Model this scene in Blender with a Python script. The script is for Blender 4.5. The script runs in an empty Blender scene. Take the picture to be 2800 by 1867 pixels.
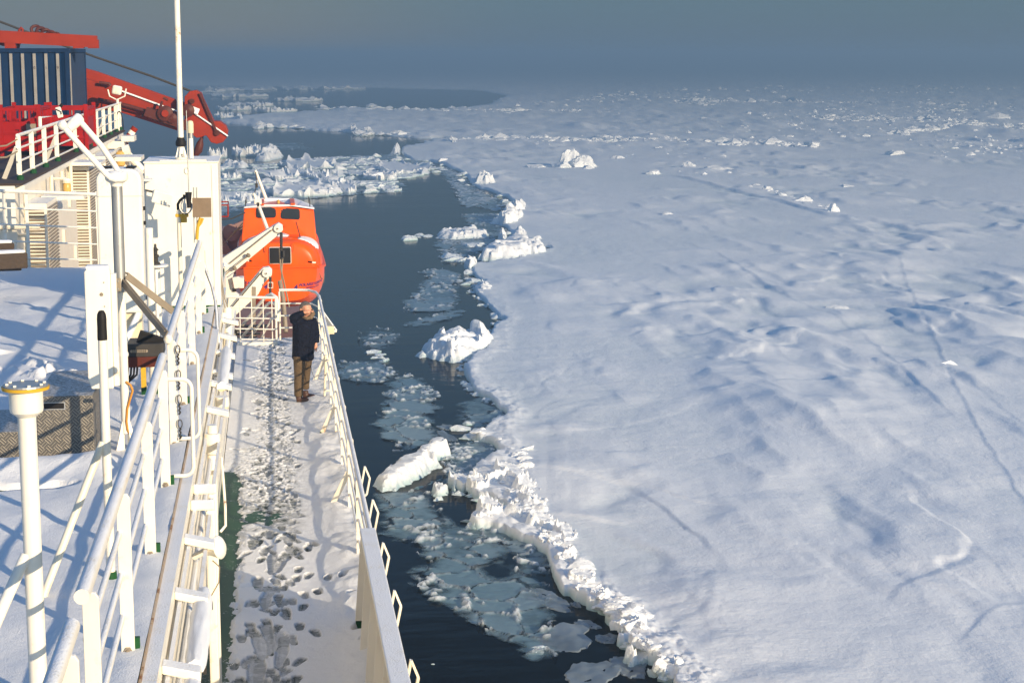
import bpy, bmesh, math, random
import numpy as np
from mathutils import Vector, Matrix
from mathutils.bvhtree import BVHTree

S = bpy.context.scene
C = S.collection
R = math.radians
random.seed(7)

# ------------------------------------------------------------------ camera
H = 17.5                       # eye height above the sea
F = 4880.0                     # focal length in photo pixels (photo is 2800 wide)
PITCH = math.atan(778.0 / F)
YAW = R(7.72)                  # camera looks to the right of the ship's axis (+Y runs aft)
cam = bpy.data.cameras.new("camera")
camo = bpy.data.objects.new("camera", cam)
C.objects.link(camo)
camo.location = (0.095, 0, H)
camo.rotation_euler = (math.pi / 2 - PITCH, 0, -YAW)
cam.sensor_width = 36
cam.lens = 36 * F / 2800
cam.clip_start = 0.2
cam.clip_end = 40000
S.camera = camo

# ------------------------------------------------------------------ light
SUN_EL = R(15.0)
SUN_AZ = R(33)                 # light travels aft and to the left: 33 deg left of +Y
sdir = Vector((-math.sin(SUN_AZ) * math.cos(SUN_EL), math.cos(SUN_AZ) * math.cos(SUN_EL), -math.sin(SUN_EL)))
sun = bpy.data.lights.new("sun", 'SUN')
sun.energy = 5.0
sun.angle = R(0.5)
sun.color = (1.0, 0.82, 0.57)
suno = bpy.data.objects.new("sun", sun)
suno.rotation_euler = sdir.to_track_quat('-Z', 'Y').to_euler()
C.objects.link(suno)

world = bpy.data.worlds.new("World")
S.world = world
world.use_nodes = True
wn, wl = world.node_tree.nodes, world.node_tree.links
wn.clear()
wo = wn.new('ShaderNodeOutputWorld')
bg = wn.new('ShaderNodeBackground')
sky = wn.new('ShaderNodeTexSky')
sky.sky_type = 'NISHITA'
sky.sun_disc = False
sky.sun_elevation = SUN_EL
# the sun stands towards (sin33, -cos33): rotation is measured clockwise from +Y
sky.sun_rotation = math.pi - SUN_AZ
sky.dust_density = 0.6
sky.ozone_density = 2.5
SKY = 0.12
sk = wn.new('ShaderNodeVectorMath'); sk.operation = 'SCALE'; sk.inputs['Scale'].default_value = SKY
skt = wn.new('ShaderNodeMixRGB'); skt.blend_type = 'MULTIPLY'; skt.inputs[0].default_value = 1.0; skt.inputs[2].default_value = (0.84, 1.05, 1.24, 1)
wl.new(sky.outputs[0], skt.inputs[1]); wl.new(skt.outputs[0], sk.inputs[0])
# a dark fog bank stands round the horizon
tc = wn.new('ShaderNodeTexCoord')
sx = wn.new('ShaderNodeSeparateXYZ'); wl.new(tc.outputs['Generated'], sx.inputs[0])
fr = wn.new('ShaderNodeMapRange'); fr.interpolation_type = 'SMOOTHSTEP'
fr.inputs[1].default_value = 0.05; fr.inputs[2].default_value = 0.34
fr.inputs[3].default_value = 0.97; fr.inputs[4].default_value = 0.0
wl.new(sx.outputs[2], fr.inputs[0])
# warmer and paler towards the left
fcol = wn.new('ShaderNodeMixRGB')
fcol.inputs[1].default_value = (0.088, 0.124, 0.168, 1); fcol.inputs[2].default_value = (0.165, 0.155, 0.142, 1)
fx = wn.new('ShaderNodeMapRange'); fx.interpolation_type = 'SMOOTHSTEP'
fx.inputs[1].default_value = 0.16; fx.inputs[2].default_value = -0.04
wl.new(sx.outputs[0], fx.inputs[0]); wl.new(fx.outputs[0], fcol.inputs[0])
fup = wn.new('ShaderNodeMixRGB'); fup.inputs[2].default_value = (0.086, 0.160, 0.192, 1)
fz = wn.new('ShaderNodeMapRange'); fz.inputs[1].default_value = -0.005; fz.inputs[2].default_value = 0.055
wl.new(sx.outputs[2], fz.inputs[0])
fzs = wn.new('ShaderNodeMath'); fzs.operation = 'MULTIPLY'; fzs.inputs[1].default_value = 0.7
wl.new(fz.outputs[0], fzs.inputs[0]); wl.new(fzs.outputs[0], fup.inputs[0]); wl.new(fcol.outputs[0], fup.inputs[1])
wm = wn.new('ShaderNodeMixRGB')
wl.new(fr.outputs[0], wm.inputs[0]); wl.new(sk.outputs[0], wm.inputs[1]); wl.new(fup.outputs[0], wm.inputs[2])
wl.new(wm.outputs[0], bg.inputs[0]); bg.inputs[1].default_value = 1.0
wl.new(bg.outputs[0], wo.inputs[0])

S.view_settings.view_transform = 'Standard'
S.view_settings.look = 'None'
S.view_settings.gamma = 1
S.view_settings.exposure = 0.42
S.cycles.max_bounces = 8
S.cycles.transparent_max_bounces = 8
S.cycles.volume_bounces = 0
S.cycles.use_denoising = True
S.cycles.sample_clamp_indirect = 4

# ------------------------------------------------------------------ photo pixel -> world point
_f = Vector((math.sin(YAW) * math.cos(PITCH), math.cos(YAW) * math.cos(PITCH), -math.sin(PITCH)))
_r = Vector((math.cos(YAW), -math.sin(YAW), 0))
_u = Vector((math.sin(YAW) * math.sin(PITCH), math.cos(YAW) * math.sin(PITCH), math.cos(PITCH)))
EYE = Vector((0.095, 0, H))


def ray(p):
    return _f + _r * ((p[0] - 1400) / F) + _u * ((933.5 - p[1]) / F)


def onz(p, z=0.0):
    d = ray(p); return EYE + d * ((z - H) / d.z)


def ony(p, y):
    d = ray(p); return EYE + d * (y / d.y)


def onx(p, x):
    d = ray(p); return EYE + d * ((x - EYE.x) / d.x)


def zoom(ox, oy, s):            # measured crops of the photograph
    return lambda x, y: (ox + x / s, oy + y / s)


Z1 = zoom(0, 0, 3.136); Z2 = zoom(0, 460, 3.136); Z4 = zoom(0, 900, 3.136); Z5 = zoom(0, 1367, 3.136)
Z6 = zoom(540, 900, 3.136); Z7 = zoom(540, 1367, 3.136); ZB = zoom(560, 380, 2.7045); ZG = zoom(560, 700, 5.228)
ZP = zoom(760, 800, 4.9); ZI = zoom(560, 150, 2.851); ZE = zoom(1000, 450, 3.136); ZN = zoom(900, 850, 3.136)
ZF = zoom(1000, 1300, 2.613); ZW = zoom(1000, 100, 1.3067); ZR = zoom(1800, 600, 1.238); ZC = zoom(0, 270, 8.71)
ZH = zoom(440, 640, 4.354); ZK = zoom(400, 520, 5.227); ZL = zoom(0, 650, 4.356); ZM = zoom(380, 1000, 3.92)
ZQ = zoom(640, 530, 8.254); ZT = zoom(640, 700, 8.71)


def zz(x, y):                   # overview, 2352 px wide
    return (x * 1.190476, y * 1.190476)


# ------------------------------------------------------------------ mesh helpers
class MB:
    def __init__(s):
        s.v = []; s.f = []

    def add(s, vs, fs):
        n = len(s.v)
        s.v += [tuple(v) for v in vs]
        s.f += [tuple(i + n for i in f) for f in fs]
        return s

    def box(s, c, size, rot=None):
        c = Vector(c); hx, hy, hz = [k / 2 for k in size]
        vs = [Vector((x, y, z)) for x in (-hx, hx) for y in (-hy, hy) for z in (-hz, hz)]
        if rot is not None:
            vs = [rot @ v for v in vs]
        return s.add([v + c for v in vs], [(0, 1, 3, 2), (4, 6, 7, 5), (0, 4, 5, 1), (2, 3, 7, 6), (0, 2, 6, 4), (1, 5, 7, 3)])

    def bounds(s, a, b):
        a = Vector(a); b = Vector(b)
        return s.box((a + b) / 2, [abs(k) for k in (b - a)])

    def bar(s, a, b, w, h, up=(0, 0, 1)):        # rectangular bar from a to b: w across, h along 'up'
        a = Vector(a); b = Vector(b); d = (b - a); L = d.length; d.normalize()
        up = Vector(up)
        side = d.cross(up)
        if side.length < 1e-4:
            side = d.cross(Vector((0, 1, 0)))
        side.normalize(); up = side.cross(d).normalized()
        vs = []
        for p in (a, b):
            for q in ((-1, -1), (1, -1), (1, 1), (-1, 1)):
                vs.append(p + side * (q[0] * w / 2) + up * (q[1] * h / 2))
        return s.add(vs, [(3, 2, 1, 0), (4, 5, 6, 7), (0, 1, 5, 4), (1, 2, 6, 5), (2, 3, 7, 6), (3, 0, 4, 7)])

    def tube(s, pts, r, n=12, cap=True):
        pts = [Vector(p) for p in pts]
        rs = r if isinstance(r, (list, tuple)) else [r] * len(pts)
        vs = []; m = len(pts)
        t0 = (pts[1] - pts[0]).normalized()
        ref = Vector((0, 0, 1)) if abs(t0.z) < 0.9 else Vector((1, 0, 0))
        a = t0.cross(ref).normalized()
        for i, p in enumerate(pts):
            if i == 0: t = pts[1] - pts[0]
            elif i == m - 1: t = pts[-1] - pts[-2]
            else: t = (pts[i + 1] - p).normalized() + (p - pts[i - 1]).normalized()
            t = t.normalized()
            a = (a - t * a.dot(t)).normalized(); b = t.cross(a)
            for k in range(n):
                an = 2 * math.pi * k / n
                vs.append(p + (a * math.cos(an) + b * math.sin(an)) * rs[i])
        fs = [(i * n + k, i * n + (k + 1) % n, (i + 1) * n + (k + 1) % n, (i + 1) * n + k) for i in range(m - 1) for k in range(n)]
        if cap:
            fs.append(tuple(reversed(range(n)))); fs.append(tuple((m - 1) * n + k for k in range(n)))
        return s.add(vs, fs)

    def lathe(s, c, prof, n=24, axis=(0, 0, 1)):  # prof: (radius, height along axis)
        c = Vector(c); q = Vector((0, 0, 1)).rotation_difference(Vector(axis).normalized())
        vs = []
        for rr, h in prof:
            for k in range(n):
                an = 2 * math.pi * k / n
                vs.append(c + q @ Vector((rr * math.cos(an), rr * math.sin(an), h)))
        m = len(prof)
        fs = [(i * n + k, i * n + (k + 1) % n, (i + 1) * n + (k + 1) % n, (i + 1) * n + k) for i in range(m - 1) for k in range(n)]
        fs.append(tuple(reversed(range(n)))); fs.append(tuple((m - 1) * n + k for k in range(n)))
        return s.add(vs, fs)

    def prism(s, poly, off):                      # polygon (world points) swept by vector off
        poly = [Vector(p) for p in poly]; off = Vector(off); n = len(poly)
        vs = poly + [p + off for p in poly]
        fs = [tuple(range(n)), tuple(reversed(range(n, 2 * n)))] + [(i, n + i, n + (i + 1) % n, (i + 1) % n) for i in range(n)]
        return s.add(vs, fs)

    def build(s, name, mat, parent=None, smooth=False, bevel=0, auto=True):
        me = bpy.data.meshes.new(name)
        me.from_pydata(s.v, [], s.f)
        me.update()
        bm = bmesh.new(); bm.from_mesh(me)
        bmesh.ops.recalc_face_normals(bm, faces=bm.faces)
        bm.to_mesh(me); bm.free()
        o = bpy.data.objects.new(name, me)
        C.objects.link(o)
        if mat: me.materials.append(mat)
        if smooth:
            me.polygons.foreach_set('use_smooth', [True] * len(me.polygons))
            if auto:
                try: me.set_sharp_from_angle(angle=R(38))
                except Exception: pass
        if bevel:
            m = o.modifiers.new('edge', 'BEVEL'); m.width = bevel; m.segments = 2; m.limit_method = 'ANGLE'; m.angle_limit = R(40)
        if parent:
            o.parent = parent
            o.matrix_parent_inverse = Matrix.Translation(-Vector(parent.location))
        return o


def npmesh(name, V, Q, mat, smooth=True, parent=None):
    me = bpy.data.meshes.new(name)
    me.vertices.add(len(V)); me.vertices.foreach_set('co', np.asarray(V, dtype=np.float32).ravel())
    k = Q.shape[1]
    me.loops.add(Q.size); me.loops.foreach_set('vertex_index', Q.ravel().astype(np.int32))
    me.polygons.add(len(Q)); me.polygons.foreach_set('loop_start', (np.arange(len(Q)) * k).astype(np.int32))
    try: me.polygons.foreach_set('loop_total', np.full(len(Q), k, dtype=np.int32))
    except Exception: pass
    me.polygons.foreach_set('use_smooth', np.full(len(Q), smooth))
    me.update(); me.validate()
    o = bpy.data.objects.new(name, me); C.objects.link(o)
    if mat: me.materials.append(mat)
    if parent: o.parent = parent; o.matrix_parent_inverse = Matrix.Translation(-Vector(parent.location))
    return o


def tag(o, label=None, cat=None, group=None, kind=None):
    if label: o['label'] = label
    if cat: o['category'] = cat
    if group: o['group'] = group
    if kind: o['kind'] = kind
    return o


def thing(name, loc, label, cat, group=None):
    o = bpy.data.objects.new(name, None); C.objects.link(o)
    o.location = loc; o.empty_display_size = 0.2
    return tag(o, label, cat, group)


def dup(src, loc, rz=0.0, sc=None, label=None):
    o = src.copy(); C.objects.link(o); o.location = loc
    o.rotation_euler = (src.rotation_euler.x, src.rotation_euler.y, rz)
    if sc is not None: o.scale = sc
    if label: o['label'] = label
    for ch in src.children:
        c = ch.copy(); C.objects.link(c); c.parent = o; c.matrix_parent_inverse = ch.matrix_parent_inverse.copy()
        for g in ch.children:
            d = g.copy(); C.objects.link(d); d.parent = c; d.matrix_parent_inverse = g.matrix_parent_inverse.copy()
    return o


# ------------------------------------------------------------------ noise (numpy)
_rng = np.random.RandomState(11)
_perm = _rng.permutation(4096)
_ang = _rng.rand(4096) * 2 * np.pi
_gx, _gy = np.cos(_ang), np.sin(_ang)


def _hash(i, j):
    return _perm[(_perm[i & 4095] + j) & 4095]


def perlin(x, y, seed=0):
    x = np.asarray(x, float) + seed * 17.31; y = np.asarray(y, float) + seed * 9.77
    xi = np.floor(x).astype(np.int64); yi = np.floor(y).astype(np.int64)
    xf, yf = x - xi, y - yi
    u = xf ** 3 * (xf * (xf * 6 - 15) + 10); v = yf ** 3 * (yf * (yf * 6 - 15) + 10)

    def g(i, j, dx, dy):
        h = _hash(i, j); return _gx[h] * dx + _gy[h] * dy
    a = g(xi, yi, xf, yf); b = g(xi + 1, yi, xf - 1, yf)
    c = g(xi, yi + 1, xf, yf - 1); d = g(xi + 1, yi + 1, xf - 1, yf - 1)
    return (a + (b - a) * u + (c - a + (a - b - c + d) * u) * v) * 1.5


def fbm(x, y, o=4, seed=0, gain=0.5):
    t = 0; a = 1; n = 0
    for k in range(o):
        t = t + a * perlin(x * 2 ** k, y * 2 ** k, seed + k * 3); n += a; a *= gain
    return t / n


def voro(x, y, seed=0):          # F1, F2, id hash in 0..1
    x = np.asarray(x, float); y = np.asarray(y, float)
    xi = np.floor(x).astype(np.int64); yi = np.floor(y).astype(np.int64)
    f1 = np.full(x.shape, 9.0); f2 = np.full(x.shape, 9.0); idn = np.zeros(x.shape, np.int64)
    for i in (-1, 0, 1):
        for j in (-1, 0, 1):
            h = _hash(xi + i + seed * 7, yi + j + seed * 13)
            px = xi + i + 0.5 + 0.45 * _gx[h]; py = yi + j + 0.5 + 0.45 * _gy[(h * 3 + 1) & 4095]
            d = np.hypot(px - x, py - y)
            near = d < f1
            f2 = np.where(near, f1, np.minimum(f2, d))
            idn = np.where(near, h, idn); f1 = np.where(near, d, f1)
    return f1, f2, idn


def sstep(a, b, x):
    t = np.clip((x - a) / (b - a), 0, 1); return t * t * (3 - 2 * t)


def poly_sd(px, py, poly):       # signed distance, positive inside
    P = np.asarray(poly, float); n = len(P)
    d = np.full(px.shape, 1e9); ins = np.zeros(px.shape, bool)
    for i in range(n):
        ax, ay = P[i]; bx, by = P[(i + 1) % n]
        ex, ey = bx - ax, by - ay
        t = np.clip(((px - ax) * ex + (py - ay) * ey) / (ex * ex + ey * ey + 1e-12), 0, 1)
        d = np.minimum(d, (px - ax - ex * t) ** 2 + (py - ay - ey * t) ** 2)
        if abs(ey) > 1e-12:
            c = ((ay > py) != (by > py)) & (px < ex * (py - ay) / ey + ax); ins ^= c
    d = np.sqrt(d)
    return np.where(ins, d, -d)


def line_d(px, py, pts):         # distance and signed side to an open polyline
    d = np.full(px.shape, 1e18); sd = np.zeros(px.shape); tt = np.zeros(px.shape)
    n = len(pts) - 1
    for i in range(n):
        ax, ay = pts[i][:2]; bx, by = pts[i + 1][:2]
        ex, ey = bx - ax, by - ay
        t = np.clip(((px - ax) * ex + (py - ay) * ey) / (ex * ex + ey * ey + 1e-12), 0, 1)
        q = (px - ax - ex * t) ** 2 + (py - ay - ey * t) ** 2
        m = q < d
        cr = ex * (py - ay) - ey * (px - ax)
        d = np.where(m, q, d); sd = np.where(m, np.sign(cr), sd); tt = np.where(m, (i + t) / n, tt)
    return np.sqrt(d), sd, tt


# ------------------------------------------------------------------ material helpers
class Mat:
    def __init__(s, name, rough=0.5, metal=0.0):
        s.m = bpy.data.materials.new(name); s.m.use_nodes = True
        s.n = s.m.node_tree.nodes; s.l = s.m.node_tree.links
        s.b = s.n['Principled BSDF']; s.out = s.n['Material Output']
        s.b.inputs['Roughness'].default_value = rough; s.b.inputs['Metallic'].default_value = metal
        s._tc = None

    def node(s, t, **kw):
        k = s.n.new(t)
        for a, v in kw.items(): setattr(k, a, v)
        return k

    def coord(s, kind='Object'):
        if s._tc is None: s._tc = s.node('ShaderNodeTexCoord')
        return s._tc.outputs[kind]

    def pos(s):
        return s.node('ShaderNodeNewGeometry').outputs['Position']

    def noise(s, scale, detail=4, rough=0.55, vec=None, stretch=None):
        t = s.node('ShaderNodeTexNoise'); t.inputs['Scale'].default_value = scale
        t.inputs['Detail'].default_value = detail; t.inputs['Roughness'].default_value = rough
        v = vec or s.pos()
        if stretch:
            mp = s.node('ShaderNodeMapping'); mp.inputs['Scale'].default_value = stretch; s.l.new(v, mp.inputs[0]); v = mp.outputs[0]
        s.l.new(v, t.inputs['Vector'])
        return t.outputs['Fac']

    def ramp(s, fac, stops):
        r = s.node('ShaderNodeValToRGB'); e = r.color_ramp.elements
        while len(e) < len(stops): e.new(0.5)
        for k, (p, c) in enumerate(stops):
            e[k].position = p; e[k].color = (c, c, c, 1) if isinstance(c, (int, float)) else (*c, 1)
        s.l.new(fac, r.inputs[0]); return r.outputs[0]

    def mix(s, f, a, b, mode='MIX'):
        m = s.node('ShaderNodeMixRGB'); m.blend_type = mode
        for i, v in ((0, f), (1, a), (2, b)):
            if isinstance(v, (int, float)): m.inputs[i].default_value = v if i == 0 else (v, v, v, 1)
            elif isinstance(v, tuple): m.inputs[i].default_value = (*v, 1)
            else: s.l.new(v, m.inputs[i])
        return m.outputs[0]

    def math(s, op, a, b=None):
        m = s.node('ShaderNodeMath'); m.operation = op
        for i, v in ((0, a), (1, b)):
            if v is None: continue
            if isinstance(v, (int, float)): m.inputs[i].default_value = v
            else: s.l.new(v, m.inputs[i])
        return m.outputs[0]

    def bump(s, h, strength=0.3, dist=0.02):
        b = s.node('ShaderNodeBump'); b.inputs['Strength'].default_value = strength; b.inputs['Distance'].default_value = dist
        s.l.new(h, b.inputs['Height']); s.l.new(b.outputs[0], s.b.inputs['Normal']); return b

    def set(s, **kw):
        for k, v in kw.items():
            i = s.b.inputs[k.replace('_', ' ')]
            if isinstance(v, (int, float)): i.default_value = v
            elif isinstance(v, tuple): i.default_value = (*v, 1)
            else: s.l.new(v, i)
        return s


def upness(m, lo, hi):
    g = m.node('ShaderNodeNewGeometry'); sp = m.node('ShaderNodeSeparateXYZ'); m.l.new(g.outputs['Normal'], sp.inputs[0])
    r = m.node('ShaderNodeMapRange'); r.inputs[1].default_value = lo; r.inputs[2].default_value = hi
    m.l.new(sp.outputs[2], r.inputs[0]); return r.outputs[0]


SNOWC = (0.86, 0.87, 0.89)


def painted(name, col, rust=0.0, snow=True, rough=0.4, var=0.06, metal=0.0):
    """ship's paint: faint streaks, rust at chips, a dusting of snow on what faces up"""
    m = Mat(name, rough, metal)
    n1 = m.noise(2.2, 5, 0.6); st = m.noise(5, 4, 0.6, stretch=(1, 1, 0.12))
    base = m.mix(m.ramp(n1, [(0.3, 0.0), (0.7, 1.0)]), tuple(c * (1 - var) for c in col), tuple(min(1, c * (1 + var * 0.4)) for c in col))
    base = m.mix(m.ramp(st, [(0.52, 0.0), (0.75, 0.25)]), base, tuple(c * k for c, k in zip(col, (0.86, 0.78, 0.66))))
    if rust:
        rn = m.noise(3.1, 8, 0.72); rr = m.ramp(rn, [(0.70 - rust * 0.12, 0.0), (0.73 - rust * 0.10, 1.0)])
        rc = m.mix(m.noise(30, 3), (0.10, 0.030, 0.010), (0.42, 0.16, 0.03))
        halo = m.ramp(rn, [(0.62 - rust * 0.12, 0.0), (0.73 - rust * 0.1, 0.7 if col[2] > .3 or col[0] > .5 and col[1] > .3 else 0.0)])
        base = m.mix(halo, base, (0.70, 0.45, 0.20)); base = m.mix(rr, base, rc)
    if snow:
        up = upness(m, 0.45, 0.8); g = m.noise(60, 3, 0.7)
        cov = m.math('MULTIPLY', up, m.ramp(m.math('ADD', g, m.math('MULTIPLY', m.noise(4, 3), 0.6)), [(0.55, 0.0), (0.72, 1.0)]))
        base = m.mix(cov, base, SNOWC)
        m.set(Roughness=m.mix(cov, rough, 0.9))
        m.bump(m.math('MULTIPLY', g, cov), 0.6, 0.015)
    m.set(Base_Color=base)
    if not snow or max(col) < .1: m.set(Specular_IOR_Level=0.18)
    return m.m
# ------------------------------------------------------------------ sea, ice, snow materials
def mat_sea():
    """sea water: p-polarised Fresnel curve (dark when looked down on, mirror-like at grazing angles)"""
    m = Mat("sea_water", 0.5)
    a = m.noise(0.55, 5, 0.55, stretch=(0.55, 1.5, 1)); b = m.noise(0.09, 3, 0.5, stretch=(0.8, 1.6, 1))
    vl = m.node('ShaderNodeVectorMath', operation='LENGTH'); m.l.new(m.pos(), vl.inputs[0])      # calmer water far from the ship's wash
    calm = m.ramp(m.math('DIVIDE', vl.outputs['Value'], 900.0), [(0.08, 1.0), (0.35, 0.30), (0.9, 0.04)])
    m.set(Base_Color=(0.0012, 0.002, 0.004), Specular_IOR_Level=0.0)
    bp = m.bump(m.math('MULTIPLY', m.math('ADD', m.math('MULTIPLY', a, 0.5), b), m.math('MULTIPLY', m.ramp(m.noise(0.03, 3, 0.5, stretch=(0.6, 1.2, 1)), [(0.35, 0.25), (0.65, 1.0)]), calm)), 0.30, 0.35)
    gl = m.node('ShaderNodeBsdfGlossy'); gl.inputs['Roughness'].default_value = 0.07; m.l.new(bp.outputs[0], gl.inputs['Normal'])
    lw = m.node('ShaderNodeLayerWeight'); lw.inputs['Blend'].default_value = 0.5; m.l.new(bp.outputs[0], lw.inputs['Normal'])
    fr = m.ramp(lw.outputs['Facing'], [(0.0, 0.02), (0.50, 0.0), (0.674, 0.022), (0.80, 0.13), (0.87, 0.33), (0.93, 0.55), (1.0, 0.95)])
    mx = m.node('ShaderNodeMixShader'); m.l.new(fr, mx.inputs[0]); m.l.new(m.b.outputs[0], mx.inputs[1]); m.l.new(gl.outputs[0], mx.inputs[2])
    m.l.new(mx.outputs[0], m.out.inputs['Surface'])
    return m.m


def mat_ice(name, crumb=0.35):
    m = Mat(name, 0.65)
    # snow above, glassy blue-green sea ice low at the waterline (height is world height)
    sp = m.node('ShaderNodeSeparateXYZ'); m.l.new(m.pos(), sp.inputs[0])
    hz = m.math('ADD', sp.outputs[2], m.math('MULTIPLY', m.math('SUBTRACT', m.noise(1.6, 4), 0.5), 0.35))
    low = m.ramp(m.math('MULTIPLY', hz, 1.5), [(0.0, 1.0), (0.6, 0.0)])
    steep = upness(m, 0.85, 0.35)
    icef = m.math('MULTIPLY', low, m.math('ADD', m.math('MULTIPLY', steep, 0.6), 0.35))
    n = m.noise(0.35, 4)
    snow = m.mix(n, (0.85, 0.87, 0.89), (0.91, 0.915, 0.92))
    m.set(Base_Color=m.mix(icef, snow, (0.30, 0.47, 0.50)))
    fine = m.math('ADD', m.noise(7, 6, 0.65), m.math('MULTIPLY', m.noise(1.7, 4, 0.6), 1.6))
    if crumb < 0.3:      # open snow: wind-packed streaks and scoured patches
        st = m.noise(0.9, 8, 0.66, stretch=(1.0, 0.42, 1)); pk = m.ramp(m.noise(0.055, 4, 0.6), [(0.40, 0.12), (0.62, 1.0)])
        rid = m.ramp(m.noise(0.42, 7, 0.62, stretch=(1.0, 0.45, 1)), [(0.44, 0.0), (0.50, 1.0), (0.62, 0.55)])
        fine = m.math('ADD', fine, m.math('MULTIPLY', m.math('ADD', m.math('MULTIPLY', st, 3.0), m.math('MULTIPLY', rid, 0.5)), pk))
    m.bump(fine, crumb, 0.12)
    return m.m


M = {}
M['sea'] = mat_sea()
M['ice'] = mat_ice("snow_on_ice", 0.22)
M['block'] = mat_ice("ice_block_snow", 0.5)


def mat_brash():
    m = Mat("brash_ice", 0.35)
    at = m.node('ShaderNodeAttribute', attribute_name='crumb'); al = m.node('ShaderNodeAttribute', attribute_name='cover')
    c = m.mix(m.noise(0.8, 4), (0.12, 0.21, 0.25), (0.25, 0.37, 0.41))
    c = m.mix(m.math('MULTIPLY', m.noise(2.4, 5, 0.7), 0.35), c, (0.09, 0.15, 0.19))
    m.set(Base_Color=m.mix(at.outputs['Fac'], c, (0.80, 0.84, 0.86)))
    a = m.math('ADD', m.math('MULTIPLY', m.math('SUBTRACT', m.noise(1.3, 5, 0.65), 0.5), 0.9), al.outputs['Fac'])
    m.set(Alpha=m.ramp(a, [(0.18, 0.0), (0.45, 0.45), (0.75, 0.86)]))
    m.bump(m.noise(6, 5, 0.7), 0.4, 0.06)
    return m.m


M['brash'] = mat_brash()


def mat_thin():
    m = Mat("thin_grey_ice", 0.3)
    m.set(Base_Color=m.mix(m.noise(0.6, 5, 0.6), (0.16, 0.21, 0.25), (0.34, 0.39, 0.43)), Alpha=m.ramp(m.noise(0.5, 4), [(0.3, 0.55), (0.7, 0.85)]))
    m.bump(m.noise(3, 4), 0.15, 0.05)
    return m.m


M['thin'] = mat_thin()

# ------------------------------------------------------------------ sea
mb = MB(); mb.add([(-9000, -4000, 0), (12000, -4000, 0), (12000, 16000, 0), (-9000, 16000, 0)], [(0, 1, 2, 3)])
tag(mb.build('sea', M['sea']), kind='structure')

# ------------------------------------------------------------------ the great snow-covered floe
EDGE_PX = [(1842, 1880), (1800, 1851), (1758, 1809), (1723, 1767), (1681, 1717), (1612, 1667), (1555, 1614), (1517, 1564), (1494, 1526),
           (1478, 1500), (1421, 1486), (1344, 1455), (1264, 1442), (1280, 1425), (1375, 1402), (1337, 1378), (1262, 1352), (1280, 1310), (1300, 1290),
           (1335, 1262), (1362, 1245), (1345, 1222), (1300, 1203), (1340, 1165), (1375, 1142), (1335, 1095), (1289, 1070), (1262, 1040), (1258, 1005),
           (1280, 985), (1325, 962), (1330, 925), (1340, 900), (1367, 880), (1344, 858), (1325, 836), (1316, 817), (1290, 794), (1322, 772), (1293, 756),
           (1277, 740), (1303, 724), (1400, 712), (1507, 682), (1472, 666), (1399, 655), (1376, 629), (1350, 609), (1383, 584), (1399, 558),
           (1370, 540), (1325, 520), (1268, 500), (1258, 475), (1209, 452), (1135, 438), (1097, 417), (1107, 399), (1156, 391), (1210, 378),
           (1156, 381), (1104, 375), (1033, 367), (974, 364), (897, 360), (805, 352), (725, 348), (630, 341), (600, 334), (635, 324),
           (665, 316), (788, 310), (865, 304), (911, 301), (1051, 301), (1250, 300), (1340, 285), (1380, 262), (1300, 246), (1000, 240), (500, 234), (-400, 236)]
edge = [onz(p).xy for p in EDGE_PX]
far = [Vector((-3500, 9000)), Vector((9000, 9000)), Vector((4000, 20))]
p0 = onz((1890, 2300)).xy
POLY = [p0] + edge + far
POLYA = np.array([(p.x, p.y) for p in POLY])

# pressure lines in the snow: (pixels, height m, half width m)
RIDGES = [
    ([zz(*p) for p in ((1560, 560), (1650, 590), (1720, 640), (1830, 700), (1920, 735), (1990, 785), (2050, 840), (2120, 905), (2200, 985))], 0.12, 0.8),
    ([zz(*p) for p in ((2060, 590), (2085, 660), (2110, 720), (2150, 790), (2185, 880), (2240, 985), (2290, 1070), (2352, 1165), (2420, 1260))], 0.12, 0.8),
    ([zz(*p) for p in ((2150, 860), (2230, 890), (2290, 940), (2352, 1000), (2420, 1050))], 0.08, 0.8),
    ([zz(*p) for p in ((1640, 850), (1750, 790), (1840, 775), (1990, 790))], 0.07, 1.2),
    ([zz(*p) for p in ((1210, 985), (1330, 1005), (1450, 985), (1555, 960), (1600, 930), (1720, 905))], 0.07, 1.6),
    ([zz(*p) for p in ((1540, 405), (1640, 430), (1720, 450), (1800, 470), (1900, 500), (2010, 515), (2120, 540))], 0.7, 2.4),
    ([zz(*p) for p in ((1000, 330), (1120, 330), (1240, 345), (1400, 352), (1480, 362))], 0.6, 3.0),
    ([zz(*p) for p in ((2150, 1265), (2250, 1290), (2320, 1360), (2352, 1400))], 0.04, 0.8),
]


HUMPS = []
_rn = random.Random(23)
for px_, py_, k_ in ((1990, 570, 1), (1700, 950, 1.5), (1800, 965, 1.4), (1870, 1000, 1.2), (1760, 1045, 1), (1900, 845, 1.2), (1960, 925, .9), (2210, 775, 1.2), (2270, 640, 1), (2130, 560, 1), (1660, 890, .9),
                     (2100, 850, .8), (2330, 700, 1), (1930, 470, 1.2), (2080, 690, .7), (1470, 480, .9), (1560, 520, .8), (1720, 1100, .8), (2240, 890, .8), (1610, 690, .7), (2320, 840, 1.1)):
    q_ = onz(zz(px_, py_)); HUMPS.append((q_.x, q_.y, 3.6 * k_, .75 * k_, 4.2 * k_, .26 * k_))
for _i in range(55):
    q_ = onz(zz(_rn.uniform(1250, 2450), _rn.triangular(420, 1150, 620))); k_ = _rn.uniform(.35, 1.0)
    HUMPS.append((q_.x, q_.y, _rn.uniform(1.8, 4.5) * k_, .6 * k_, _rn.uniform(3, 8) * k_, .17 * k_))


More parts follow.
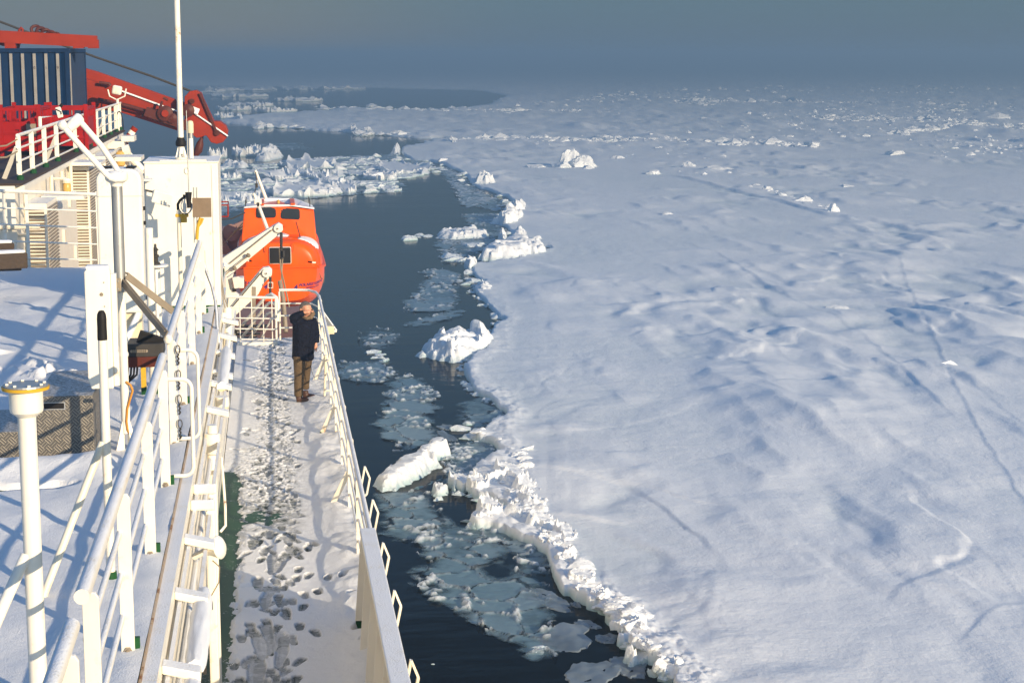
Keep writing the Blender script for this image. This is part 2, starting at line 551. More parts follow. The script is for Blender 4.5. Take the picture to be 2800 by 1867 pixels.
def ice_height(X, Y, sd):
    D = np.hypot(X, Y)
    wx = X + 4.0 * fbm(X / 14, Y / 14, 3, 5); wy = Y + 5.0 * fbm(X / 17, Y / 17, 3, 8)
    # rolling snow
    h = 0.34 + 0.24 * fbm(X / 42, Y / 60, 3, 1)
    # wind drifts: long dunes, steep on the left, in patches
    patch = sstep(-0.16, 0.22, fbm(X / 26, Y / 48, 3, 21))
    n0 = perlin(wx / 6.5, wy / 15.0, 31)
    n1 = perlin((wx + 2.2 * n0) / 6.5, wy / 15.0, 31)
    m0 = perlin(wx / 2.6, wy / 6.0, 37); m1 = perlin((wx + 0.9 * m0) / 2.6, wy / 6.0, 37)
    far_k = 0.75 + 0.5 * sstep(60, 140, D)
    h += (0.10 + 0.90 * patch) * (0.27 * n1 * far_k) + (0.05 + 0.95 * patch ** 2) * 0.24 * m1
    pl = fbm((X + 1.5 * n0) / 9.0, Y / 19.0, 4, 121, 0.48); pl2 = fbm(X / 15.0, Y / 26.0, 4, 131, 0.5)
    h += (0.05 + 0.95 * patch ** 2) * 0.10 * sstep(0.05, 0.12, pl) * sstep(0.55, 0.1, pl) + patch * 0.05 * sstep(0.05, 0.14, pl2) * sstep(0.5, 0.1, pl2)
    h += 0.38 * sstep(0.12, 0.5, fbm(X / 18, Y / 30, 2, 25)) * np.maximum(0, perlin((wx + 1.2 * n0) / 3.6, wy / 5.5, 29)) ** 1.5
    # steps: terraces with sharp little edges
    t = perlin(wx / 16, wy / 26, 51) * 3.0
    fr = t - np.floor(t)
    tm = sstep(0.05, 0.4, fbm(X / 9, Y / 16, 3, 55))
    h += (0.01 + 0.08 * patch) * tm * (sstep(0.0, 0.10, fr) - fr)
    h += 0.05 * perlin(wx / 2.1, wy / 3.6, 41) * (0.35 + patch)
    h += 0.016 * fbm(X / 0.7, Y / 1.1, 3, 61) + 0.05 * sstep(.1, .5, fbm(X / 12, Y / 20, 2, 66)) * np.abs(perlin(wx / 1.3, wy / 2.2, 67))
    # single drifts: a hump with its steep side to the left
    for cx, cy, wr, wl, wd, hh in HUMPS:
        m = (np.abs(X - cx) < 3.2 * wr) & (np.abs(Y - cy) < 3.2 * wd)
        if not m.any(): continue
        xs = X[m] + .5 * perlin(X[m] / 1.9, Y[m] / 3.2, 141); ys = Y[m] + 1.1 * perlin(X[m] / 2.3, Y[m] / 3.5, 142)
        dx = xs - cx; dx = np.where(dx > 0, dx / wr, dx / wl); dy = (ys - cy) / wd
        h[m] += hh * np.exp(-np.abs(dx) ** 1.5 - dy * dy)
    for pts, hh, w in RIDGES:
        W = [onz(p).xy for p in pts]
        x0 = min(q.x for q in W) - 12; x1 = max(q.x for q in W) + 12; y0 = min(q.y for q in W) - 25; y1 = max(q.y for q in W) + 25
        m = (X > x0) & (X < x1) & (Y > y0) & (Y < y1)
        if not m.any(): continue
        xs, ys = X[m], Y[m]
        jx = xs + 0.12 * perlin(xs / 1.6, ys / 2.6, 71); jy = ys + 0.25 * perlin(xs / 1.6, ys / 2.6, 72)
        d, s, tt = line_d(jx, jy, W)
        amp = hh * (0.8 + 0.3 * perlin(xs / 4, ys / 6, 73)) * sstep(0, 0.06, tt) * sstep(1, 0.94, tt)
        # ramp up on one side, sheer on the other
        prof = np.where(s > 0, np.exp(-d / w), np.exp(-(d / (0.16 * w)) ** 2))
        h[m] += amp * prof * 0.42
    # far off: rows of rubble
    farr = sstep(230, 420, D)
    rub = np.maximum(0, fbm(X / 22, Y / 55, 4, 81, 0.65) - 0.02)
    h += farr * (2.2 * rub ** 1.3 + 0.5 * np.maximum(0, perlin(X / 6, Y / 14, 83)))
    # broken rim
    near = sstep(150, 60, D)
    h = 0.20 + (h - 0.20) * (0.35 + 0.65 * sstep(0.3, 5.0, sd))
    rim = np.exp(-((sd - 0.55) / 0.75) ** 2) * np.clip(0.55 + 1.1 * fbm(X / 0.9, Y / 1.2, 5, 91, 0.68), 0, 2)
    h += (0.06 + 0.18 * near) * rim
    return h


def build_ice():
    NA, NR = 760, 1050
    ang = YAW + np.linspace(R(-22), R(21), NA)
    q = 0.72
    dn, df = 40.0, 7000.0
    t = np.linspace(0, 1, NR)
    dist = (dn ** -q + t * (df ** -q - dn ** -q)) ** (-1 / q)
    A, Dg = np.meshgrid(ang, dist)
    X = Dg * np.sin(A); Y = Dg * np.cos(A)
    sd = np.empty_like(X)
    for i in range(0, NR, 150):
        sd[i:i + 150] = poly_sd(X[i:i + 150], Y[i:i + 150], POLYA)
    k = np.clip(Dg / 70, 0.8, 5)
    sdn = sd + k * (0.75 * fbm(X / (2.6 * k), Y / (3.2 * k), 4, 101, 0.6))
    v1, v2, _ = voro(X / (1.3 * k), Y / (1.6 * k), 3)
    sdn = sdn + 0.35 * k * (v2 - v1 - 0.3) + 0.22 * k * fbm(X / (0.7 * k), Y / (0.9 * k), 3, 103, 0.6)
    h = ice_height(X, Y, sdn)
    h = np.where(sdn > 0.6, np.maximum(h, 0.13), h)
    cell = np.clip(Dg * 0.0012, 0.06, 3)
    wall = sstep(-0.5 * cell, 1.2 * cell, sdn)
    Z = -0.55 + (h + 0.55) * wall
    keepv = sdn > -1.5 * cell - 0.4
    idx = np.arange(NR * NA).reshape(NR, NA)
    qd = np.stack([idx[:-1, :-1], idx[:-1, 1:], idx[1:, 1:], idx[1:, :-1]], -1).reshape(-1, 4)
    kv = keepv.ravel()
    qd = qd[kv[qd].any(1)]
    used = np.unique(qd); remap = np.zeros(NR * NA, np.int64); remap[used] = np.arange(len(used))
    V = np.stack([X.ravel(), Y.ravel(), Z.ravel()], -1)[used]
    o = npmesh('ice_field', V, remap[qd][:, ::-1], M['ice'])
    tag(o, kind='structure')
    return o


ICE = build_ice()

# ------------------------------------------------------------------ ice blocks and floes
def block_mesh(seed, flat=0.7, cuts=9, rough=0.10):
    rnd = random.Random(seed)
    bm = bmesh.new(); bmesh.ops.create_icosphere(bm, subdivisions=4, radius=1.0)
    planes = []
    for _ in range(cuts):
        d = Vector((rnd.uniform(-1, 1), rnd.uniform(-1, 1), rnd.uniform(-0.5, 1))).normalized(); planes.append((d, rnd.uniform(0.45, 0.8)))
    P = np.array([v.co[:] for v in bm.verts])
    n = rough * (fbm(P[:, 0] * 1.6 + P[:, 2] * 1.1, P[:, 1] * 1.6 - P[:, 2] * 0.9, 4, seed + 200, 0.6))
    for i, v in enumerate(bm.verts):
        c = v.co.copy()
        for d, k in planes:
            e = c.dot(d) - k
            if e > 0: c -= d * e * 0.93
        c *= 1 + n[i] * 1.6
        v.co = (c.x, c.y, max(-0.25, c.z * flat))
    me = bpy.data.meshes.new('ice_block'); bm.to_mesh(me); bm.free()
    me.polygons.foreach_set('use_smooth', [True] * len(me.polygons)); me.set_sharp_from_angle(angle=R(28))
    me.materials.append(M['block'])
    return me


def floe_mesh(seed, thick=0.3, rim=0.12, mat=None):
    nt, nr = 72, 16
    th = np.linspace(0, 2 * np.pi, nt, endpoint=False)
    rad = 1 + 0.28 * perlin(np.cos(th) * 1.2 + 5, np.sin(th) * 1.2 + 5, seed) + 0.14 * perlin(np.cos(th) * 3 + 9, np.sin(th) * 3, seed + 1) + 0.06 * perlin(np.cos(th) * 8, np.sin(th) * 8, seed + 2)
    V = [(0, 0, thick)]; Fc = []
    rr = list(np.linspace(0.12, 0.93, nr - 3)) + [0.985, 1.0, 0.97]
    for j, q in enumerate(rr):
        for i in range(nt):
            x = rad[i] * q * math.cos(th[i]); y = rad[i] * q * math.sin(th[i])
            if j < nr - 2:
                z = thick * (1 + 0.0) + 0.05 * float(perlin(x * 2.1, y * 2.1, seed + 3))
                e = q ** 7 if q < 1 else 1
                z += rim * e * max(0, 0.35 + 1.3 * float(perlin(math.cos(th[i]) * 4.5 + q * 3, math.sin(th[i]) * 4.5, seed + 4)))
                if q > 0.97: z -= 0.05
            else: z = -0.02 if j == nr - 2 else -0.3
            V.append((x, y, z))
    for i in range(nt): Fc.append((0, 1 + i, 1 + (i + 1) % nt))
    for j in range(nr - 1):
        for i in range(nt):
            a = 1 + j * nt + i; b = 1 + j * nt + (i + 1) % nt
            Fc.append((a, a + nt, b + nt, b))
    me = bpy.data.meshes.new('ice_floe'); me.from_pydata(V, [], Fc); me.update()
    me.polygons.foreach_set('use_smooth', [True] * len(me.polygons)); me.set_sharp_from_angle(angle=R(35))
    me.materials.append(mat or M['block'])
    return me


RIMB = [block_mesh(300 + k, flat=random.uniform(0.5, 0.8), cuts=random.randint(3, 6), rough=random.uniform(0.22, 0.34)) for k in range(8)]
BLK = [block_mesh(k, flat=random.uniform(0.5, 0.95), cuts=random.randint(7, 14), rough=random.uniform(0.07, 0.2)) for k in range(14)]
FLO = [floe_mesh(40 + k * 7, 0.22, 0.2) for k in range(8)]
THIN = [floe_mesh(140 + k * 7, 0.02, 0.0, M['thin']) for k in range(3)]
IBVH = None


def ground(x, y):
    """height of the snow at a point"""
    hit = ICE_T.ray_cast(Vector((x, y, 60)), Vector((0, 0, -1)))
    return hit[0].z if hit[0] else 0.0


_me = ICE.data
_v = np.empty(len(_me.vertices) * 3, np.float32); _me.vertices.foreach_get('co', _v); _v = _v.reshape(-1, 3)
_q = np.empty(len(_me.polygons) * 4, np.int32); _me.loops.foreach_get('vertex_index', _q); _q = _q.reshape(-1, 4)
_near = np.hypot(_v[:, 0], _v[:, 1])[_q].max(1) < 900
ICE_T = BVHTree.FromPolygons([Vector(v) for v in _v.tolist()], _q[_near].tolist())


def put(me, name, loc, size, rz, label, cat, group=None, tilt=(0, 0)):
    o = bpy.data.objects.new(name, me); C.objects.link(o)
    o.location = loc; o.scale = size; o.rotation_euler = (tilt[0], tilt[1], rz)
    return tag(o, label, cat, group)


def in_poly(poly):
    xs = [p[0] for p in poly]; ys = [p[1] for p in poly]
    while True:
        x = random.uniform(min(xs), max(xs)); y = random.uniform(min(ys), max(ys))
        if poly_sd(np.array([x]), np.array([y]), poly)[0] > 0: return (x, y)


def mpp(p):                     # metres per photo pixel, on the water at pixel p
    return (onz(p) - EYE).length / F


# the broken rim along the near edge: every chunk is a thing of its own
RIM_PX = [(1842, 1867), (1800, 1845), (1758, 1800), (1730, 1755), (1690, 1705), (1625, 1655), (1570, 1600), (1535, 1555), (1512, 1515), (1490, 1480),
          (1440, 1425), (1400, 1380), (1390, 1340), (1420, 1300), (1400, 1255)]
_n = 0
for i in range(len(RIM_PX) - 1):
    a, b = RIM_PX[i], RIM_PX[i + 1]
    L = math.hypot(b[0] - a[0], b[1] - a[1])
    for k in range(int(L / 8.0)):
        t = random.random(); sdx = random.gauss(14, 13)
        p = (a[0] + (b[0] - a[0]) * t + sdx, a[1] + (b[1] - a[1]) * t - sdx * 0.25)
        w = onz(p); g = max(0.1, ground(w.x, w.y))
        s = min(.6, 0.10 + 0.10 * random.expovariate(0.9))
        put(random.choice(RIMB), 'ice_block', (w.x, w.y, g - s * 0.25 + random.uniform(0, .08)), (s * random.uniform(.8, 1.5), s * random.uniform(.8, 1.3), s * random.uniform(.7, 1.2)), random.uniform(0, 6.3),
            'broken snowy chunk in the crumbled rim along the near edge of the ice field', 'ice block', 'ice chunks along the near rim', (random.uniform(-.5, .5), random.uniform(-.5, .5)))
        _n += 1
# slabs pushed up behind the inlet
for (x, y, sx, sy, rz, tx) in [(700, 90, 120, 50, 0.3, 0.12), (880, 60, 150, 60, 0.1, -0.15), (1060, 60, 150, 70, 0.4, 0.25), (1140, 160, 95, 60, 0.1, 0.4), (1060, 340, 60, 40, 0.6, 0.6),
                               (880, 320, 90, 50, 0.2, 0.2), (1250, 390, 120, 45, 0.2, 0.3), (1420, 480, 90, 60, 0.1, 0.3), (800, 130, 90, 40, 0, 0.1), (1180, 260, 70, 50, 0.7, 0.3)]:
    p = ZF(x, y); w = onz(p); k = mpp(p) / 2.613
    put(random.choice(FLO), 'ice_plate', (w.x, w.y, max(0.2, ground(w.x, w.y)) - 0.02), (sx * k * 0.85, sy * k * 2.4, 1.0), rz,
        'tilted snow-topped slab in the jumble where the near ice edge juts out', 'ice slab', 'slabs jumbled at the near ice edge', (tx * 0.5, tx))

JUMBLE = [(1500, 1485), (1440, 1425), (1400, 1380), (1390, 1340), (1420, 1300), (1400, 1255), (1480, 1300), (1500, 1400)]
for i in range(46):
    a = random.uniform(0, 1); k = random.randint(0, 4); p0_, p1_ = JUMBLE[k], JUMBLE[k + 1]
    p = (p0_[0] + (p1_[0] - p0_[0]) * a + random.gauss(8, 14), p0_[1] + (p1_[1] - p0_[1]) * a + random.gauss(0, 8)); w = onz(p); s = min(.5, .1 + .11 * random.expovariate(1))
    put(random.choice(BLK if i % 2 else RIMB), 'ice_block', (w.x, w.y, max(0.1, ground(w.x, w.y)) - s * .2), (s * random.uniform(.9, 1.7), s * random.uniform(.8, 1.4), s * random.uniform(.7, 1.1)), random.uniform(0, 6.3),
        'angular chunk among the tilted slabs where the near ice juts out', 'ice block', 'chunks among the tilted slabs', (random.uniform(-.5, .5), random.uniform(-.5, .5)))

# larger broken slabs leaning on the near rim
for i in range(15):
    k = random.randint(0, 8); a, b_ = RIM_PX[k], RIM_PX[k + 1]; t = random.random()
    p = (a[0] + (b_[0] - a[0]) * t + random.gauss(6, 9), a[1] + (b_[1] - a[1]) * t); w = onz(p); s = random.uniform(.25, .5)
    put(random.choice(FLO), 'ice_plate', (w.x, w.y, max(.1, ground(w.x, w.y)) - .06), (s, s * random.uniform(.6, 1.1), .5), random.uniform(0, 6.3),
        'flat broken slab leaning among the chunks of the near rim', 'ice slab', 'slabs leaning on the near rim', (random.uniform(-.55, .55), random.uniform(-.45, .45)))
# ------------------------------------------------------------------ slush and brash: broken glassy plates afloat, too many to count
def brash(px, depth=1.0, dens=0.5, name='brash_ice', plate=1.5, edge=1.0, seed=0, cov=1.0):
    W = [onz(p).xy for p in px]
    P = np.array([(q.x, q.y) for q in W])
    dmid = np.hypot(*P.mean(0))
    rs = max(0.07, dmid * 0.0009)
    x0, y0 = P.min(0) - 2; x1, y1 = P.max(0) + 2
    nx = int((x1 - x0) / rs); ny = int((y1 - y0) / (rs * 1.5))
    xs = np.linspace(x0, x1, nx); ys = np.linspace(y0, y1, ny)
    X, Y = np.meshgrid(xs, ys)
    sd = poly_sd(X, Y, P)
    sd += 0.35 * edge + edge * (0.9 * fbm(X / 2.2, Y / 2.6, 4, 300 + seed, 0.6) + 0.25 * perlin(X / .5, Y / .5, 301 + seed))
    wx = X + 0.35 * perlin(X / 1.1, Y / 1.1, 311 + seed); wy = Y + 0.5 * perlin(X / 1.1, Y / 1.1, 312 + seed)
    f1, f2, idn = voro(wx / plate, wy / plate * 0.85, 5 + seed)
    hh = _perm[idn] / 4096.0
    g1, g2, id2 = voro(X / 0.30 + 0.3 * perlin(X, Y, 315), Y / 0.36, 9 + seed)
    k2 = _perm[id2] / 4096.0
    rubn = sstep(0.05, 0.45, fbm(X / 2.6, Y / 3.4, 3, 321 + seed) + 0.30 * (1 - sstep(0.04, 0.22, f2 - f1)))
    bits = (k2 > 1 - dens * rubn * 0.9) * sstep(0.02, 0.2, g2 - g1) * (0.03 + 0.10 * _perm[(id2 + 5) & 4095] / 4096.0)
    tilt = (hh - 0.5) * 0.10 * np.sin(X * 1.3 + hh * 40) + 0.035 * (hh - 0.4)
    rim = 0.06 * np.exp(-((f2 - f1) / 0.09) ** 2) * (perlin(X / .35, Y / .4, 331 + seed) > -0.05)
    Z = 0.03 + 0.02 * hh + tilt * 0.6 + rim * depth + bits * depth + 0.02 * perlin(X / .3, Y / .3, 341)
    Z = np.maximum(Z, 0.012)
    crumb = np.clip(bits * 9.0 + rim * 7 + 0.30 * np.maximum(0, hh - .55) , 0, 1)
    cover = np.clip((sd + 0.35) / 0.9, 0, 1) * (0.62 + 0.38 * hh) * (0.40 + 0.60 * sstep(0.015, 0.09, f2 - f1)) * cov + np.clip(bits * 6, 0, .5)
    keep = sd > -0.25
    idx = np.arange(nx * ny).reshape(ny, nx)
    q = np.stack([idx[:-1, :-1], idx[:-1, 1:], idx[1:, 1:], idx[1:, :-1]], -1).reshape(-1, 4)
    q = q[keep.ravel()[q].all(1)]
    used = np.unique(q); rm = np.zeros(nx * ny, np.int64); rm[used] = np.arange(len(used))
    V = np.stack([X.ravel(), Y.ravel(), Z.ravel()], -1)[used]
    o = npmesh(name, V, rm[q], M['brash'])
    for nm, arr in (('crumb', crumb), ('cover', cover)):
        a = o.data.attributes.new(nm, 'FLOAT', 'POINT'); a.data.foreach_set('value', arr.ravel()[used].astype(np.float32))
    return tag(o, kind='stuff')


def zp(zf, *pts): return [zf(*p) for p in pts]


brash(zp(ZF, (95, 150), (300, 135), (430, 250), (560, 365), (750, 430), (950, 540), (860, 620), (850, 760), (1000, 800), (1100, 700), (1180, 590), (1250, 560), (1180, 730), (1200, 900),
         (1240, 1080), (1250, 1240), (1200, 1300), (1100, 1200), (930, 1090), (620, 900), (530, 850), (480, 700), (490, 520), (400, 490), (240, 460), (180, 350), (190, 240)), seed=1, dens=0.62)
brash(zp(ZN, (70, 530), (200, 455), (430, 440), (520, 480), (500, 560), (370, 612), (200, 590)), seed=2, plate=1.3, dens=0.55)
brash(zp(ZN, (640, 570), (780, 600), (830, 700), (800, 800), (850, 840), (840, 950), (790, 990), (830, 1050), (820, 1140), (640, 1190), (560, 1080), (480, 980), (500, 880), (560, 760), (550, 650)), seed=3, plate=2.0)
brash(zp(ZE, (480, 930), (650, 905), (770, 940), (740, 1080), (710, 1260), (400, 1260), (370, 1190), (490, 1080), (590, 990)), seed=4, plate=2.2)
brash(zp(ZE, (340, 1385), (600, 1300), (790, 1255), (760, 1300), (560, 1370)), seed=5, plate=2.2, dens=0.3)
brash(zp(ZE, (780, 140), (900, 190), (1080, 290), (1180, 340), (1120, 400), (960, 360), (870, 340), (820, 250), (740, 170)), seed=6, plate=2.5, dens=0.8)
brash(zp(ZE, (850, 430), (1000, 420), (1180, 420), (1090, 520), (1200, 560), (1100, 620), (900, 540)), seed=7, plate=3, dens=0.5, cov=.8)
brash(zp(ZE, (590, 670), (780, 640), (1080, 620), (1160, 690), (1000, 740), (760, 820), (830, 840), (700, 840), (640, 730)), seed=8, plate=3, dens=0.5, cov=.9)
brash(zp(ZN, (1180, 800), (1300, 760), (1380, 850), (1480, 900), (1340, 960), (1200, 1000), (1170, 900)), seed=9, plate=3, dens=0.15, cov=.75)
brash(zp(ZN, (1160, 1170), (1300, 1110), (1450, 1170), (1440, 1240), (1330, 1340), (1100, 1560), (1060, 1480), (1160, 1380), (1100, 1280)), seed=10, plate=1.1, dens=0.9)
brash(zp(ZN, (340, 190), (500, 170), (560, 280), (420, 330), (300, 310)), seed=11, plate=2, dens=0.4, cov=0.55)
brash(zp(ZF, (700, 390), (900, 400), (1100, 480), (1240, 520), (1230, 600), (1000, 530), (820, 470)), seed=12, plate=1.2, dens=0.3, cov=0.8)
brash(zp(ZI, (110, 860), (350, 850), (650, 860), (900, 810), (1200, 790), (1480, 780), (1620, 820), (1730, 890), (1720, 930), (1490, 970), (1510, 1070), (1200, 1085), (800, 1120), (480, 1125), (110, 1250)), seed=13, plate=5, dens=0.7, edge=3, cov=.8)
brash(zp(ZI, (1640, 830), (1880, 890), (1990, 960), (2110, 1180), (2040, 1190), (1960, 1040), (1840, 900), (1660, 870)), seed=14, plate=3, dens=0.8, edge=1.5)
brash(zp(ZI, (430, 700), (720, 690), (790, 735), (600, 750), (420, 740)), seed=15, plate=5, dens=0.3, edge=3, cov=.6)

# grey plates of new ice, each drifting by itself
for zf, x, y, sx, sy, rz, lab in [
    (ZF, 1275, 880, 130, 95, 0.4, 'grey plate of thin ice between the brash and the near rim, partly crusted white'),
    (ZF, 1430, 1160, 190, 130, -0.3, 'largest smooth grey ice plate lying below the near rim'),
    (ZF, 1610, 1420, 190, 110, -0.2, 'grey ice plate cut off by the bottom edge of the picture'),
    (ZF, 1880, 1360, 130, 90, 0.1, 'grey ice plate carrying a white chunk beneath the rim at the bottom'),
    (ZF, 1580, 1065, 62, 40, 0.7, 'small angular dark grey plate in black water beside the rim'),
    (ZF, 1720, 1165, 85, 36, 0.1, 'narrow pale grey plate in the black channel under the rim'),
    (ZF, 1500, 925, 35, 22, 0.3, 'tiny grey plate alone in the black channel under the rim'),
    (ZN, 1010, 1075, 55, 60, 0.2, 'long grey plate standing alone in dark water beyond the tilted slab'),
    (ZN, 1000, 1000, 70, 26, 0.5, 'slender grey plate touching the long one in the dark water')]:
    p = zf(x, y); w = onz(p); k = mpp(p) / (2.613 if zf is ZF else 3.136)
    el = (EYE.z / (w - EYE).length)
    put(random.choice(THIN), 'ice_plate', (w.x, w.y, 0.012), (sx * k, sy * k / el * 0.9, 1), rz, lab, 'ice plate', 'thin grey ice plates')


# ------------------------------------------------------------------ the blocks and floes one can tell apart
def bigblock(seed, poly, hgt, z0=-0.15, prof=None, rough=0.3, mat=None, top_amp=0.35, wn=.04):
    """heightfield block over a traced waterline outline, lumpy top, steep broken sides"""
    W = np.array([tuple(onz(p).xy) for p in poly]); c = W.mean(0)
    d = np.hypot(*c); rs = max(0.05, d * 0.00075)
    x0, y0 = W.min(0) - 0.5; x1, y1 = W.max(0) + 0.5
    nx = max(24, int((x1 - x0) / rs)); ny = max(24, int((y1 - y0) / (rs * 1.3)))
    X, Y = np.meshgrid(np.linspace(x0, x1, nx), np.linspace(y0, y1, ny))
    s = min(x1 - x0, y1 - y0)
    sd = poly_sd(X, Y, W) + 0.10 * s * fbm(X / (s * .22), Y / (s * .22), 4, seed, 0.6)
    u0 = X / (s * .30) + 0.25 * perlin(X / s * 4, Y / s * 4, seed + 2); v0 = Y / (s * .36)
    f1, f2, idn = voro(u0, v0, seed)
    q = _perm[idn] / 4096.0; gxx = _gx[(idn * 5 + 3) & 4095]; gyy = _gy[(idn * 5 + 3) & 4095]
    fu = u0 - np.floor(u0) - .5; fv = v0 - np.floor(v0) - .5
    base = hgt * (1 - top_amp + top_amp * (1.7 * q + 0.9 * (gxx * fu + gyy * fv)))
    base -= hgt * top_amp * .45 * (1 - sstep(0, .16, f2 - f1))
    base += hgt * rough * fbm(X / (s * .16), Y / (s * .16), 4, seed + 5, 0.62)
    if prof is not None:
        u = (X - x0) / (x1 - x0); v = (Y - y0) / (y1 - y0); base *= prof(u, v)
    wall = sstep(0, (0.10 + 0.14 * q) * s, sd + wn * s * perlin(X / (s * .07), Y / (s * .07), seed + 8))
    Z = z0 + (np.maximum(base, 0.05) - z0) * wall
    keep = sd > -0.05 * s
    idx = np.arange(nx * ny).reshape(ny, nx)
    qd = np.stack([idx[:-1, :-1], idx[:-1, 1:], idx[1:, 1:], idx[1:, :-1]], -1).reshape(-1, 4)
    qd = qd[keep.ravel()[qd].any(1)]
    used = np.unique(qd); rm = np.zeros(nx * ny, np.int64); rm[used] = np.arange(len(used))
    V = np.stack([X.ravel() - c[0], Y.ravel() - c[1], Z.ravel()], -1)[used]
    o = npmesh('ice_block', V, rm[qd], mat or M['block']); o.location = (c[0], c[1], 0)
    o.data.set_sharp_from_angle(angle=R(40))
    return o


B = bigblock(501, zp(ZN, (725, 395), (800, 310), (830, 270), (960, 250), (1130, 235), (1330, 230), (1450, 240), (1490, 275), (1420, 345), (1300, 400), (1180, 450), (1040, 460), (960, 440), (820, 420)), 0.9, rough=.4, top_amp=.5)
tag(B, 'big jagged white block of broken ice jutting from the ice edge into dark water', 'ice block')
A = bigblock(512, zp(ZN, (340, 1520), (420, 1400), (640, 1320), (830, 1220), (1000, 1140), (1075, 1170), (1090, 1240), (960, 1300), (950, 1380), (760, 1470), (600, 1545), (440, 1565)), 0.95, rough=.10, top_amp=.06, wn=.012,
             prof=lambda u, v: 0.50 + 0.55 * u)
tag(A, 'long tilted snow-covered slab of ice floating next to the walkway rail', 'ice slab')
mu = Mat('underwater_ice', 0.4); mu.set(Base_Color=mu.mix(mu.noise(1.2, 4), (0.12, 0.22, 0.23), (0.24, 0.36, 0.36)), Alpha=mu.ramp(mu.noise(0.8, 3), [(0.3, 0.7), (0.7, 0.95)]))
foot = bigblock(520, zp(ZN, (560, 1555), (800, 1470), (960, 1370), (960, 1260), (1090, 1230), (1150, 1330), (1160, 1400), (1050, 1450), (860, 1520), (680, 1566)), 0.06, rough=0.2, mat=mu.m)
foot.name = 'ice_foot'; foot.parent = A; foot.matrix_parent_inverse = A.matrix_basis.inverted()
foot['label'] = 'glassy blue-green underwater foot'
Cb = bigblock(531, zp(ZE, (955, 825), (985, 765), (1100, 720), (1300, 680), (1440, 672), (1500, 720), (1585, 740), (1540, 780), (1440, 800), (1290, 825), (1130, 832)), 1.1, rough=.2, top_amp=.22)
tag(Cb, 'long flat-topped white ice block wedged in the edge beyond the jagged block', 'ice block')
Db = bigblock(540, zp(ZE, (590, 640), (620, 580), (760, 590), (950, 560), (1080, 610), (1060, 640), (900, 645), (700, 650)), 0.75, rough=.4, top_amp=.4)
tag(Db, 'low lumpy white floe with a raised rim among slush off the ice edge', 'ice floe')
Eb = bigblock(551, zp(ZE, (900, 178), (940, 150), (1080, 130), (1125, 170), (1080, 182)), 1.3, rough=.3)
tag(Eb, 'single cream-lit block on the ice edge farthest from the jagged one', 'ice block')
for i, (pl, hh, lab) in enumerate([
    (zp(ZE, (1200, 410), (1260, 360), (1390, 370), (1380, 410), (1280, 420)), 1.1, 'upturned white block at the ice edge below the small dark inlet'),
    (zp(ZE, (1080, 510), (1210, 430), (1300, 440), (1390, 460), (1340, 505), (1200, 540)), 1.2, 'broad white block with a bright upright corner at the ice edge'),
    (zp(ZE, (1120, 660), (1140, 620), (1220, 640), (1210, 690), (1150, 695)), 1.0, 'white cube-like chunk just left of the long flat-topped block'),
    (zp(ZE, (1240, 655), (1270, 590), (1340, 560), (1400, 620), (1360, 655)), 0.8, 'white chunk at the ice edge behind the long flat-topped block'),
    (zp(ZE, (830, 890), (850, 850), (960, 850), (970, 880), (900, 920)), 0.8, 'knobbly white chunk at the corner of the ice below the flat-topped block'),
    (zp(ZE, (905, 1090), (950, 1050), (1090, 1050), (1100, 1100), (990, 1120)), 0.5, 'low white shelf breaking off the edge above the jagged block'),
    (zp(ZE, (780, 690), (900, 680), (1080, 690), (1000, 715), (860, 715)), 0.3, 'low grey-white floe drifting beneath the lumpy rimmed floe'),
    (zp(ZF, (450, 150), (470, 90), (580, 100), (600, 140), (520, 160)), 0.45, 'little white floe beside the tilted slab, with two lumps'),
    (zp(ZF, (440, 180), (560, 150), (575, 175), (480, 195)), 0.2, 'flat sliver of white ice below the little two-lump floe'),
    (zp(ZF, (600, 110), (620, 60), (690, 60), (690, 100), (640, 125)), 0.35, 'round white chunk between the tilted slab and the slab jumble'),
    (zp(ZF, (1800, 1340), (1860, 1280), (1975, 1290), (1970, 1370), (1880, 1380)), 0.55, 'white chunk stranded on a grey plate by the bottom of the picture'),
    (zp(ZF, (680, 380), (760, 310), (880, 260), (990, 330), (980, 390), (800, 400)), 0.5, 'heap of white rubble at the tip of the near ice spit'),
    (zp(ZI, (385, 830), (430, 780), (500, 745), (600, 770), (612, 805), (480, 835)), 1.3, 'tall white ice heap drifting alone above the brash field'),
    (zp(ZI, (1440, 780), (1470, 740), (1530, 740), (1525, 785)), 1.2, 'tall white pinnacle at the far tip of the brash field'),
    (zp(ZI, (1110, 610), (1140, 590), (1195, 590), (1195, 618)), 1.3, 'pointed block on the far shore of the lead, the tallest there'),
    (zp(ZI, (1205, 615), (1230, 600), (1318, 600), (1310, 618)), 1.1, 'flat-topped block right of the pointed one on the far shore'),
    (zp(ZI, (230, 512), (250, 495), (300, 500), (290, 520)), 1.3, 'white block at the left tip of the far ice tongue'),
    (zp(ZI, (120, 880), (150, 850), (260, 870), (360, 875), (310, 893)), 1.0, 'ragged white floe behind the tall grey-topped cabinet'),
    (zp(ZI, (1860, 690), (1900, 670), (1990, 680), (1960, 702)), 1.0, 'lone white lump on the ice right of the open lead')]):
    tag(bigblock(600 + i * 3, pl, hh, rough=.4 if i < 12 else .18, top_amp=.4, wn=.04 if i < 12 else .008), lab, 'ice block')

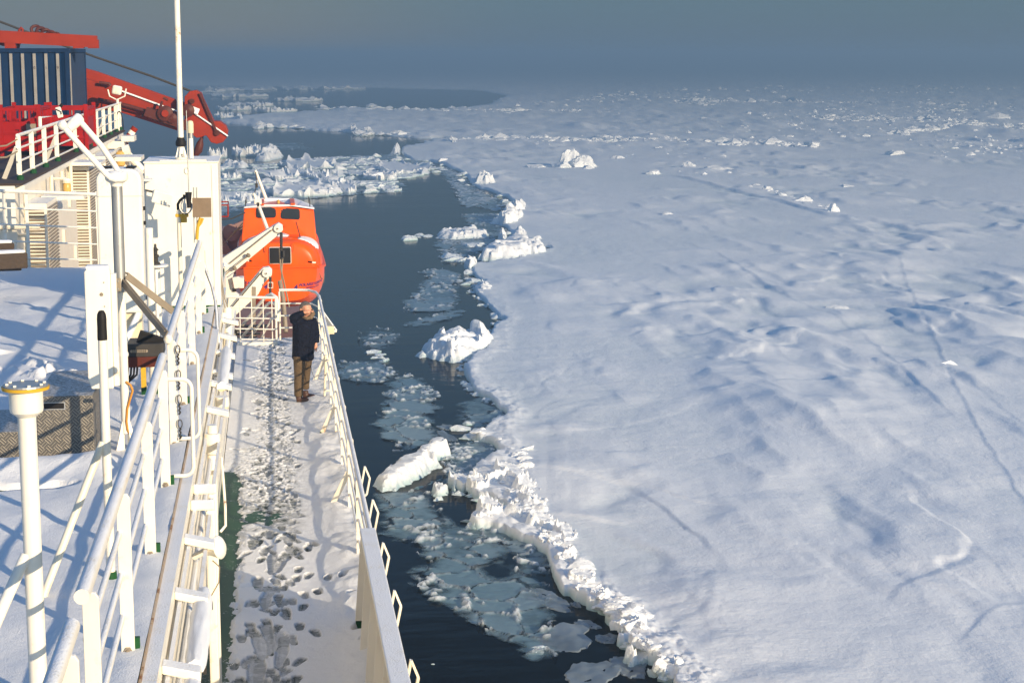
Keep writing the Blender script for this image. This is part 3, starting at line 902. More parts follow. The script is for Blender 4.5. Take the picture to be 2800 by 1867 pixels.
# flat floes of the brash field beyond the lifeboat
for i, (x0, x1, y0, y1, th, lab) in enumerate([
    (1340, 1720, 850, 935, .4, 'broad flat floe at the right end of the brash field'), (620, 1000, 825, 900, .3, 'wide grey-white floe at the upper left of the brash field'),
    (500, 1030, 1040, 1112, .45, 'long flat floe with a bright crumbled rim at the front of the brash field'), (990, 1190, 1030, 1085, .5, 'flat white floe just right of the long front floe'),
    (620, 860, 905, 955, .35, 'flat floe in the middle left of the brash field'), (800, 980, 940, 980, .4, 'small flat floe in the heart of the brash field'),
    (510, 690, 950, 985, .4, 'small tablet of ice at the left of the brash field'), (1250, 1490, 935, 985, .5, 'flat floe under the rubble at the right of the brash field'),
    (875, 1090, 975, 1020, .35, 'grey floe ringed with white chunks in the brash field'), (250, 420, 1130, 1155, .4, 'thin floe just left of the boat roof'),
    (140, 285, 958, 974, .3, 'narrow white floe near the cabinet edge'), (110, 190, 1140, 1165, .3, 'small floe beside the cabinet, level with the boat roof')]):
    a = onz(ZI(x0, (y0 + y1) / 2)); b = onz(ZI(x1, (y0 + y1) / 2)); c = onz(ZI((x0 + x1) / 2, y0)); d = onz(ZI((x0 + x1) / 2, y1))
    put(floe_mesh(700 + i * 5, th, 0.9), 'ice_floe', ((a + b) / 2).to_tuple()[:2] + (0,), ((b - a).length / 2, (c - d).length / 2, 1), 0.0, lab, 'ice floe', 'floes in the brash field beyond the lifeboat')

FIELD = zp(ZI, (110, 870), (350, 860), (620, 860), (900, 810), (1200, 790), (1480, 780), (1620, 820), (1730, 890), (1720, 930), (1490, 970), (1500, 1070), (1030, 1105), (800, 1115), (480, 1125), (110, 1200))
CLUMP = zp(ZI, (1000, 800), (1300, 770), (1620, 800), (1500, 900), (1480, 1075), (1180, 1085), (950, 1020), (1050, 900))
for i in range(95):
    p = in_poly(CLUMP if i % 2 else FIELD); w = onz(p); s = abs(random.gauss(0, 0.6)) + 0.35
    put(random.choice(BLK), 'ice_chunk', (w.x, w.y, 0.05), (s * random.uniform(.9, 1.8), s * random.uniform(.9, 1.6), s * random.uniform(.6, 1.1)), random.uniform(0, 6.3),
        'white ice chunk floating in the brash field between the lifeboat and the lead', 'ice chunk', 'chunks in the brash field', (random.uniform(-.3, .3), random.uniform(-.3, .3)))
for i in range(60):
    p = in_poly(FIELD); w = onz(p); s = random.uniform(0.8, 2.6)
    put(random.choice(FLO), 'ice_floe', (w.x, w.y, random.uniform(-.1, .05)), (s * 1.3, s * 1.8, 1), random.uniform(0, 6.3),
        'small flat floe packed into the brash field beyond the lifeboat', 'ice floe', 'small floes in the brash field')
front = zp(ZI, (795, 1112), (880, 1095), (960, 1085), (990, 1060), (1030, 1100))
for i in range(26):
    t = i / 26; x = 690 + 340 * t; p = ZI(x, 1105 - 25 * t ** 2 + random.uniform(-6, 6)); w = onz(p); s = random.uniform(.35, .9) * (1 + t)
    put(random.choice(BLK), 'ice_chunk', (w.x, w.y, 0.3), (s * 1.3, s, s * .8), random.uniform(0, 6.3), 'cream-lit chunk heaped along the front rim of the long flat floe', 'ice chunk', 'chunks on the front floe rim')

# small drifting pieces
for zf, x, y, s, n, sp, lab, g in [
    (ZE, 430, 610, .5, 7, 60, 'small white piece adrift in open water left of the lumpy floe', 'pieces left of the lumpy floe'),
    (ZE, 880, 1005, .5, 8, 40, 'small white piece in the pool beside the ice edge', 'pieces in the pool'),
    (ZN, 430, 390, .3, 9, 90, 'small crumb of ice around the oval slush patch', 'crumbs by the oval slush'),
    (ZE, 790, 800, .6, 8, 60, 'crumb of ice before the flat-topped block', 'crumbs by the flat-topped block'),
    (ZN, 1120, 1200, .22, 12, 70, 'small white lump between the tilted slab and the slab jumble', 'lumps by the slab jumble'),
    (ZN, 1240, 1050, .3, 14, 110, 'white lump scattered on the low shelf above the slab jumble', 'lumps on the low shelf'),
    (ZI, 1750, 890, .7, 14, 100, 'white fleck trailing from the right tip of the brash field', 'flecks off the brash field'),
    (ZI, 1640, 1440, .5, 8, 60, 'white fleck afloat off the low rimmed floe', 'flecks off the rimmed floe'),
    (ZF, 480, 1345, .1, 1, 1, 'single pale crumb alone in the black water at the bottom', 'lone crumb'),
    (ZF, 1240, 1250, .16, 10, 50, 'crumb at the pointed lower end of the near brash', 'crumbs at the brash tip')]:
    for i in range(n):
        p = zf(x + random.gauss(0, sp * .6), y + random.gauss(0, sp * .3)); w = onz(p); q = s * random.uniform(.5, 1.4)
        put(random.choice(BLK), 'ice_crumb', (w.x, w.y, 0.0 if poly_sd(np.array([w.x]), np.array([w.y]), POLYA)[0] < 0 else max(0, ground(w.x, w.y))), (q * 1.5, q * 1.2, q * .7), random.uniform(0, 6.3), lab, 'ice crumb', g)

# along the edge of the ice: small broken pieces fringe the shore
for i in range(120):
    k = random.randint(12, 52); a, b = EDGE_PX[k], EDGE_PX[k + 1]; t = random.random()
    p = (a[0] + (b[0] - a[0]) * t + random.gauss(0, 6), a[1] + (b[1] - a[1]) * t + random.gauss(0, 3)); w = onz(p)
    d = (w - EYE).length; s = random.uniform(.1, .28) * (d / 90)
    put(random.choice(BLK), 'ice_chunk', (w.x, w.y, max(0, ground(w.x, w.y) - 0.05)), (s * 1.5, s * 1.3, s * .9), random.uniform(0, 6.3),
        'broken white piece fringing the middle stretch of the ice edge', 'ice chunk', 'pieces along the middle ice edge', (random.uniform(-.4, .4), random.uniform(-.4, .4)))

# ------------------------------------------------------------------ hummocks and rubble on the field
def hummock(cx, cy, w, h, seed, lab, zf=ZW, name='ice_hummock'):
    p = zf(cx, cy); wd = onz(p); o = bpy.data.objects.new(name, block_mesh(seed, 0.9, 6, 0.25)); C.objects.link(o)
    o.location = (wd.x, wd.y, ground(wd.x, wd.y) - 0.15); o.scale = (w, w * 0.9, h); o.rotation_euler = (0, 0, random.uniform(0, 6.3))
    return tag(o, lab, 'ice hummock')


hummock(735, 470, 2.0, 3.5, 801, 'tall pale ice fin rising alone from the snowfield, the highest there')
hummock(765, 472, 2.6, 2.2, 802, 'lumpy white shoulder on the right of the tall ice fin')
hummock(700, 475, 2.4, 1.2, 803, 'low rounded shoulder on the left of the tall ice fin')
hummock(795, 480, 1.6, 0.9, 804, 'small lump at the right foot of the tall ice fin')
hummock(605, 475, 2.0, 0.7, 805, 'low white bump left of the tall ice fin')
hummock(1030, 498, 1.6, 0.8, 806, 'first low bump right of the tall ice fin')
hummock(1155, 475, 1.2, 1.1, 807, 'small upright nub midway between the fin and the ridge')
hummock(1260, 488, 2.2, 0.9, 808, 'broad low mound above the start of the rubble ridge')
hummock(1670, 638, 0.9, 1.2, 809, 'pointed white tooth at the lower end of the rubble ridge')
hummock(1550, 600, 1.4, 0.9, 810, 'pale squared block in the rubble ridge')
hummock(1440, 560, 1.0, 0.8, 811, 'white knob at the upper part of the rubble ridge')
hummock(1480, 578, 0.9, 0.6, 812, 'white knob in the middle of the rubble ridge')
hummock(1075, 650, 0.8, 0.4, 813, 'single bright mound in the flat snow below the fin')
hummock(1715, 545, 1.2, 0.5, 814, 'bright low mound right of the rubble ridge')
hummock(895, 443, 1.6, 0.7, 815, 'small bright bump right behind the tall ice fin')
hummock(1900, 430, 2.4, 1.0, 816, 'low white mound by itself far out on the right')
hummock(2180, 855, 0.9, 0.45, 817, 'bright bump where two snow cracks meet', zz)
hummock(1930, 718, 1.2, 0.45, 818, 'bright bump at the bend of the long snow crack', zz)

ROWS = [((330, 375), (640, 372), (1010, 375), 3.6, 40, 'white lump in the nearest long rubble row across the ice'), ((640, 385), (1100, 378), (1600, 400), 3.0, 34, 'white lump in the rubble row right of the fin'),
        ((1880, 355), (2020, 335), (2200, 320), 4.0, 36, 'white lump in the rubble bank far out on the right'), ((1280, 395), (1420, 388), (1600, 405), 3.5, 24, 'white lump in the patch of rubble behind the mounds'),
        ((1620, 295), (1900, 300), (2352, 330), 4.0, 28, 'white lump in the dim rubble line beyond the right bank'), ((0, 260), (400, 268), (900, 272), 3.4, 30, 'white lump lining the far water, dimmed by fog'),
        ((1100, 240), (1300, 236), (2300, 250), 4.5, 16, 'white lump in the farthest rubble, almost lost in fog')]
for a, b, c, s0, n, lab in ROWS:
    for i in range(n):
        t = random.random(); q0, q1 = (a, b) if t < .5 else (b, c); u = (t * 2) % 1
        p = ZW(q0[0] + (q1[0] - q0[0]) * u + random.gauss(0, 14), q0[1] + (q1[1] - q0[1]) * u + random.gauss(0, 3.2)); w = onz(p)
        d = (w - EYE).length; s = abs(random.gauss(0, .35)) * s0 * .34 + 0.25
        gz = ground(w.x, w.y) if w.y < 850 else 0.6
        put(random.choice(BLK), 'ice_lump', (w.x, w.y, max(0, gz) - .1), (s * random.uniform(1, 2.6), s * random.uniform(.8, 1.6), s * random.uniform(.4, 0.95)), random.uniform(0, 6.3), lab, 'ice lump', 'rubble rows on the ice field')
# far floes on the left, beyond the lead
for x, y, w_, n, lab in [(480, 268, 90, 11, 'pale hummock on the far left floes, dim in fog'), (100, 280, 90, 10, 'pale lump on the far left ice behind the crane'), (700, 355, 180, 8, 'white lump on the narrow far tongue of ice'),
                         (350, 395, 110, 11, 'white lump in the streaky far ice left of the lead'), (900, 265, 200, 8, 'faint lump on the ice strip across the dark water'), (1150, 425, 300, 18, 'white lump along the far shore of the dark water'),
                         (1400, 628, 230, 16, 'white lump along the near shore of the far tongue'), (560, 570, 200, 8, 'small lump on the shoreline beyond the crane hook')]:
    for i in range(n):
        p = ZI(x + random.uniform(-w_, w_), y + random.gauss(0, 5)); w = onz(p); s = random.uniform(.6, 2.2) * (w.length / 700) ** .5
        put(random.choice(BLK), 'ice_lump', (w.x, w.y, 0.3), (s * random.uniform(1, 2.6), s * 1.2, s * random.uniform(.5, 1.0)), random.uniform(0, 6.3), lab, 'ice lump', 'lumps on the far left ice')
for i, (x, y, w_, h_) in enumerate([(300, 270, 260, 14), (700, 272, 150, 10), (250, 325, 260, 10), (720, 360, 210, 9), (430, 400, 110, 12), (560, 445, 190, 6), (230, 430, 160, 8), (150, 490, 90, 10), (960, 265, 300, 8), (330, 780, 130, 18), (90, 800, 90, 9)]):
    p = ZI(x, y); w = onz(p); k = mpp(p) / 2.851; el = H / w.length
    put(floe_mesh(900 + i * 5, 0.6, 1.2), 'ice_floe', (w.x, w.y, 0), (w_ * k * .8, h_ * k / el * .8, 1), 0.0, 'long pale floe beyond the lead behind the crane and mast', 'ice floe', 'far floes behind the crane')

# the countless smaller lumps of the far rubble, one mass
def rubble_mass():
    rnd = np.random.RandomState(3)
    base = []
    for k in range(8):
        bm = bmesh.new(); bmesh.ops.create_icosphere(bm, subdivisions=1, radius=1.0)
        P = np.array([v.co[:] for v in bm.verts]); P *= (0.7 + 0.6 * rnd.rand(len(P)))[:, None]; P[:, 2] = np.maximum(P[:, 2], -.2)
        base.append((P, np.array([[v.index for v in f.verts] for f in bm.faces]))); bm.free()
    V = []; T = []; n = 0
    rows = [(a_, b_, c_, s_, 420, 3.0, 13) for a_, b_, c_, s_, q_, l_ in ROWS[:4]] + [(a_, b_, c_, s_, 500, 4.0, 16) for a_, b_, c_, s_, q_, l_ in ROWS[4:]]
    rows += [((1400, 300), (1900, 270), (2352, 265), 3.2, 700, 20, 60), ((1100, 345), (1700, 350), (2352, 380), 1.8, 350, 22, 60), ((2050, 400), (2200, 400), (2352, 410), 2.2, 250, 14, 30),
             ((930, 500), (1280, 500), (1330, 480), 1.2, 60, 8, 30), ((1400, 545), (1500, 580), (1680, 635), 1.5, 160, 5, 12), ((600, 385), (900, 400), (1300, 420), 1.5, 150, 14, 50), ((-300, 190), (0, 200), (300, 205), 4.5, 260, 5, 60), ((500, 250), (1200, 200), (2300, 190), 5.0, 500, 9, 80)]
    for a_, b_, c_, s0, cnt, sy, sx in rows:
        for i in range(cnt):
            t = rnd.rand(); q0, q1 = (a_, b_) if t < .5 else (b_, c_); u = (t * 2) % 1
            cl = perlin(np.array([t * 23.0]), np.array([s0]), 77)[0]
            if cl < -.1 and rnd.rand() < .7: continue
            p = ZW(q0[0] + (q1[0] - q0[0]) * u + rnd.randn() * sx, q0[1] + (q1[1] - q0[1]) * u + rnd.randn() * sy)
            if p[1] < 172: continue
            w = onz(p); inside = poly_sd(np.array([w.x]), np.array([w.y]), POLYA)[0] > 0
            if not inside: continue
            s = (0.08 + rnd.exponential(.15)) * s0 * .42; gz = ground(w.x, w.y) if w.length < 850 else .7
            P, Fc = base[rnd.randint(8)]; an = rnd.rand() * 6.3; ca, sa = math.cos(an), math.sin(an)
            Q = P * np.array([s * (.8 + 1.6 * rnd.rand()), s * (.8 + rnd.rand()), s * (.4 + .6 * rnd.rand())])
            Q = np.stack([Q[:, 0] * ca - Q[:, 1] * sa + w.x, Q[:, 0] * sa + Q[:, 1] * ca + w.y, Q[:, 2] + gz - .05], -1)
            V.append(Q); T.append(Fc + n); n += len(Q)
    o = npmesh('ice_rubble', np.concatenate(V), np.concatenate(T), M['block'], smooth=False)
    tag(o, kind='stuff')


rubble_mass()
# ================================================================== the ship
WD, UD, TD = 11.3, 13.4, 15.05          # walkway, upper deck, terrace heights
WHITE = (0.82, 0.76, 0.64)
M['white'] = painted("white_paint", WHITE, rust=0.30)
M['clean'] = painted("clean_white_paint", (0.84, 0.785, 0.67), rust=0.10)
M['rusty'] = painted("rust_streaked_white_paint", (0.78, 0.70, 0.54), rust=0.75)
M['rustedge'] = painted("rusty_edge_paint", (0.55, 0.42, 0.30), rust=1.3, snow=False)
M['red'] = painted("red_paint", (0.33, 0.006, 0.003), rust=0.05, snow=False, rough=0.45, var=0.25)
M['craned'] = painted("crane_red_paint", (0.29, 0.024, 0.003), rust=0.05, snow=False, rough=0.5, var=0.2)
M['blue'] = painted("container_blue_paint", (0.002, 0.020, 0.065), rust=0.1, snow=False, rough=0.5, var=0.3)
M['green'] = painted("green_deck_paint", (0.012, 0.075, 0.022), rust=0.0, snow=False, rough=0.55, var=0.35)
M['galv'] = painted("galvanised_steel", (0.42, 0.42, 0.41), snow=False, rough=0.42, metal=0.6, var=0.2)
M['tan'] = painted("weathered_bracket_steel", (0.33, 0.27, 0.20), snow=False, rough=0.6, metal=0.3, var=0.3)
M['black'] = painted("black_rubber", (0.014, 0.013, 0.012), snow=True, rough=0.6, var=0.3)
M['grip'] = painted("black_grip", (0.016, 0.014, 0.013), snow=False, rough=0.6, var=0.3)
M['dark'] = painted("dark_machinery", (0.05, 0.045, 0.04), rust=0.3, snow=False, rough=0.55, var=0.4)
M['yellow'] = painted("yellow_paint", (0.62, 0.36, 0.03), rust=0.5, snow=False, rough=0.5)
M['rope'] = painted("rope_fibre", (0.30, 0.24, 0.17), snow=False, rough=0.9, var=0.4)
M['wire'] = painted("steel_wire", (0.05, 0.045, 0.04), snow=False, rough=0.6)
M['mauve'] = painted("mauve_paint_with_shade", (0.30, 0.18, 0.16), snow=False, rough=0.6, var=0.2)  # the after davit's shade is put into this mauve; the boat deck shares it
M['board'] = painted("brown_board", (0.26, 0.185, 0.12), snow=False, rough=0.8, var=0.35)
M['orange_hose'] = painted("orange_hose", (0.55, 0.24, 0.04), snow=False, rough=0.5)
M['cream'] = painted("cream_lamp_glass", (0.72, 0.62, 0.42), snow=False, rough=0.25)
M['amber'] = painted("amber_lamp_glass", (0.62, 0.38, 0.10), snow=False, rough=0.2)
M['navyink'] = painted("navy_lettering", (0.05, 0.02, 0.16), snow=False, rough=0.5)
M['blackink'] = painted("black_lettering", (0.03, 0.004, 0.004), snow=False, rough=0.6)


def mat_boat():
    m = Mat("orange_hull_paint", 0.32)
    n = m.noise(1.8, 5, 0.6); st = m.noise(4, 4, 0.6, stretch=(1, 1, 0.15))
    c = m.mix(m.ramp(n, [(0.3, 0.0), (0.7, 1.0)]), (0.82, 0.082, 0.0), (0.88, 0.11, 0.0))
    m.set(Base_Color=m.mix(m.ramp(st, [(0.55, 0.0), (0.8, 0.35)]), c, (0.62, 0.09, 0.02)))
    m.set(Specular_IOR_Level=0.22)
    m.bump(m.noise(3, 3), 0.05, 0.05)
    return m.m


M['boat'] = mat_boat()
g = Mat("dark_window_glass", 0.06); g.set(Base_Color=g.mix(g.noise(2.5, 2), (0.006, 0.007, 0.006), (0.035, 0.032, 0.02))); M['glass'] = g.m
g = Mat("snow_cover", 0.75); g.set(Base_Color=(0.84, 0.85, 0.87)); g.bump(g.math('ADD', g.noise(14, 5, 0.6), g.noise(90, 2, 0.7)), 0.3, 0.03); M['snow'] = g.m


def mat_decksnow():
    m = Mat("deck_snow", 0.75)
    n = m.noise(1.3, 5, 0.6); d = m.noise(7, 6, 0.65)
    at = m.node('ShaderNodeAttribute', attribute_name='worn')
    c = m.mix(n, (0.80, 0.81, 0.83), (0.88, 0.88, 0.89))
    wf = m.math('MULTIPLY', at.outputs['Fac'], m.ramp(d, [(0.34, 0.55), (0.52, 1.0)]))
    m.set(Base_Color=m.mix(wf, c, m.mix(m.noise(11, 4), (0.016, 0.036, 0.02), (0.10, 0.11, 0.10))))
    m.bump(m.math('ADD', m.noise(16, 5, 0.65), m.math('MULTIPLY', m.noise(75, 3, 0.7), 0.9)), 0.5, 0.03)
    return m.m


M['decksnow'] = mat_decksnow()


gd = Mat("green_walkway_paint", 0.55)
fl_ = gd.math('ADD', gd.noise(34, 5, .7), gd.math('MULTIPLY', gd.noise(3, 4), .45))
gd.set(Base_Color=gd.mix(gd.ramp(fl_, [(.86, 0.0), (.92, .8)]), gd.mix(gd.noise(4, 5), (0.008, 0.05, 0.016), (0.02, 0.085, 0.03)), (0.75, .76, .76))); M['deckgreen'] = gd.m


def mat_checker():
    m = Mat("checker_plate", 0.5, 0.35)
    tcn = m.coord('Object')
    mp = m.node('ShaderNodeMapping'); mp.inputs['Scale'].default_value = (11, 11, 11); m.l.new(tcn, mp.inputs[0])
    sp = m.node('ShaderNodeSeparateXYZ'); m.l.new(mp.outputs[0], sp.inputs[0])
    v = m.math('ADD', sp.outputs[2], sp.outputs[1])
    a = m.math('ADD', sp.outputs[0], v); b = m.math('SUBTRACT', sp.outputs[0], v)
    par = m.math('MODULO', m.math('ADD', m.math('FLOOR', a), m.math('ADD', m.math('FLOOR', b), 100.0)), 2.0)
    w1 = m.math('SINE', m.math('MULTIPLY', a, 6.2832 * 2.5)); w2 = m.math('SINE', m.math('MULTIPLY', b, 6.2832 * 2.5))
    h = m.math('ADD', m.math('MULTIPLY', w1, par), m.math('MULTIPLY', w2, m.math('SUBTRACT', 1.0, par)))
    hh = m.ramp(h, [(0.45, 0.0), (0.95, 1.0)])
    up = upness(m, 0.5, 0.8); fro = m.math('MULTIPLY', up, m.ramp(m.noise(40, 4, 0.7), [(0.4, 0), (0.6, 0.6)]))
    c = m.mix(hh, (0.13, 0.118, 0.10), (0.46, 0.40, 0.31)); c = m.mix(m.math('MULTIPLY', m.noise(3, 4), 0.5), c, (0.12, 0.11, 0.10))
    m.set(Base_Color=m.mix(fro, c, SNOWC)); m.bump(hh, 0.5, 0.01)
    return m.m


M['checker'] = mat_checker()


def mat_wood(name, a, b):
    m = Mat(name, 0.8)
    n = m.noise(3, 6, 0.6, stretch=(1, 8, 8)); up = upness(m, 0.5, 0.8)
    m.set(Base_Color=m.mix(n, a, b)); m.bump(n, 0.4, 0.02); return m.m


M['plank'] = mat_wood("dark_deck_wood", (0.018, 0.011, 0.007), (0.07, 0.042, 0.026))
M['log'] = mat_wood("weathered_timber", (0.02, 0.013, 0.008), (0.08, 0.05, 0.03))

# ------------------------------------------------------------------ hull, decks, deckhouse
ship = thing('ship', (-3, 20, 0), 'white research ship seen from its bridge, with hull, deckhouse and coaming', 'ship')
mb = MB()
mb.bounds((-14, -30, -3), (1.18, 39.6, WD - .06)); mb.bounds((-14, 39.603, -3), (1.18, 90, 9.1))
hull = mb.build('hull', M['white'], ship)
mb = MB(); mb.bounds((-14, -2, WD - .055), (-0.80, 35.25, UD - .06)); mb.build('upper_deck_wall', M['clean'], ship)
# coaming along the edge of the upper deck, thin and rusty at its inner lip
mb = MB(); mb.bounds((-0.797, 4, WD), (-0.70, 31.5, UD + .10)); mb.build('coaming', M['clean'], ship)
mb = MB(); mb.bounds((-0.815, 4, UD - .05), (-0.799, 31.4, UD + .115)); mb.build('coaming_lip', M['rustedge'], ship)
mb = MB(); mb.bounds((-14, 36, 9.105), (-4.86, 62, TD - .05)); mb.build('deckhouse', M['white'], ship)
mb = MB(); mb.bounds((-5.0, 36.2, TD - .16), (-4.70, 61, TD - .052)); mb.build('terrace_edge', M['clean'], ship)
mb = MB(); mb.bounds((-0.815, 35.26, 9.105), (-14, 35.32, UD + .02)); mb.build('deck_end_plate', M['clean'], ship)


def louvre(y0, y1, z0, z1, dep=0.45):
    """vent box standing off the deckhouse wall, slats on its forward and outboard faces"""
    x0, x1 = -4.855, -4.86 + dep
    mb = MB(); mb.bounds((x0, y0, z0), (x1, y1, z1)); v = mb.build('vent', M['clean'], ship)
    mb = MB(); n = int((z1 - z0) / 0.075)
    for i in range(n):
        z = z0 + .06 + i * (z1 - z0 - .1) / n
        mb.bar((x0 + .03, y0 - .012, z), (x1 - .05, y0 - .012, z), 0.035, 0.03, (0, -1, .8))
        mb.bar((x1 + .012, y0 + .05, z), (x1 + .012, y1 - .05, z), 0.035, 0.03, (.8, 0, 1))
    mb.build('louvre', M['tan'], v)


louvre(37.2, 39.0, 12.2, 14.55); louvre(45.5, 48.2, 12.0, 14.8, .5); louvre(50.2, 53.5, 11.8, 14.8, .5)
for y, x in ((36.3, -4.7), (40.8, -4.72), (42.2, -4.65), (44.6, -4.7), (49.4, -4.6)):
    mb = MB(); mb.tube([(x, y, 9.2), (x, y, 14.9)], 0.045, 8)
    for z in (11.2, 12.6, 14.0): mb.bounds((-4.862, y - .06, z - .03), (x, y + .06, z + .03))
    mb.build('wall_pipe', M['rusty'], ship)
for y, z in ((41.2, 13.5), (42.6, 14.2), (43.5, 12.9), (44.2, 12.2), (38.2, 11.4), (47.1, 11.3)):
    mb = MB(); mb.bounds((-4.855, y - .12, z - .15), (-4.5, y + .12, z + .15)); mb.tube([(-4.6, y, z - .15), (-4.6, y, z - .9)], .03, 8); mb.build('wall_box', M['rusty'], ship, bevel=.01)
mb = MB(); mb.bounds((-4.857, 40.0, 9.2), (-4.55, 44.2, 14.3)); mb.build('wall_recess', M['white'], ship)
mb = MB(); mb.tube([(-5.6, 35.95, 14.2), (-4.4, 35.95, 14.2)], .05, 8); mb.build('wall_pipe', M['rusty'], ship)
for a_, b_ in (((-4.8, 39.5, 14.45), (-3.9, 40.3, 14.53)), ((-4.8, 44.9, 14.86), (-4.0, 46.2, 14.94)), ((-4.8, 53, 14.5), (-3.6, 54.5, 14.62))):
    mb = MB(); mb.bounds(a_, b_); mb.build('eave', M['clean'], ship)

mb = MB(); mb.bounds((-0.70, 4, WD - .055), (1.165, 39.6, WD)); tag(mb.build('walkway_deck', M['deckgreen']), kind='structure')
mb = MB(); mb.bounds((-14, 4, UD - .055), (-0.82, 35.25, UD)); tag(mb.build('upper_deck', M['green']), kind='structure')
mb = MB(); mb.bounds((-14, 36, TD - .048), (-4.72, 62, TD)); tag(mb.build('terrace_deck', M['plank']), kind='structure')
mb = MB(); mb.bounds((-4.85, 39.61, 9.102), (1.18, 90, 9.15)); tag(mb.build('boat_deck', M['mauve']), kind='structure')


# ------------------------------------------------------------------ snow lying on the decks
def sheet(name, x0, x1, y0, y1, rx, ry, z0, fn, mat):
    nx = int((x1 - x0) / rx); ny = int((y1 - y0) / ry)
    X, Y = np.meshgrid(np.linspace(x0, x1, nx), np.linspace(y0, y1, ny))
    h, worn = fn(X, Y)
    idx = np.arange(nx * ny).reshape(ny, nx)
    q = np.stack([idx[:-1, :-1], idx[:-1, 1:], idx[1:, 1:], idx[1:, :-1]], -1).reshape(-1, 4)
    keep = (h > -0.02).ravel(); q = q[keep[q].any(1)]
    o = npmesh(name, np.stack([X.ravel(), Y.ravel(), (z0 + h).ravel()], -1), q, mat)
    a = o.data.attributes.new('worn', 'FLOAT', 'POINT'); a.data.foreach_set('value', np.clip(worn, 0, 1).ravel().astype(np.float32))
    return tag(o, kind='stuff')


def stamp(X, Y, h, worn, cx, cy, ang, L, W, dep, wear):
    """one boot print: sole and heel pressed into the snow, a lip pushed up round it"""
    m = (np.abs(X - cx) < L) & (np.abs(Y - cy) < L)
    if not m.any(): return
    ca, sa = math.cos(ang), math.sin(ang)
    u = ((X[m] - cx) * ca + (Y[m] - cy) * sa); v = (-(X[m] - cx) * sa + (Y[m] - cy) * ca)
    wv = W * (0.5 + 0.08 * np.sin(u / L * 5)); d1 = np.abs(u + .012 * perlin(X[m] / .05, Y[m] / .05, 417)) / (L * .5); d2 = np.abs(v) / wv
    r = (d1 ** 3 + d2 ** 3) ** (1 / 3.)
    ins = sstep(1.05, 0.88, r); lip = np.exp(-((r - 1.15) / .12) ** 2)
    tread = (np.sin(u * 2 * np.pi / 0.035) > 0.2) * 0.006
    hm = h[m]
    h[m] = hm * (1 - ins) + ins * np.minimum(hm, (.014 if dep > .04 else .028) + tread) + lip * 0.003
    worn[m] = np.maximum(worn[m] * (1 - ins * .6), ins * wear * (0.55 + 0.45 * (np.sin(u * 2 * np.pi / 0.04) > -.2)))


def walk_snow(X, Y):
    rnd = random.Random(5)
    h = 0.045 + 0.012 * fbm(X / .8, Y / 1.1, 3, 401) + 0.004 * fbm(X / .12, Y / .12, 2, 402)
    # drift against the rail and bulwark
    dr = sstep(0.45, 1.15, X + .16 * perlin(X * 0, Y / 1.1, 403))
    h += dr * (0.11 + 0.10 * fbm(X / .5, Y / .8, 3, 404))
    # bare scuppers by the bulwark feet
    hole = sstep(.35, .6, perlin(X / .35, Y / .4, 405)) * sstep(.85, 1.05, X) * sstep(21, 19.5, Y); h -= hole * .35
    # bare green strip along the house side, forward of the lamps
    strip = sstep(-0.30, -0.54, X - 0.16 * fbm(X / .16, Y / .25, 5, 406, .75) + 0.010 * (22 - Y) + .022 * np.maximum(0, Y - 22)) * sstep(27.5, 25.5, Y)
    h -= strip * 0.13
    for y, w in ((20.65, .05), (23.9, .5)):
        band = np.exp(-((Y - y + .15 * perlin(X / .3, Y * 0, 407)) / w) ** 2) * sstep(.35, -.1, X) * (0.6 + 0.8 * fbm(X / .2, Y / .2, 3, 408)); h -= band * (.10 if w < .1 else .085)
    # trodden middle: churned
    tr = np.exp(-((X - 0.08 - 0.05 * np.sin(Y * .5)) / 0.30) ** 2) * sstep(22.5, 24.5, Y) + np.exp(-((X + .25) / .35) ** 2) * np.exp(-((Y - 26.5) / 1.6) ** 2) * .7
    f1, f2, idn = voro(X / .062 + .5 * perlin(X / .08, Y / .08, 409), Y / .085 + .4 * perlin(X / .07, Y / .07, 412), 21)
    ch = (_perm[idn] / 4096.0 - .5) * .032 * sstep(0, .3, f2 - f1) + 0.022 * fbm(X / .08, Y / .08, 3, 410)
    h += tr * (ch - .012)
    worn = np.clip(tr * sstep(.008, -.016, ch) * 1.1, 0, .95) + np.exp(-((Y - 23.9) / .8) ** 2) * sstep(.6, .3, X) * np.clip(.45 + 1.5 * fbm(X / .25, Y / .2, 4, 411), 0, 1)
    worn += np.clip(strip * 1.4, 0, 1) * .0
    h = np.where(worn > .4, np.minimum(h, .02), h)
    for i in range(270):
        y = rnd.uniform(15.5, 38.5) if i > 85 else rnd.uniform(14.2, 23.2)
        x = 0.12 + rnd.gauss(0, .21) - (0.1 if y < 20 else 0); a = math.pi / 2 + rnd.gauss(0, .25)
        deep = y < 23.5
        stamp(X, Y, h, worn, x, y, a, .29, .105, .06 if rnd.random() < .7 else .03, rnd.choice((.7, .85, 1.0, 1.0)) if deep else rnd.uniform(.45, 1.0))
    for i in range(16):
        stamp(X, Y, h, worn, rnd.uniform(-.2, .3), rnd.uniform(15.0, 22.5), math.pi / 2 + rnd.gauss(0, .1), rnd.uniform(.5, .9), .13, .06, rnd.uniform(.4, .8))
    for x, y in ((-.42, 29.4), (-.36, 29.6), (-.27, 29.5), (-.40, 33.2), (-.30, 34.6), (-.22, 30.9), (-.35, 27.9), (-.5, 28.1), (-.25, 36.4)):
        stamp(X, Y, h, worn, x, y, rnd.uniform(0, 3), .28, .12, .05, .4)
    h = np.minimum(h, .4)
    return h, worn


sheet('walkway_snow', -0.69, 1.14, 13.5, 39.5, 0.0115, 0.02, WD, walk_snow, M['decksnow'])


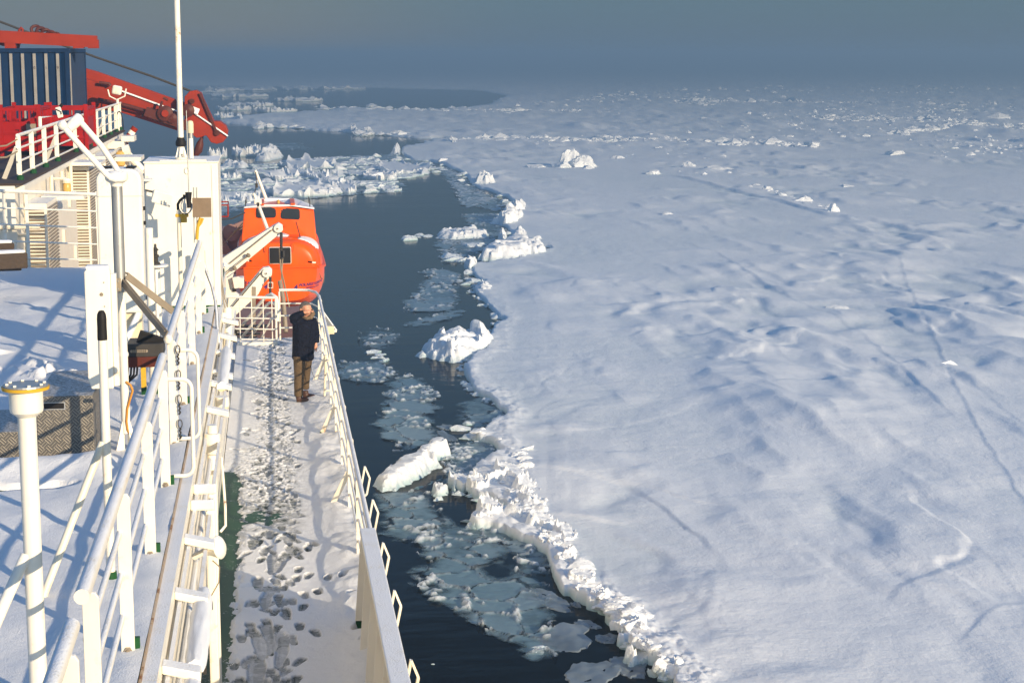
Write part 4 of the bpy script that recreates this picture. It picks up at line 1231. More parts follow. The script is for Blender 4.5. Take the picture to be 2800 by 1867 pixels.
def upper_snow(X, Y):
    h = 0.07 + 0.05 * fbm(X / 1.6, Y / 2.4, 3, 421) + 0.012 * fbm(X / .3, Y / .5, 3, 422)
    h += 0.05 * np.maximum(0, perlin(X / .7, Y / 1.6, 423)) ** 1.3
    # lumpy trail across the deck
    d, s, t = line_d(X, Y, [(-6.5, 27.5), (-4.6, 25.6), (-3.4, 24.0), (-2.4, 22.6)])
    f1, f2, idn = voro(X / .28, Y / .33, 31); q = _perm[idn] / 4096.0
    h += np.exp(-(d / .35) ** 2) * (q > .5) * .14 * sstep(.02, .3, f2 - f1)
    # bank in front of the checker-plate steps
    h += .14 * np.exp(-((Y - 17.7) / .35) ** 2) * sstep(-1.3, -1.7, X)
    # bare green patches
    for cx, cy, rx, ry in ((-3.2, 17.05, 1.35, .13), (-6.3, 31.3, 1.3, .35)):
        e = 1 - ((X - cx) / rx) ** 2 - ((Y - cy) / ry) ** 2 + .5 * fbm(X / .4, Y / .3, 3, 424); h -= .3 * sstep(-.1, .4, e)
    h += .05 * sstep(-1.15, -.85, X)
    return h, X * 0


sheet('upper_deck_snow', -9.5, -0.818, 8.5, 35.2, 0.035, 0.045, UD, upper_snow, M['decksnow'])


# ------------------------------------------------------------------ railing on the upper deck edge
def rail_post(mb, x, y, z0, z1, w=.09, t=.03):
    mb.add([(x - w / 2, y - t / 2, z0), (x + w / 2, y - t / 2, z0), (x + w / 2, y - t / 2, z1 - .03), (x + w * .3, y - t / 2, z1), (x - w * .3, y - t / 2, z1), (x - w / 2, y - t / 2, z1 - .03),
            (x - w / 2, y + t / 2, z0), (x + w / 2, y + t / 2, z0), (x + w / 2, y + t / 2, z1 - .03), (x + w * .3, y + t / 2, z1), (x - w * .3, y + t / 2, z1), (x - w / 2, y + t / 2, z1 - .03)],
           [(0, 1, 2, 3, 4, 5), (11, 10, 9, 8, 7, 6), (0, 6, 7, 1), (1, 7, 8, 2), (2, 8, 9, 3), (3, 9, 10, 4), (4, 10, 11, 5), (5, 11, 6, 0)])


RX, RZ = -0.955, UD + 1.23


def upper_rail(ys, posts, label, hoop=None, ball=False):
    r = thing('guard_railing', (RX, ys[0], UD), label, 'railing', 'railings along the upper deck edge')
    a, b = ys
    xs = lambda y: RX - 0.004 * max(0, y - 14)
    mb = MB(); mb.tube([(xs(y), y, RZ) for y in np.linspace(a, b, 8)], .043, 16); mb.build('top_rail', M['white'], r, True)
    for k in (1, 2, 3):
        mb = MB(); z = RZ - .29 * k; mb.tube([(xs(y), y, z) for y in np.linspace(max(a, min(posts)), b, 6)], .021, 10); mb.build('rail_bar', M['white'], r, True)
    for y in posts:
        mb = MB(); rail_post(mb, xs(y) + .03, y, UD + .03, RZ - .02); p = mb.build('post', M['white'], r, bevel=.004)
        mb = MB(); mb.box((xs(y) + .085, y + .03, UD + .13), (.045, .05, .14)); f = mb.build('foot_bracket', M['green'], p, bevel=.005)
        mb = MB(); mb.lathe((xs(y) + .03, y - .016, UD + .12), [(.028, 0), (.028, -.012)], 6, (0, 1, 0)); mb.lathe((xs(y) + .03, y - .024, UD + .12), [(.015, 0), (.012, -.018)], 8, (0, 1, 0)); mb.build('bolt', M['tan'], p)
    if ball:
        mb = MB(); mb.lathe((xs(a), a, RZ), [(.001, -.055), (.038, -.035), (.05, 0), (.038, .035), (.001, .055)], 14); mb.build('end_cap', M['white'], r, True)
    if hoop:
        y, = hoop; x = xs(y) + .07; zt, zb = RZ - .12, UD + .18
        pts = [(x, y - .02, zt)] + [(x + .13 + .09 * math.sin(t), y - .02, zt - .09 + .09 * math.cos(t)) for t in np.linspace(0, math.pi / 2, 6)] + \
              [(x + .13 + .09 * math.cos(t), y - .02, zb + .09 - .09 * math.sin(t)) for t in np.linspace(0, math.pi / 2, 6)] + [(x, y - .02, zb)]
        mb = MB(); mb.tube(pts, .02, 10); mb.build('hand_hoop', M['white'], r, True)
    return r


upper_rail((5.5, 9.0), [7.2, 8.6], 'short nearest length of white railing, cut by the bottom edge of the picture')
upper_rail((9.5, 17.35), [9.65, 11.9, 14.3, 16.7], 'frosted white railing in front of the flanged pipe, with one hand hoop', hoop=(16.8,))
upper_rail((18.45, 28.2), [18.5, 20.7, 23.5, 26.2, 28.1], 'white railing running aft past the tall cabinets, ending by the brown board', hoop=(18.5,), ball=True)
# snap hooks hanging on the gate post
ch = thing('snap_chain', (RX + .06, 17.6, UD + .5), 'rusty chain with snap hooks hanging down the gate post of the railing', 'chain')
mb = MB()
for i, z in enumerate((1.18, .92, .66, .40)):
    c = Vector((RX + .075, 18.455, UD + z - .06))
    pts = [c + Vector((.022 * math.sin(t), 0, .045 * math.cos(t))) for t in np.linspace(0, 6.28, 12)]
    mb.tube(pts, .006, 6)
    for k in range(5): mb.tube([c + Vector((.008 * (-1) ** k, -.004, -.05 - .022 * k)), c + Vector((-.008 * (-1) ** k, .004, -.072 - .022 * k))], .009, 6)
mb.build('chain_links', M['dark'], ch)

# cross railing at the after end of the upper deck
r = thing('cross_railing', (-3.4, 35.3, UD), 'thin four-bar white railing across the after end of the snowy upper deck', 'railing')
for k, (ya, yb, rad) in enumerate(((195, 225, .034), (342, 370, .017), (482, 512, .016), (626, 652, .016), (768, 787, .015))):
    a = ony(Z2(-60, ya - 3), 35.3); b = ony(Z2(830, yb), 35.3); mb = MB(); mb.tube([a, b], rad, 10); mb.build('top_rail' if k == 0 else 'rail_bar', M['white'], r, True)
for x in (-60, 28, 222, 830):
    a = ony(Z2(x, 200), 35.33); mb = MB(); mb.bounds((a.x - .03, 35.33, UD), (a.x + .03, 35.36, a.z)); mb.build('post', M['white'], r)

# ------------------------------------------------------------------ conduit brackets, lamps and fittings along the coaming
cr = thing('cable_tray', (-.6, 12, WD), 'white cable tray on brackets outside the coaming, caked with snow', 'cable tray')
mb = MB()
for x, z in ((-.66, UD - .08), (-.52, UD - .12)): mb.bounds((x - .015, 9, z - .03), (x + .015, 30, z + .03))
mb.tube([(-.62, 9, UD - .3), (-.62, 30, UD - .3)], .028, 10); mb.tube([(-.57, 9, UD - .42), (-.57, 26, UD - .42)], .022, 8)
mb.build('tray_rails', M['white'], cr)
for y in (11.8, 13.5, 15.1, 20.9, 22.6, 23.4, 25.0, 26.6, 28.2):
    mb = MB(); mb.add([(-.70, y, UD + .03), (-.44, y, UD - .03), (-.44, y + .16, UD - .03), (-.70, y + .16, UD + .03), (-.70, y, UD - .03), (-.44, y, UD - .10), (-.44, y + .16, UD - .10), (-.70, y + .16, UD - .03)],
                      [(0, 1, 2, 3), (7, 6, 5, 4), (0, 4, 5, 1), (1, 5, 6, 2), (2, 6, 7, 3), (3, 7, 4, 0)]); mb.build('bracket', M['white'], cr, bevel=.01)
for y in (16.35, 16.98):
    mb = MB(); mb.bounds((-.70, y, UD - .06), (-.475, y + .05, UD + .04)); mb.bounds((-.56, y, WD), (-.472, y + .05, UD - .062)); mb.build('stanchion', M['white'], cr, bevel=.02)
mb = MB(); mb.tube([(-.60, 19.6, UD - .2), (-.61, 19.4, WD + .1)], .055, 14); mb.tube([(-.54, 21.0, UD - .6), (-.50, 20.6, UD - 1.1), (-.50, 20.5, UD - 1.3), (-.56, 20.45, UD - 1.36)], .016, 8); mb.build('down_pipe', M['white'], cr, True)


def tube_lamp(y0, y1, x, z, label):
    t = thing('tube_lamp', (x, (y0 + y1) / 2, z), label, 'lamp', 'tube lamps under snow')
    mb = MB(); mb.tube([(x, y0, z), (x, y1, z)], .055, 14); mb.build('lamp_body', M['cream'], t, True)
    mb = MB(); n = 22
    vs = []; ny = 14
    for i in range(ny + 1):
        y = y0 - .03 + (y1 - y0 + .06) * i / ny; e = 1 - abs(2 * i / ny - 1) ** 6 * .25
        for k in range(n + 1):
            a = math.pi * (k / n) * 1.24 - .38
            rr = (.078 + .012 * float(perlin(y * 4, k * .3, 433))) * e; vs.append((x + rr * math.cos(a), y, z + rr * 1.15 * math.sin(a) + .012))
    fs = [(i * (n + 1) + k, i * (n + 1) + k + 1, (i + 1) * (n + 1) + k + 1, (i + 1) * (n + 1) + k) for i in range(ny) for k in range(n)]
    fs += [tuple(range(n + 1)), tuple(reversed([ny * (n + 1) + k for k in range(n + 1)]))]
    mb.add(vs, fs); mb.build('snow_cap', M['snow'], t, True)
    mb = MB()
    for y in (y0 + .1, y1 - .1): mb.bounds((x + .05, y - .02, z - .07), (x + .075, y + .02, z - .01))
    mb.build('clip', M['dark'], t)


tube_lamp(12.2, 13.9, -.495, UD - .14, 'long snow-capped tube lamp at the nearest end of the cable tray')
tube_lamp(10.0, 11.8, -.50, UD - .14, 'snow-capped tube lamp running out of the bottom of the picture')
tube_lamp(22.6, 25.4, -.565, UD - .05, 'snow-caked tube lamp farther aft, just above the domed lamp')
bl = thing('bulkhead_lamp', (-.56, 22.2, UD - .2), 'cream domed lamp under a snow-caked cap beside the walkway', 'lamp')
mb = MB(); mb.lathe((-.55, 22.2, UD - .19), [(.085, .10), (.09, .0), (.088, -.02)], 18); mb.build('lamp_cap', M['white'], bl, True)
mb = MB(); mb.lathe((-.55, 22.2, UD - .212), [(.078, 0), (.072, -.05), (.045, -.09), (.001, -.10)], 18); mb.build('lamp_dome', M['cream'], bl, True)
jl = thing('junction_box', (-.58, 19.7, UD), 'white cylindrical box with a down pipe on the walkway wall', 'junction box')
mb = MB(); mb.lathe((-.59, 19.6, UD - .23), [(.085, 0), (.088, .02), (.088, .20), (.085, .22)], 20); mb.lathe((-.59, 19.6, UD - .005), [(.055, 0), (.055, .09)], 16); mb.build('housing', M['white'], jl, True)
mb = MB(); mb.lathe((-.59, 19.6, UD - .26), [(.03, 0), (.09, .025)], 16); mb.build('rusty_rim', M['rusty'], jl, True)
# loudspeaker horn
hp = onx(Z7(195, 400), -.40)
hs = thing('loudspeaker', hp, 'white bell-shaped loudspeaker sticking out over the green deck strip', 'loudspeaker')
ax = Vector((.78, -.35, .25)).normalized()
mb = MB(); hp = hp - ax * .08
mb.lathe(hp - ax * .06, [(.05, 0), (.055, .03), (.085, .09), (.103, .122), (.106, .128), (.095, .145), (.055, .17), (.001, .178)], 24, ax); mb.build('horn', M['clean'], hs, True)
mb = MB(); mb.tube([hp - ax * .05, hp - ax * .12 + Vector((-.06, 0, -.05))], .03, 10); mb.build('mount', M['clean'], hs, True)
mb = MB(); c0 = hp + Vector((0, -.02, -.1)); mb.tube([c0, c0 + Vector((.06, 0, -.06)), c0 + Vector((.05, 0, -.2)), c0 + Vector((-.04, .02, -.36)), c0 + Vector((-.14, .05, -.42))], .006, 6); mb.build('cable', M['rope'], hs, True)

# ------------------------------------------------------------------ walkway railing and bulwark
WX, WZ = 1.10, WD + 1.1
r = thing('walkway_railing', (WX, 30, WD), 'white railing with slanting inner braces along the outer side of the walkway', 'railing')
pth = [(WX, y, WZ) for y in (18.7, 26, 32, 38.4)] + [(WX - .06, 38.9, WZ + .02), (WX - .2, 39.2, WZ + .03), (.6, 39.3, WZ + .03), (.25, 39.3, WZ + .03)]
mb = MB(); mb.tube(pth, .030, 14); mb.build('top_rail', M['white'], r, True)
for k in (1, 2, 3):
    z = WZ - .27 * k
    mb = MB(); mb.tube([(WX, 18.7, z), (WX, 38.6, z), (WX - .15, 39.2, z), (.6, 39.3, z), (.25, 39.3, z)], .017, 8); mb.build('rail_bar', M['white'], r, True)
for i, y in enumerate((21.5, 23.9, 26.3, 28.7, 31.1, 33.5, 35.9, 38.2)):
    mb = MB(); rail_post(mb, WX + .01, y, WD + .02, WZ - .03, .085, .025)
    p = mb.build('post', M['white'], r)
    if i % 2:
        mb = MB(); mb.bar((WX - .02, y + .02, WD + .60), (WX - .23, y + .25, WD + .1), .075, .02, (0, 1, 0)); b = mb.build('brace', M['white'], r)
        mb = MB(); mb.bar((WX - .232, y + .252, WD + .095), (WX - .245, y + .265, WD + .05), .078, .022, (0, 1, 0)); mb.build('brace_foot', M['green'], b)
for x in (.25,):
    mb = MB(); mb.tube([(x, 39.3, WD), (x, 39.3, WZ)], .022, 8); mb.build('post', M['white'], r, True)
rb = thing('locking_rod', (WX - .09, 31.6, WD), 'rusty white locking rod standing inside the walkway railing by the man', 'rod')
mb = MB(); a = Vector((1.0, 32.0, WD + .12)); mb.tube([a, a + Vector((.03, -.1, .78))], .022, 10); mb.tube([a + Vector((.03, -.1, .66)), (WX, 31.9, WD + .8)], .014, 8); mb.tube([a + Vector((.01, 0, .1)), (WX, 32, WD + .22)], .014, 8); mb.build('rod', M['rusty'], rb, True)
bw = thing('bulwark', (1.08, 15, WD), 'solid white bulwark with a frosted cap at the near end of the walkway', 'bulwark')
mb = MB(); mb.bounds((1.125, 4, WD), (1.15, 18.9, WZ - .03)); mb.build('plate', M['clean'], bw)
mb = MB(); mb.bounds((.985, 4, WZ - .028), (1.16, 18.95, WZ + .03)); mb.build('cap', M['white'], bw, bevel=.012)
for y in np.arange(4.8, 19.0, 1.0):
    mb = MB(); mb.add([(.99, y, WZ - .03), (1.124, y, WZ - .03), (1.124, y, WD + .13), (.92, y, WD + .13), (.99, y + .03, WZ - .03), (1.124, y + .03, WZ - .03), (1.124, y + .03, WD + .13), (.92, y + .03, WD + .13)],
                      [(0, 1, 2, 3), (7, 6, 5, 4), (0, 4, 5, 1), (1, 5, 6, 2), (2, 6, 7, 3), (3, 7, 4, 0)]); s = mb.build('stiffener', M['clean'], bw)
    mb = MB(); mb.bounds((.925, y + .002, WD), (1.12, y + .028, WD + .128)); mb.build('stiffener_foot', M['green'], s)
for i, y in enumerate((13.0, 14.8, 16.85, 18.6, 20.5, 22.25)):
    lab = ['white bent bracket outside the bulwark', 'rust-streaked bent bracket low down outside the bulwark'][i == 1]
    z = WD + 1.05; x = 1.17
    mb = MB(); pts = [(x - .01, y + .02, z - .32), (x + .05, y, z), (x + .11, y - .02, z - .15), (x + .07, y, z - .36), (x - .01, y, z - .42)]
    for a, b in zip(pts, pts[1:]): mb.bar(a, b, .045, .022, (1, 0, 0.01))
    tag(mb.build('hook_bracket', M['rusty'] if i == 1 else M['white']), ['nearest white hook bracket outside the bulwark, at the bottom edge of the picture', 'rust-orange hook bracket outside the bulwark, low at the frame edge', 'white hook bracket next up from the rusty one', 'white hook bracket halfway along the bulwark',
        'white hook bracket just where bulwark meets railing', 'uppermost white hook bracket, outside the open railing'][i], 'bracket', 'hook brackets outside the bulwark')
# folding platform outside the rail by the boat
pf = thing('side_platform', onx(Z6(1180, 0), 1.3), 'small grey grating platform with a lamp box, outside the rail by the lifeboat', 'platform')
a = ony(ZG(1660, 760), 37.6); b = ony(ZG(1880, 1070), 37.2); c = ony(ZG(1700, 1090), 37.0)
mb = MB(); mb.prism([a, b, c], (0, .05, .0)); mb.build('grating', M['galv'], pf)
mb = MB(); mb.bar(a, b, .03, .04); mb.bar(b, c, .03, .05); mb.build('frame', M['white'], pf)
d = ony(ZG(1795, 1055), 36.9); mb = MB(); mb.box(d, (.16, .12, .17)); mb.build('lamp_box', M['cream'], pf, bevel=.01)

# ------------------------------------------------------------------ gate, stairs and fence aft of the walkway
r = thing('stair_fence', (-.4, 38.6, WD), 'white five-bar fence across the after end of the walkway, left of the gap', 'railing')
for k, y in enumerate((590, 740, 890, 1043, 1192)):
    a = ony(ZG(230, y - 8), 38.6); b = ony(ZG(1012, y + 6), 38.6); mb = MB(); mb.tube([a, b], .028 if k == 0 else .014, 8); mb.build('top_rail' if k == 0 else 'rail_bar', M['white'], r, True)
for x in (250, 495, 665, 830, 955, 1012):
    a = ony(ZG(x, 600), 38.63); mb = MB(); mb.tube([(a.x, 38.63, WD), (a.x, 38.63, a.z)], .012 if x < 1000 else .025, 8); mb.build('post', M['white'], r, True)
mb = MB(); mb.bounds((-.66, 38.55, WD + .0), (.17, 38.75, WD + .1)); mb.build('kick_plate', M['clean'], r)
st = thing('stairway', (-.1, 39.4, WD), 'white stair rails with rounded tops going down behind the five-bar fence', 'stairs')
for pts, rad in (([(1040, 930), (1045, 680), (1020, 590), (955, 545), (890, 570), (820, 640), (440, 1110), (300, 1290)], .038), ([(1045, 860), (1030, 740), (985, 672), (930, 665), (870, 715), (480, 1230)], .034),
                 ([(960, 800), (890, 830), (590, 1245)], .028), ([(1000, 820), (800, 1180), (740, 1250)], .02)):
    P_ = [ony(ZG(*p), 39.2 + .002 * (1040 - p[0])) for p in pts]; mb = MB(); mb.tube(P_, rad, 10); mb.build('handrail', M['white'], st, True)
mb = MB(); a = ony(ZG(700, 1000), 40.2); b = ony(ZG(420, 1330), 41.2)
for k in range(7):
    c = a + (b - a) * k / 6; mb.box(c, (.6, .22, .03))
mb.build('tread', M['dark'], st)
M['gear'] = painted('greasy_dark_red_gear', (0.10, 0.022, 0.012), rust=0.3, snow=False, rough=.5, var=.4)
# ================================================================== gear on the upper deck
# flanged vent pipe, nearest the camera
y = 11.0; x = ony(Z4(218, 470), y).x
zt = ony(Z4(215, 470), y).z
t = thing('vent_pipe', (x, y, UD), 'white standing pipe with a rust-rimmed bolted flange on top, nearest the camera', 'pipe')
mb = MB(); mb.tube([(x, y, UD), (x, y, zt - .19)], .056, 20); mb.build('pipe', M['clean'], t, True)
mb = MB(); mb.lathe((x, y, zt - .20), [(.06, 0), (.098, .03), (.102, .05), (.102, .165)], 28); mb.build('collar', M['clean'], t, True)
mb = MB(); mb.lathe((x, y, zt - .034), [(.10, 0), (.142, .003), (.143, .022)], 32); mb.build('flange', M['yellow'], t, True)
mb = MB(); mb.lathe((x, y, zt - .011), [(.137, 0), (.135, .010)], 32); f = mb.build('lid', M['galv'], t)
for k in range(8):
    a = k * math.pi / 4 + .3; mb = MB(); mb.lathe((x + .112 * math.cos(a), y + .112 * math.sin(a), zt), [(.011, 0), (.011, .010)], 6); mb.build('bolt', M['clean'], f)
mb = MB(); a = ony(Z5(225, 470), y - .02); b = ony(Z5(-90, 1180), y - .25); mb.tube([a, (a + b) / 2 + Vector((-.012, 0, -.02)), b], .036, 14); mb.build('brace', M['clean'], t, True)

# slim pole with a black grip and a slanting leg
y = 13.8; a = ony(Z2(870, 1250), y); x = a.x
t = thing('grip_pole', (x, y, UD), 'thin white pole with a black grip on top and one slanting leg', 'pole')
mb = MB(); mb.tube([(x, y, UD + .05), (x, y, a.z - .18)], .035, 16); mb.build('pole', M['white'], t, True)
mb = MB(); mb.lathe((x, y, a.z - .20), [(.037, 0), (.038, .02), (.036, .10), (.037, .16), (.033, .20), (.02, .225), (.001, .23)], 18); mb.build('grip', M['grip'], t, True)
b = ony(Z5(330, 930), y - .5); c = ony(Z4(880, 970), y); mb = MB(); mb.tube([c, b], .030, 14); mb.build('leg', M['rusty'], t, True)
mb = MB(); mb.lathe((x, y, UD), [(.05, 0), (.045, .13)], 12); mb.build('foot', M['green'], t)

# instrument mast: galvanised pole, twin white arms, cabinet, brackets to the railing
y = 18.5; pt = ony(Z2(1000, 130), y); x = pt.x
t = thing('instrument_mast', (x, y, UD), 'grey steel mast with two slanting white sensor arms and tan braces to the railing', 'mast')
zb = ony(Z2(1030, 1060), y).z
mb = MB(); mb.tube([(x, y, zb), (x, y, pt.z)], .057, 22); mb.build('upper_pole', M['galv'], t, True)
mb = MB(); mb.tube([(x + .01, y, UD + .25), (x + .005, y, zb)], .045, 18); mb.build('lower_pole', M['clean'], t, True)
mb = MB(); mb.lathe((x + .01, y, UD + .04), [(.075, 0), (.075, .012)], 20)
for k in range(4):
    a = k * math.pi / 2 + .5; d = Vector((math.cos(a), math.sin(a), 0)); p = Vector((x + .01, y, UD + .05))
    mb.prism([p + d * .03, p + d * .12, p + d * .12 + Vector((0, 0, .03)), p + d * .045 + Vector((0, 0, .33)), p + d * .03 + Vector((0, 0, .33))], Vector((-d.y, d.x, 0)) * .012)
mb.build('foot', M['clean'], t)
mb = MB(); mb.lathe((x, y, pt.z), [(.06, -.03), (.065, 0), (.11, .03), (.118, .06), (.112, .10), (.07, .125), (.001, .13)], 28); mb.build('head_drum', M['clean'], t, True)
A1 = [(1000, 1545), (950, 1530), (905, 1490), (700, 1262), (535, 1080)]
mb = MB(); mb.tube([ony(Z1(*p), y - .12 + .0001 * i) for i, p in enumerate(A1)], .029, 14); ar = mb.build('sensor_arm', M['clean'], t, True)
e = ony(Z1(535, 1075), y - .13); mb = MB(); mb.lathe(e, [(.03, -.05), (.045, -.02), (.05, 0), (.045, .03), (.02, .045)], 18, (-.5, -.4, .75)); mb.build('end_cap', M['clean'], ar, True)
A2 = [(1010, 1470), (990, 1430), (860, 1240), (690, 1045)]
mb = MB(); mb.tube([ony(Z1(*p), y + .10) for p in A2], .029, 14); ar = mb.build('sensor_arm', M['clean'], t, True)
a = ony(Z1(585, 1105), y + .06); b = ony(Z1(695, 1000), y + .12); d = (b - a)
mb = MB(); mb.lathe(a, [(.045, 0), (.05, .02), (.058, d.length * .5), (.056, d.length * .92), (.04, d.length), (.001, d.length * 1.02)], 22, d); mb.build('sensor_drum', M['clean'], ar, True)
pl = ony(Z2(990, 1000), y - .09); mb = MB(); mb.box(pl, (.115, .012, .135)); bp = mb.build('clamp_plate', M['tan'], t, bevel=.006)
mb = MB()
for sx in (-.03, .03):
    for sz in (-.04, .04): mb.lathe(pl + Vector((sx - .0, -.008, sz)), [(.009, 0), (.009, -.01)], 8, (0, 1, 0))
mb.build('bolt', M['galv'], bp)
for (p0, p1, w, y1) in (((1060, 985), (1425, 1430), .075, 17.4), ((1085, 925), (1480, 1230), .06, 18.9)):
    a = ony(Z2(*p0), y - .06); b = Vector((RX, y1 + .25, RZ)) if False else ony(Z2(*p1), y1); mb = MB(); mb.bar(a, b, .012, w, (0.3, 0.2, 1)); mb.bar(a + Vector((0, .03, .03)), b + Vector((0, .03, .03)), .05, .012, (.3, .2, 1)); mb.build('brace', M['tan'], t)
for q in (1120, 1125):
    pass
for zq in (Z2(1035, 1120), Z4(1040, 215)):
    c = ony(zq, y); mb = MB(); mb.tube([Vector((x + .008, y, c.z - .018)), Vector((x + .008, y, c.z + .018))], .052, 16); mb.bounds((c.x - .1, y - .05, c.z - .012), (c.x - .04, y - .03, c.z + .012)); mb.build('strap', M['clean'], t)
# cabinet on the mast
y = 18.15; a = ony(Z2(718, 865), y); b = ony(Z2(940, 865), y); zlo = ony(Z4(770, 515), y).z; W_ = b.x - a.x; Hh = a.z - zlo
t = thing('switch_cabinet', ((a.x + b.x) / 2, y, zlo), 'tall narrow white cabinet with snow on its rounded top, fixed to the grey mast', 'cabinet')
mb = MB(); prof = [(a.x + .03, zlo), (b.x - .0, zlo), (b.x, zlo + .05), (b.x, a.z - .02), (b.x - .02, a.z), (a.x + .025, a.z), (a.x, a.z - .03), (a.x, zlo + .12)]
mb.prism([(px_, y, pz_) for px_, pz_ in prof], (0, .16, 0)); mb.build('housing', M['clean'], t, bevel=.015)
mb = MB(); mb.bounds((b.x + .002, y + .04, zlo + .02), (b.x + .055, y + .15, a.z - .06)); mb.build('side_channel', M['clean'], t, bevel=.006)
mb = MB(); mb.bounds((a.x + .01, y - .005, a.z - .005), (b.x - .01, y + .155, a.z + .03)); mb.build('snow_cap', M['snow'], t, bevel=.02)
mb = MB()
for zx, zy, rr in ((870, 1083, .019), (890, 980, .007), (897, 1185, .007)):
    c = ony(Z2(zx, zy), y - .002); mb.lathe(c, [(rr, 0), (rr * .8, -.008)], 12, (0, 1, 0))
mb.build('bolt', M['tan'], t)

# checker-plate steps
t = thing('step_box', (-2.05, 18.9, UD), 'checker-plate metal step box with a hand slot, half buried in snow', 'steps')
z1 = ony(Z4(500, 572), 18.2).z; xa = ony(Z4(310, 700), 18.2).x; xb = ony(Z4(798, 700), 18.2).x; xl = ony(Z4(-60, 900), 18.2).x
mb = MB(); mb.bounds((xa, 18.2, UD), (xb, 19.7, z1)); mb.build('upper_step', M['checker'], t, bevel=.008)
z2 = ony(Z4(60, 880), 18.2).z
mb = MB(); mb.bounds((xl - .6, 18.205, UD), (xa - .003, 19.4, z2)); mb.build('lower_step', M['checker'], t, bevel=.008)
a = ony(Z4(372, 635), 18.19); b = ony(Z4(553, 682), 18.19); mb = MB(); mb.bounds((a.x, 18.188, b.z), (b.x, 18.21, a.z)); o = mb.build('hand_slot', M['grip'], t, bevel=.009)
mb = MB(); mb.bounds((a.x - .008, 18.192, b.z - .008), (b.x + .008, 18.199, a.z + .008)); mb.build('slot_rim', M['galv'], t)

# tall rounded cabinet
y = 24.0; a = ony(Z2(818, 20), y); b = ony(Z2(1208, 20), y); zb = ony(Z2(1000, 1243), y).z; zt = ony(Z2(1000, 8), y).z
t = thing('rounded_cabinet', ((a.x + b.x) / 2, y, UD), 'tall white cabinet with rounded shoulders standing on a narrow pedestal behind the mast', 'cabinet')
rr = .16; pr = [(a.x, zb), (b.x, zb)] + [(b.x - rr + rr * math.cos(q), zt - rr + rr * math.sin(q)) for q in np.linspace(0, math.pi / 2, 8)] + [(a.x + rr - rr * math.sin(q), zt - rr + rr * math.cos(q)) for q in np.linspace(0, math.pi / 2, 8)]
mb = MB(); mb.prism([(q[0], y, q[1]) for q in pr], (0, .55, 0)); mb.build('housing', M['clean'], t, bevel=.03)
zs = ony(Z2(900, 243), y).z; mb = MB(); mb.bounds((a.x - .001, y - .003, zs - .003), (b.x + .001, y + .02, zs + .003)); mb.build('seam', M['galv'], t)
mb = MB(); mb.bounds(((a.x + b.x) / 2 - .02, y + .12, UD), (b.x - .06, y + .4, zb - .002)); mb.build('pedestal', M['cream'], t)
mb = MB(); mb.tube([ony(Z2(1195, 1230), y + .1), ony(Z2(1075, 1500), y - .3)], .045, 14); mb.build('strut', M['clean'], t, True)
mb = MB(); mb.bounds((a.x + .06, y + .1, zt + .002), (a.x + .2, y + .4, zt + .02)); mb.bounds((b.x - .2, y + .1, zt + .002), (b.x - .08, y + .4, zt + .02)); mb.build('lifting_pad', M['grip'], t)
mb = MB()
for q in ((1195, 345), (1205, 470), (1212, 1110)): c = ony(Z2(*q), y + .2); mb.box((b.x + .015, y + .2, c.z), (.03, .05, .05))
mb.build('latch', M['grip'], t)

# white posts behind the railing
for px0, top, px1, bot, rad, lab in (((1275, 0), 512, None, 22.2, .050, 'thick plain white post standing between mast and railing'), ((1338, 0), 870, None, 23.0, .022, 'thinner white post just behind the thick plain one')):
    y = bot; p = ony(Z2(px0[0], top), y); mb = MB(); mb.tube([(p.x, y, UD), (p.x, y, p.z - .01), (p.x, y, p.z)], [rad, rad, rad * .9], 16)
    tag(mb.build('standing_post', M['white'], None, True), lab, 'post')

# dark winch on a yellow stand, orange hose
y = 21.7; t = thing('winch', ony(Z4(1230, 300), y), 'black winch unit on a rusty yellow stand beside the grey mast', 'winch')
a = ony(Z4(1085, 130), y); b = ony(Z4(1400, 235), y); mb = MB(); mb.bounds((a.x, y, b.z), (b.x, y + .5, a.z)); mb.build('drum_box', M['dark'], t, bevel=.01)
mb = MB(); c = ony(Z4(1290, 110), y + .2); mb.box(c, (.32, .1, .2), Matrix.Rotation(.35, 3, 'Y')); mb.build('control_plate', M['grip'], t, bevel=.01)
mb = MB(); c = ony(Z4(1200, 190), y - .03)
for k in range(9): mb.lathe((c.x - .1 + k * .022, y - .004, c.z), [(.018, 0), (.018, -.016)], 8, (0, 1, 0))
mb.build('spring_coil', M['tan'], t)
a = ony(Z4(1080, 240), y); b = ony(Z4(1380, 320), y); mb = MB(); mb.bounds((a.x, y - .02, b.z), (b.x, y + .45, a.z)); mb.build('tray', M['gear'], t)
for q in (1228, 1350):
    c = ony(Z4(q, 300), y + .02); mb = MB(); mb.bounds((c.x - .03, y, UD + .14), (c.x + .03, y + .05, b.z - .003)); l = mb.build('leg', M['yellow'], t); mb = MB(); mb.bounds((c.x - .032, y - .003, UD), (c.x + .032, y + .053, UD + .138)); mb.build('foot', M['green'], l)
mb = MB()
for k in range(4): c = ony(Z4(1100 + k * 26, 320), y + .1); mb.tube([c, c + Vector((-.01, 0, -.1)), c + Vector((-.06 - .02 * k, .03, -.2))], .012, 8)
mb.build('cables', M['black'], t, True)
P_ = [ony(Z4(*q), 18.45) for q in ((1080, 450), (1120, 480), (1138, 525), (1115, 600), (1092, 680), (1085, 790), (1095, 860), (1118, 905))]
mb = MB(); mb.tube(P_, .0125, 10); tag(mb.build('hose', M['orange_hose'], None, True), 'orange-brown hose strapped down the lower part of the grey mast', 'hose')
mb = MB(); 
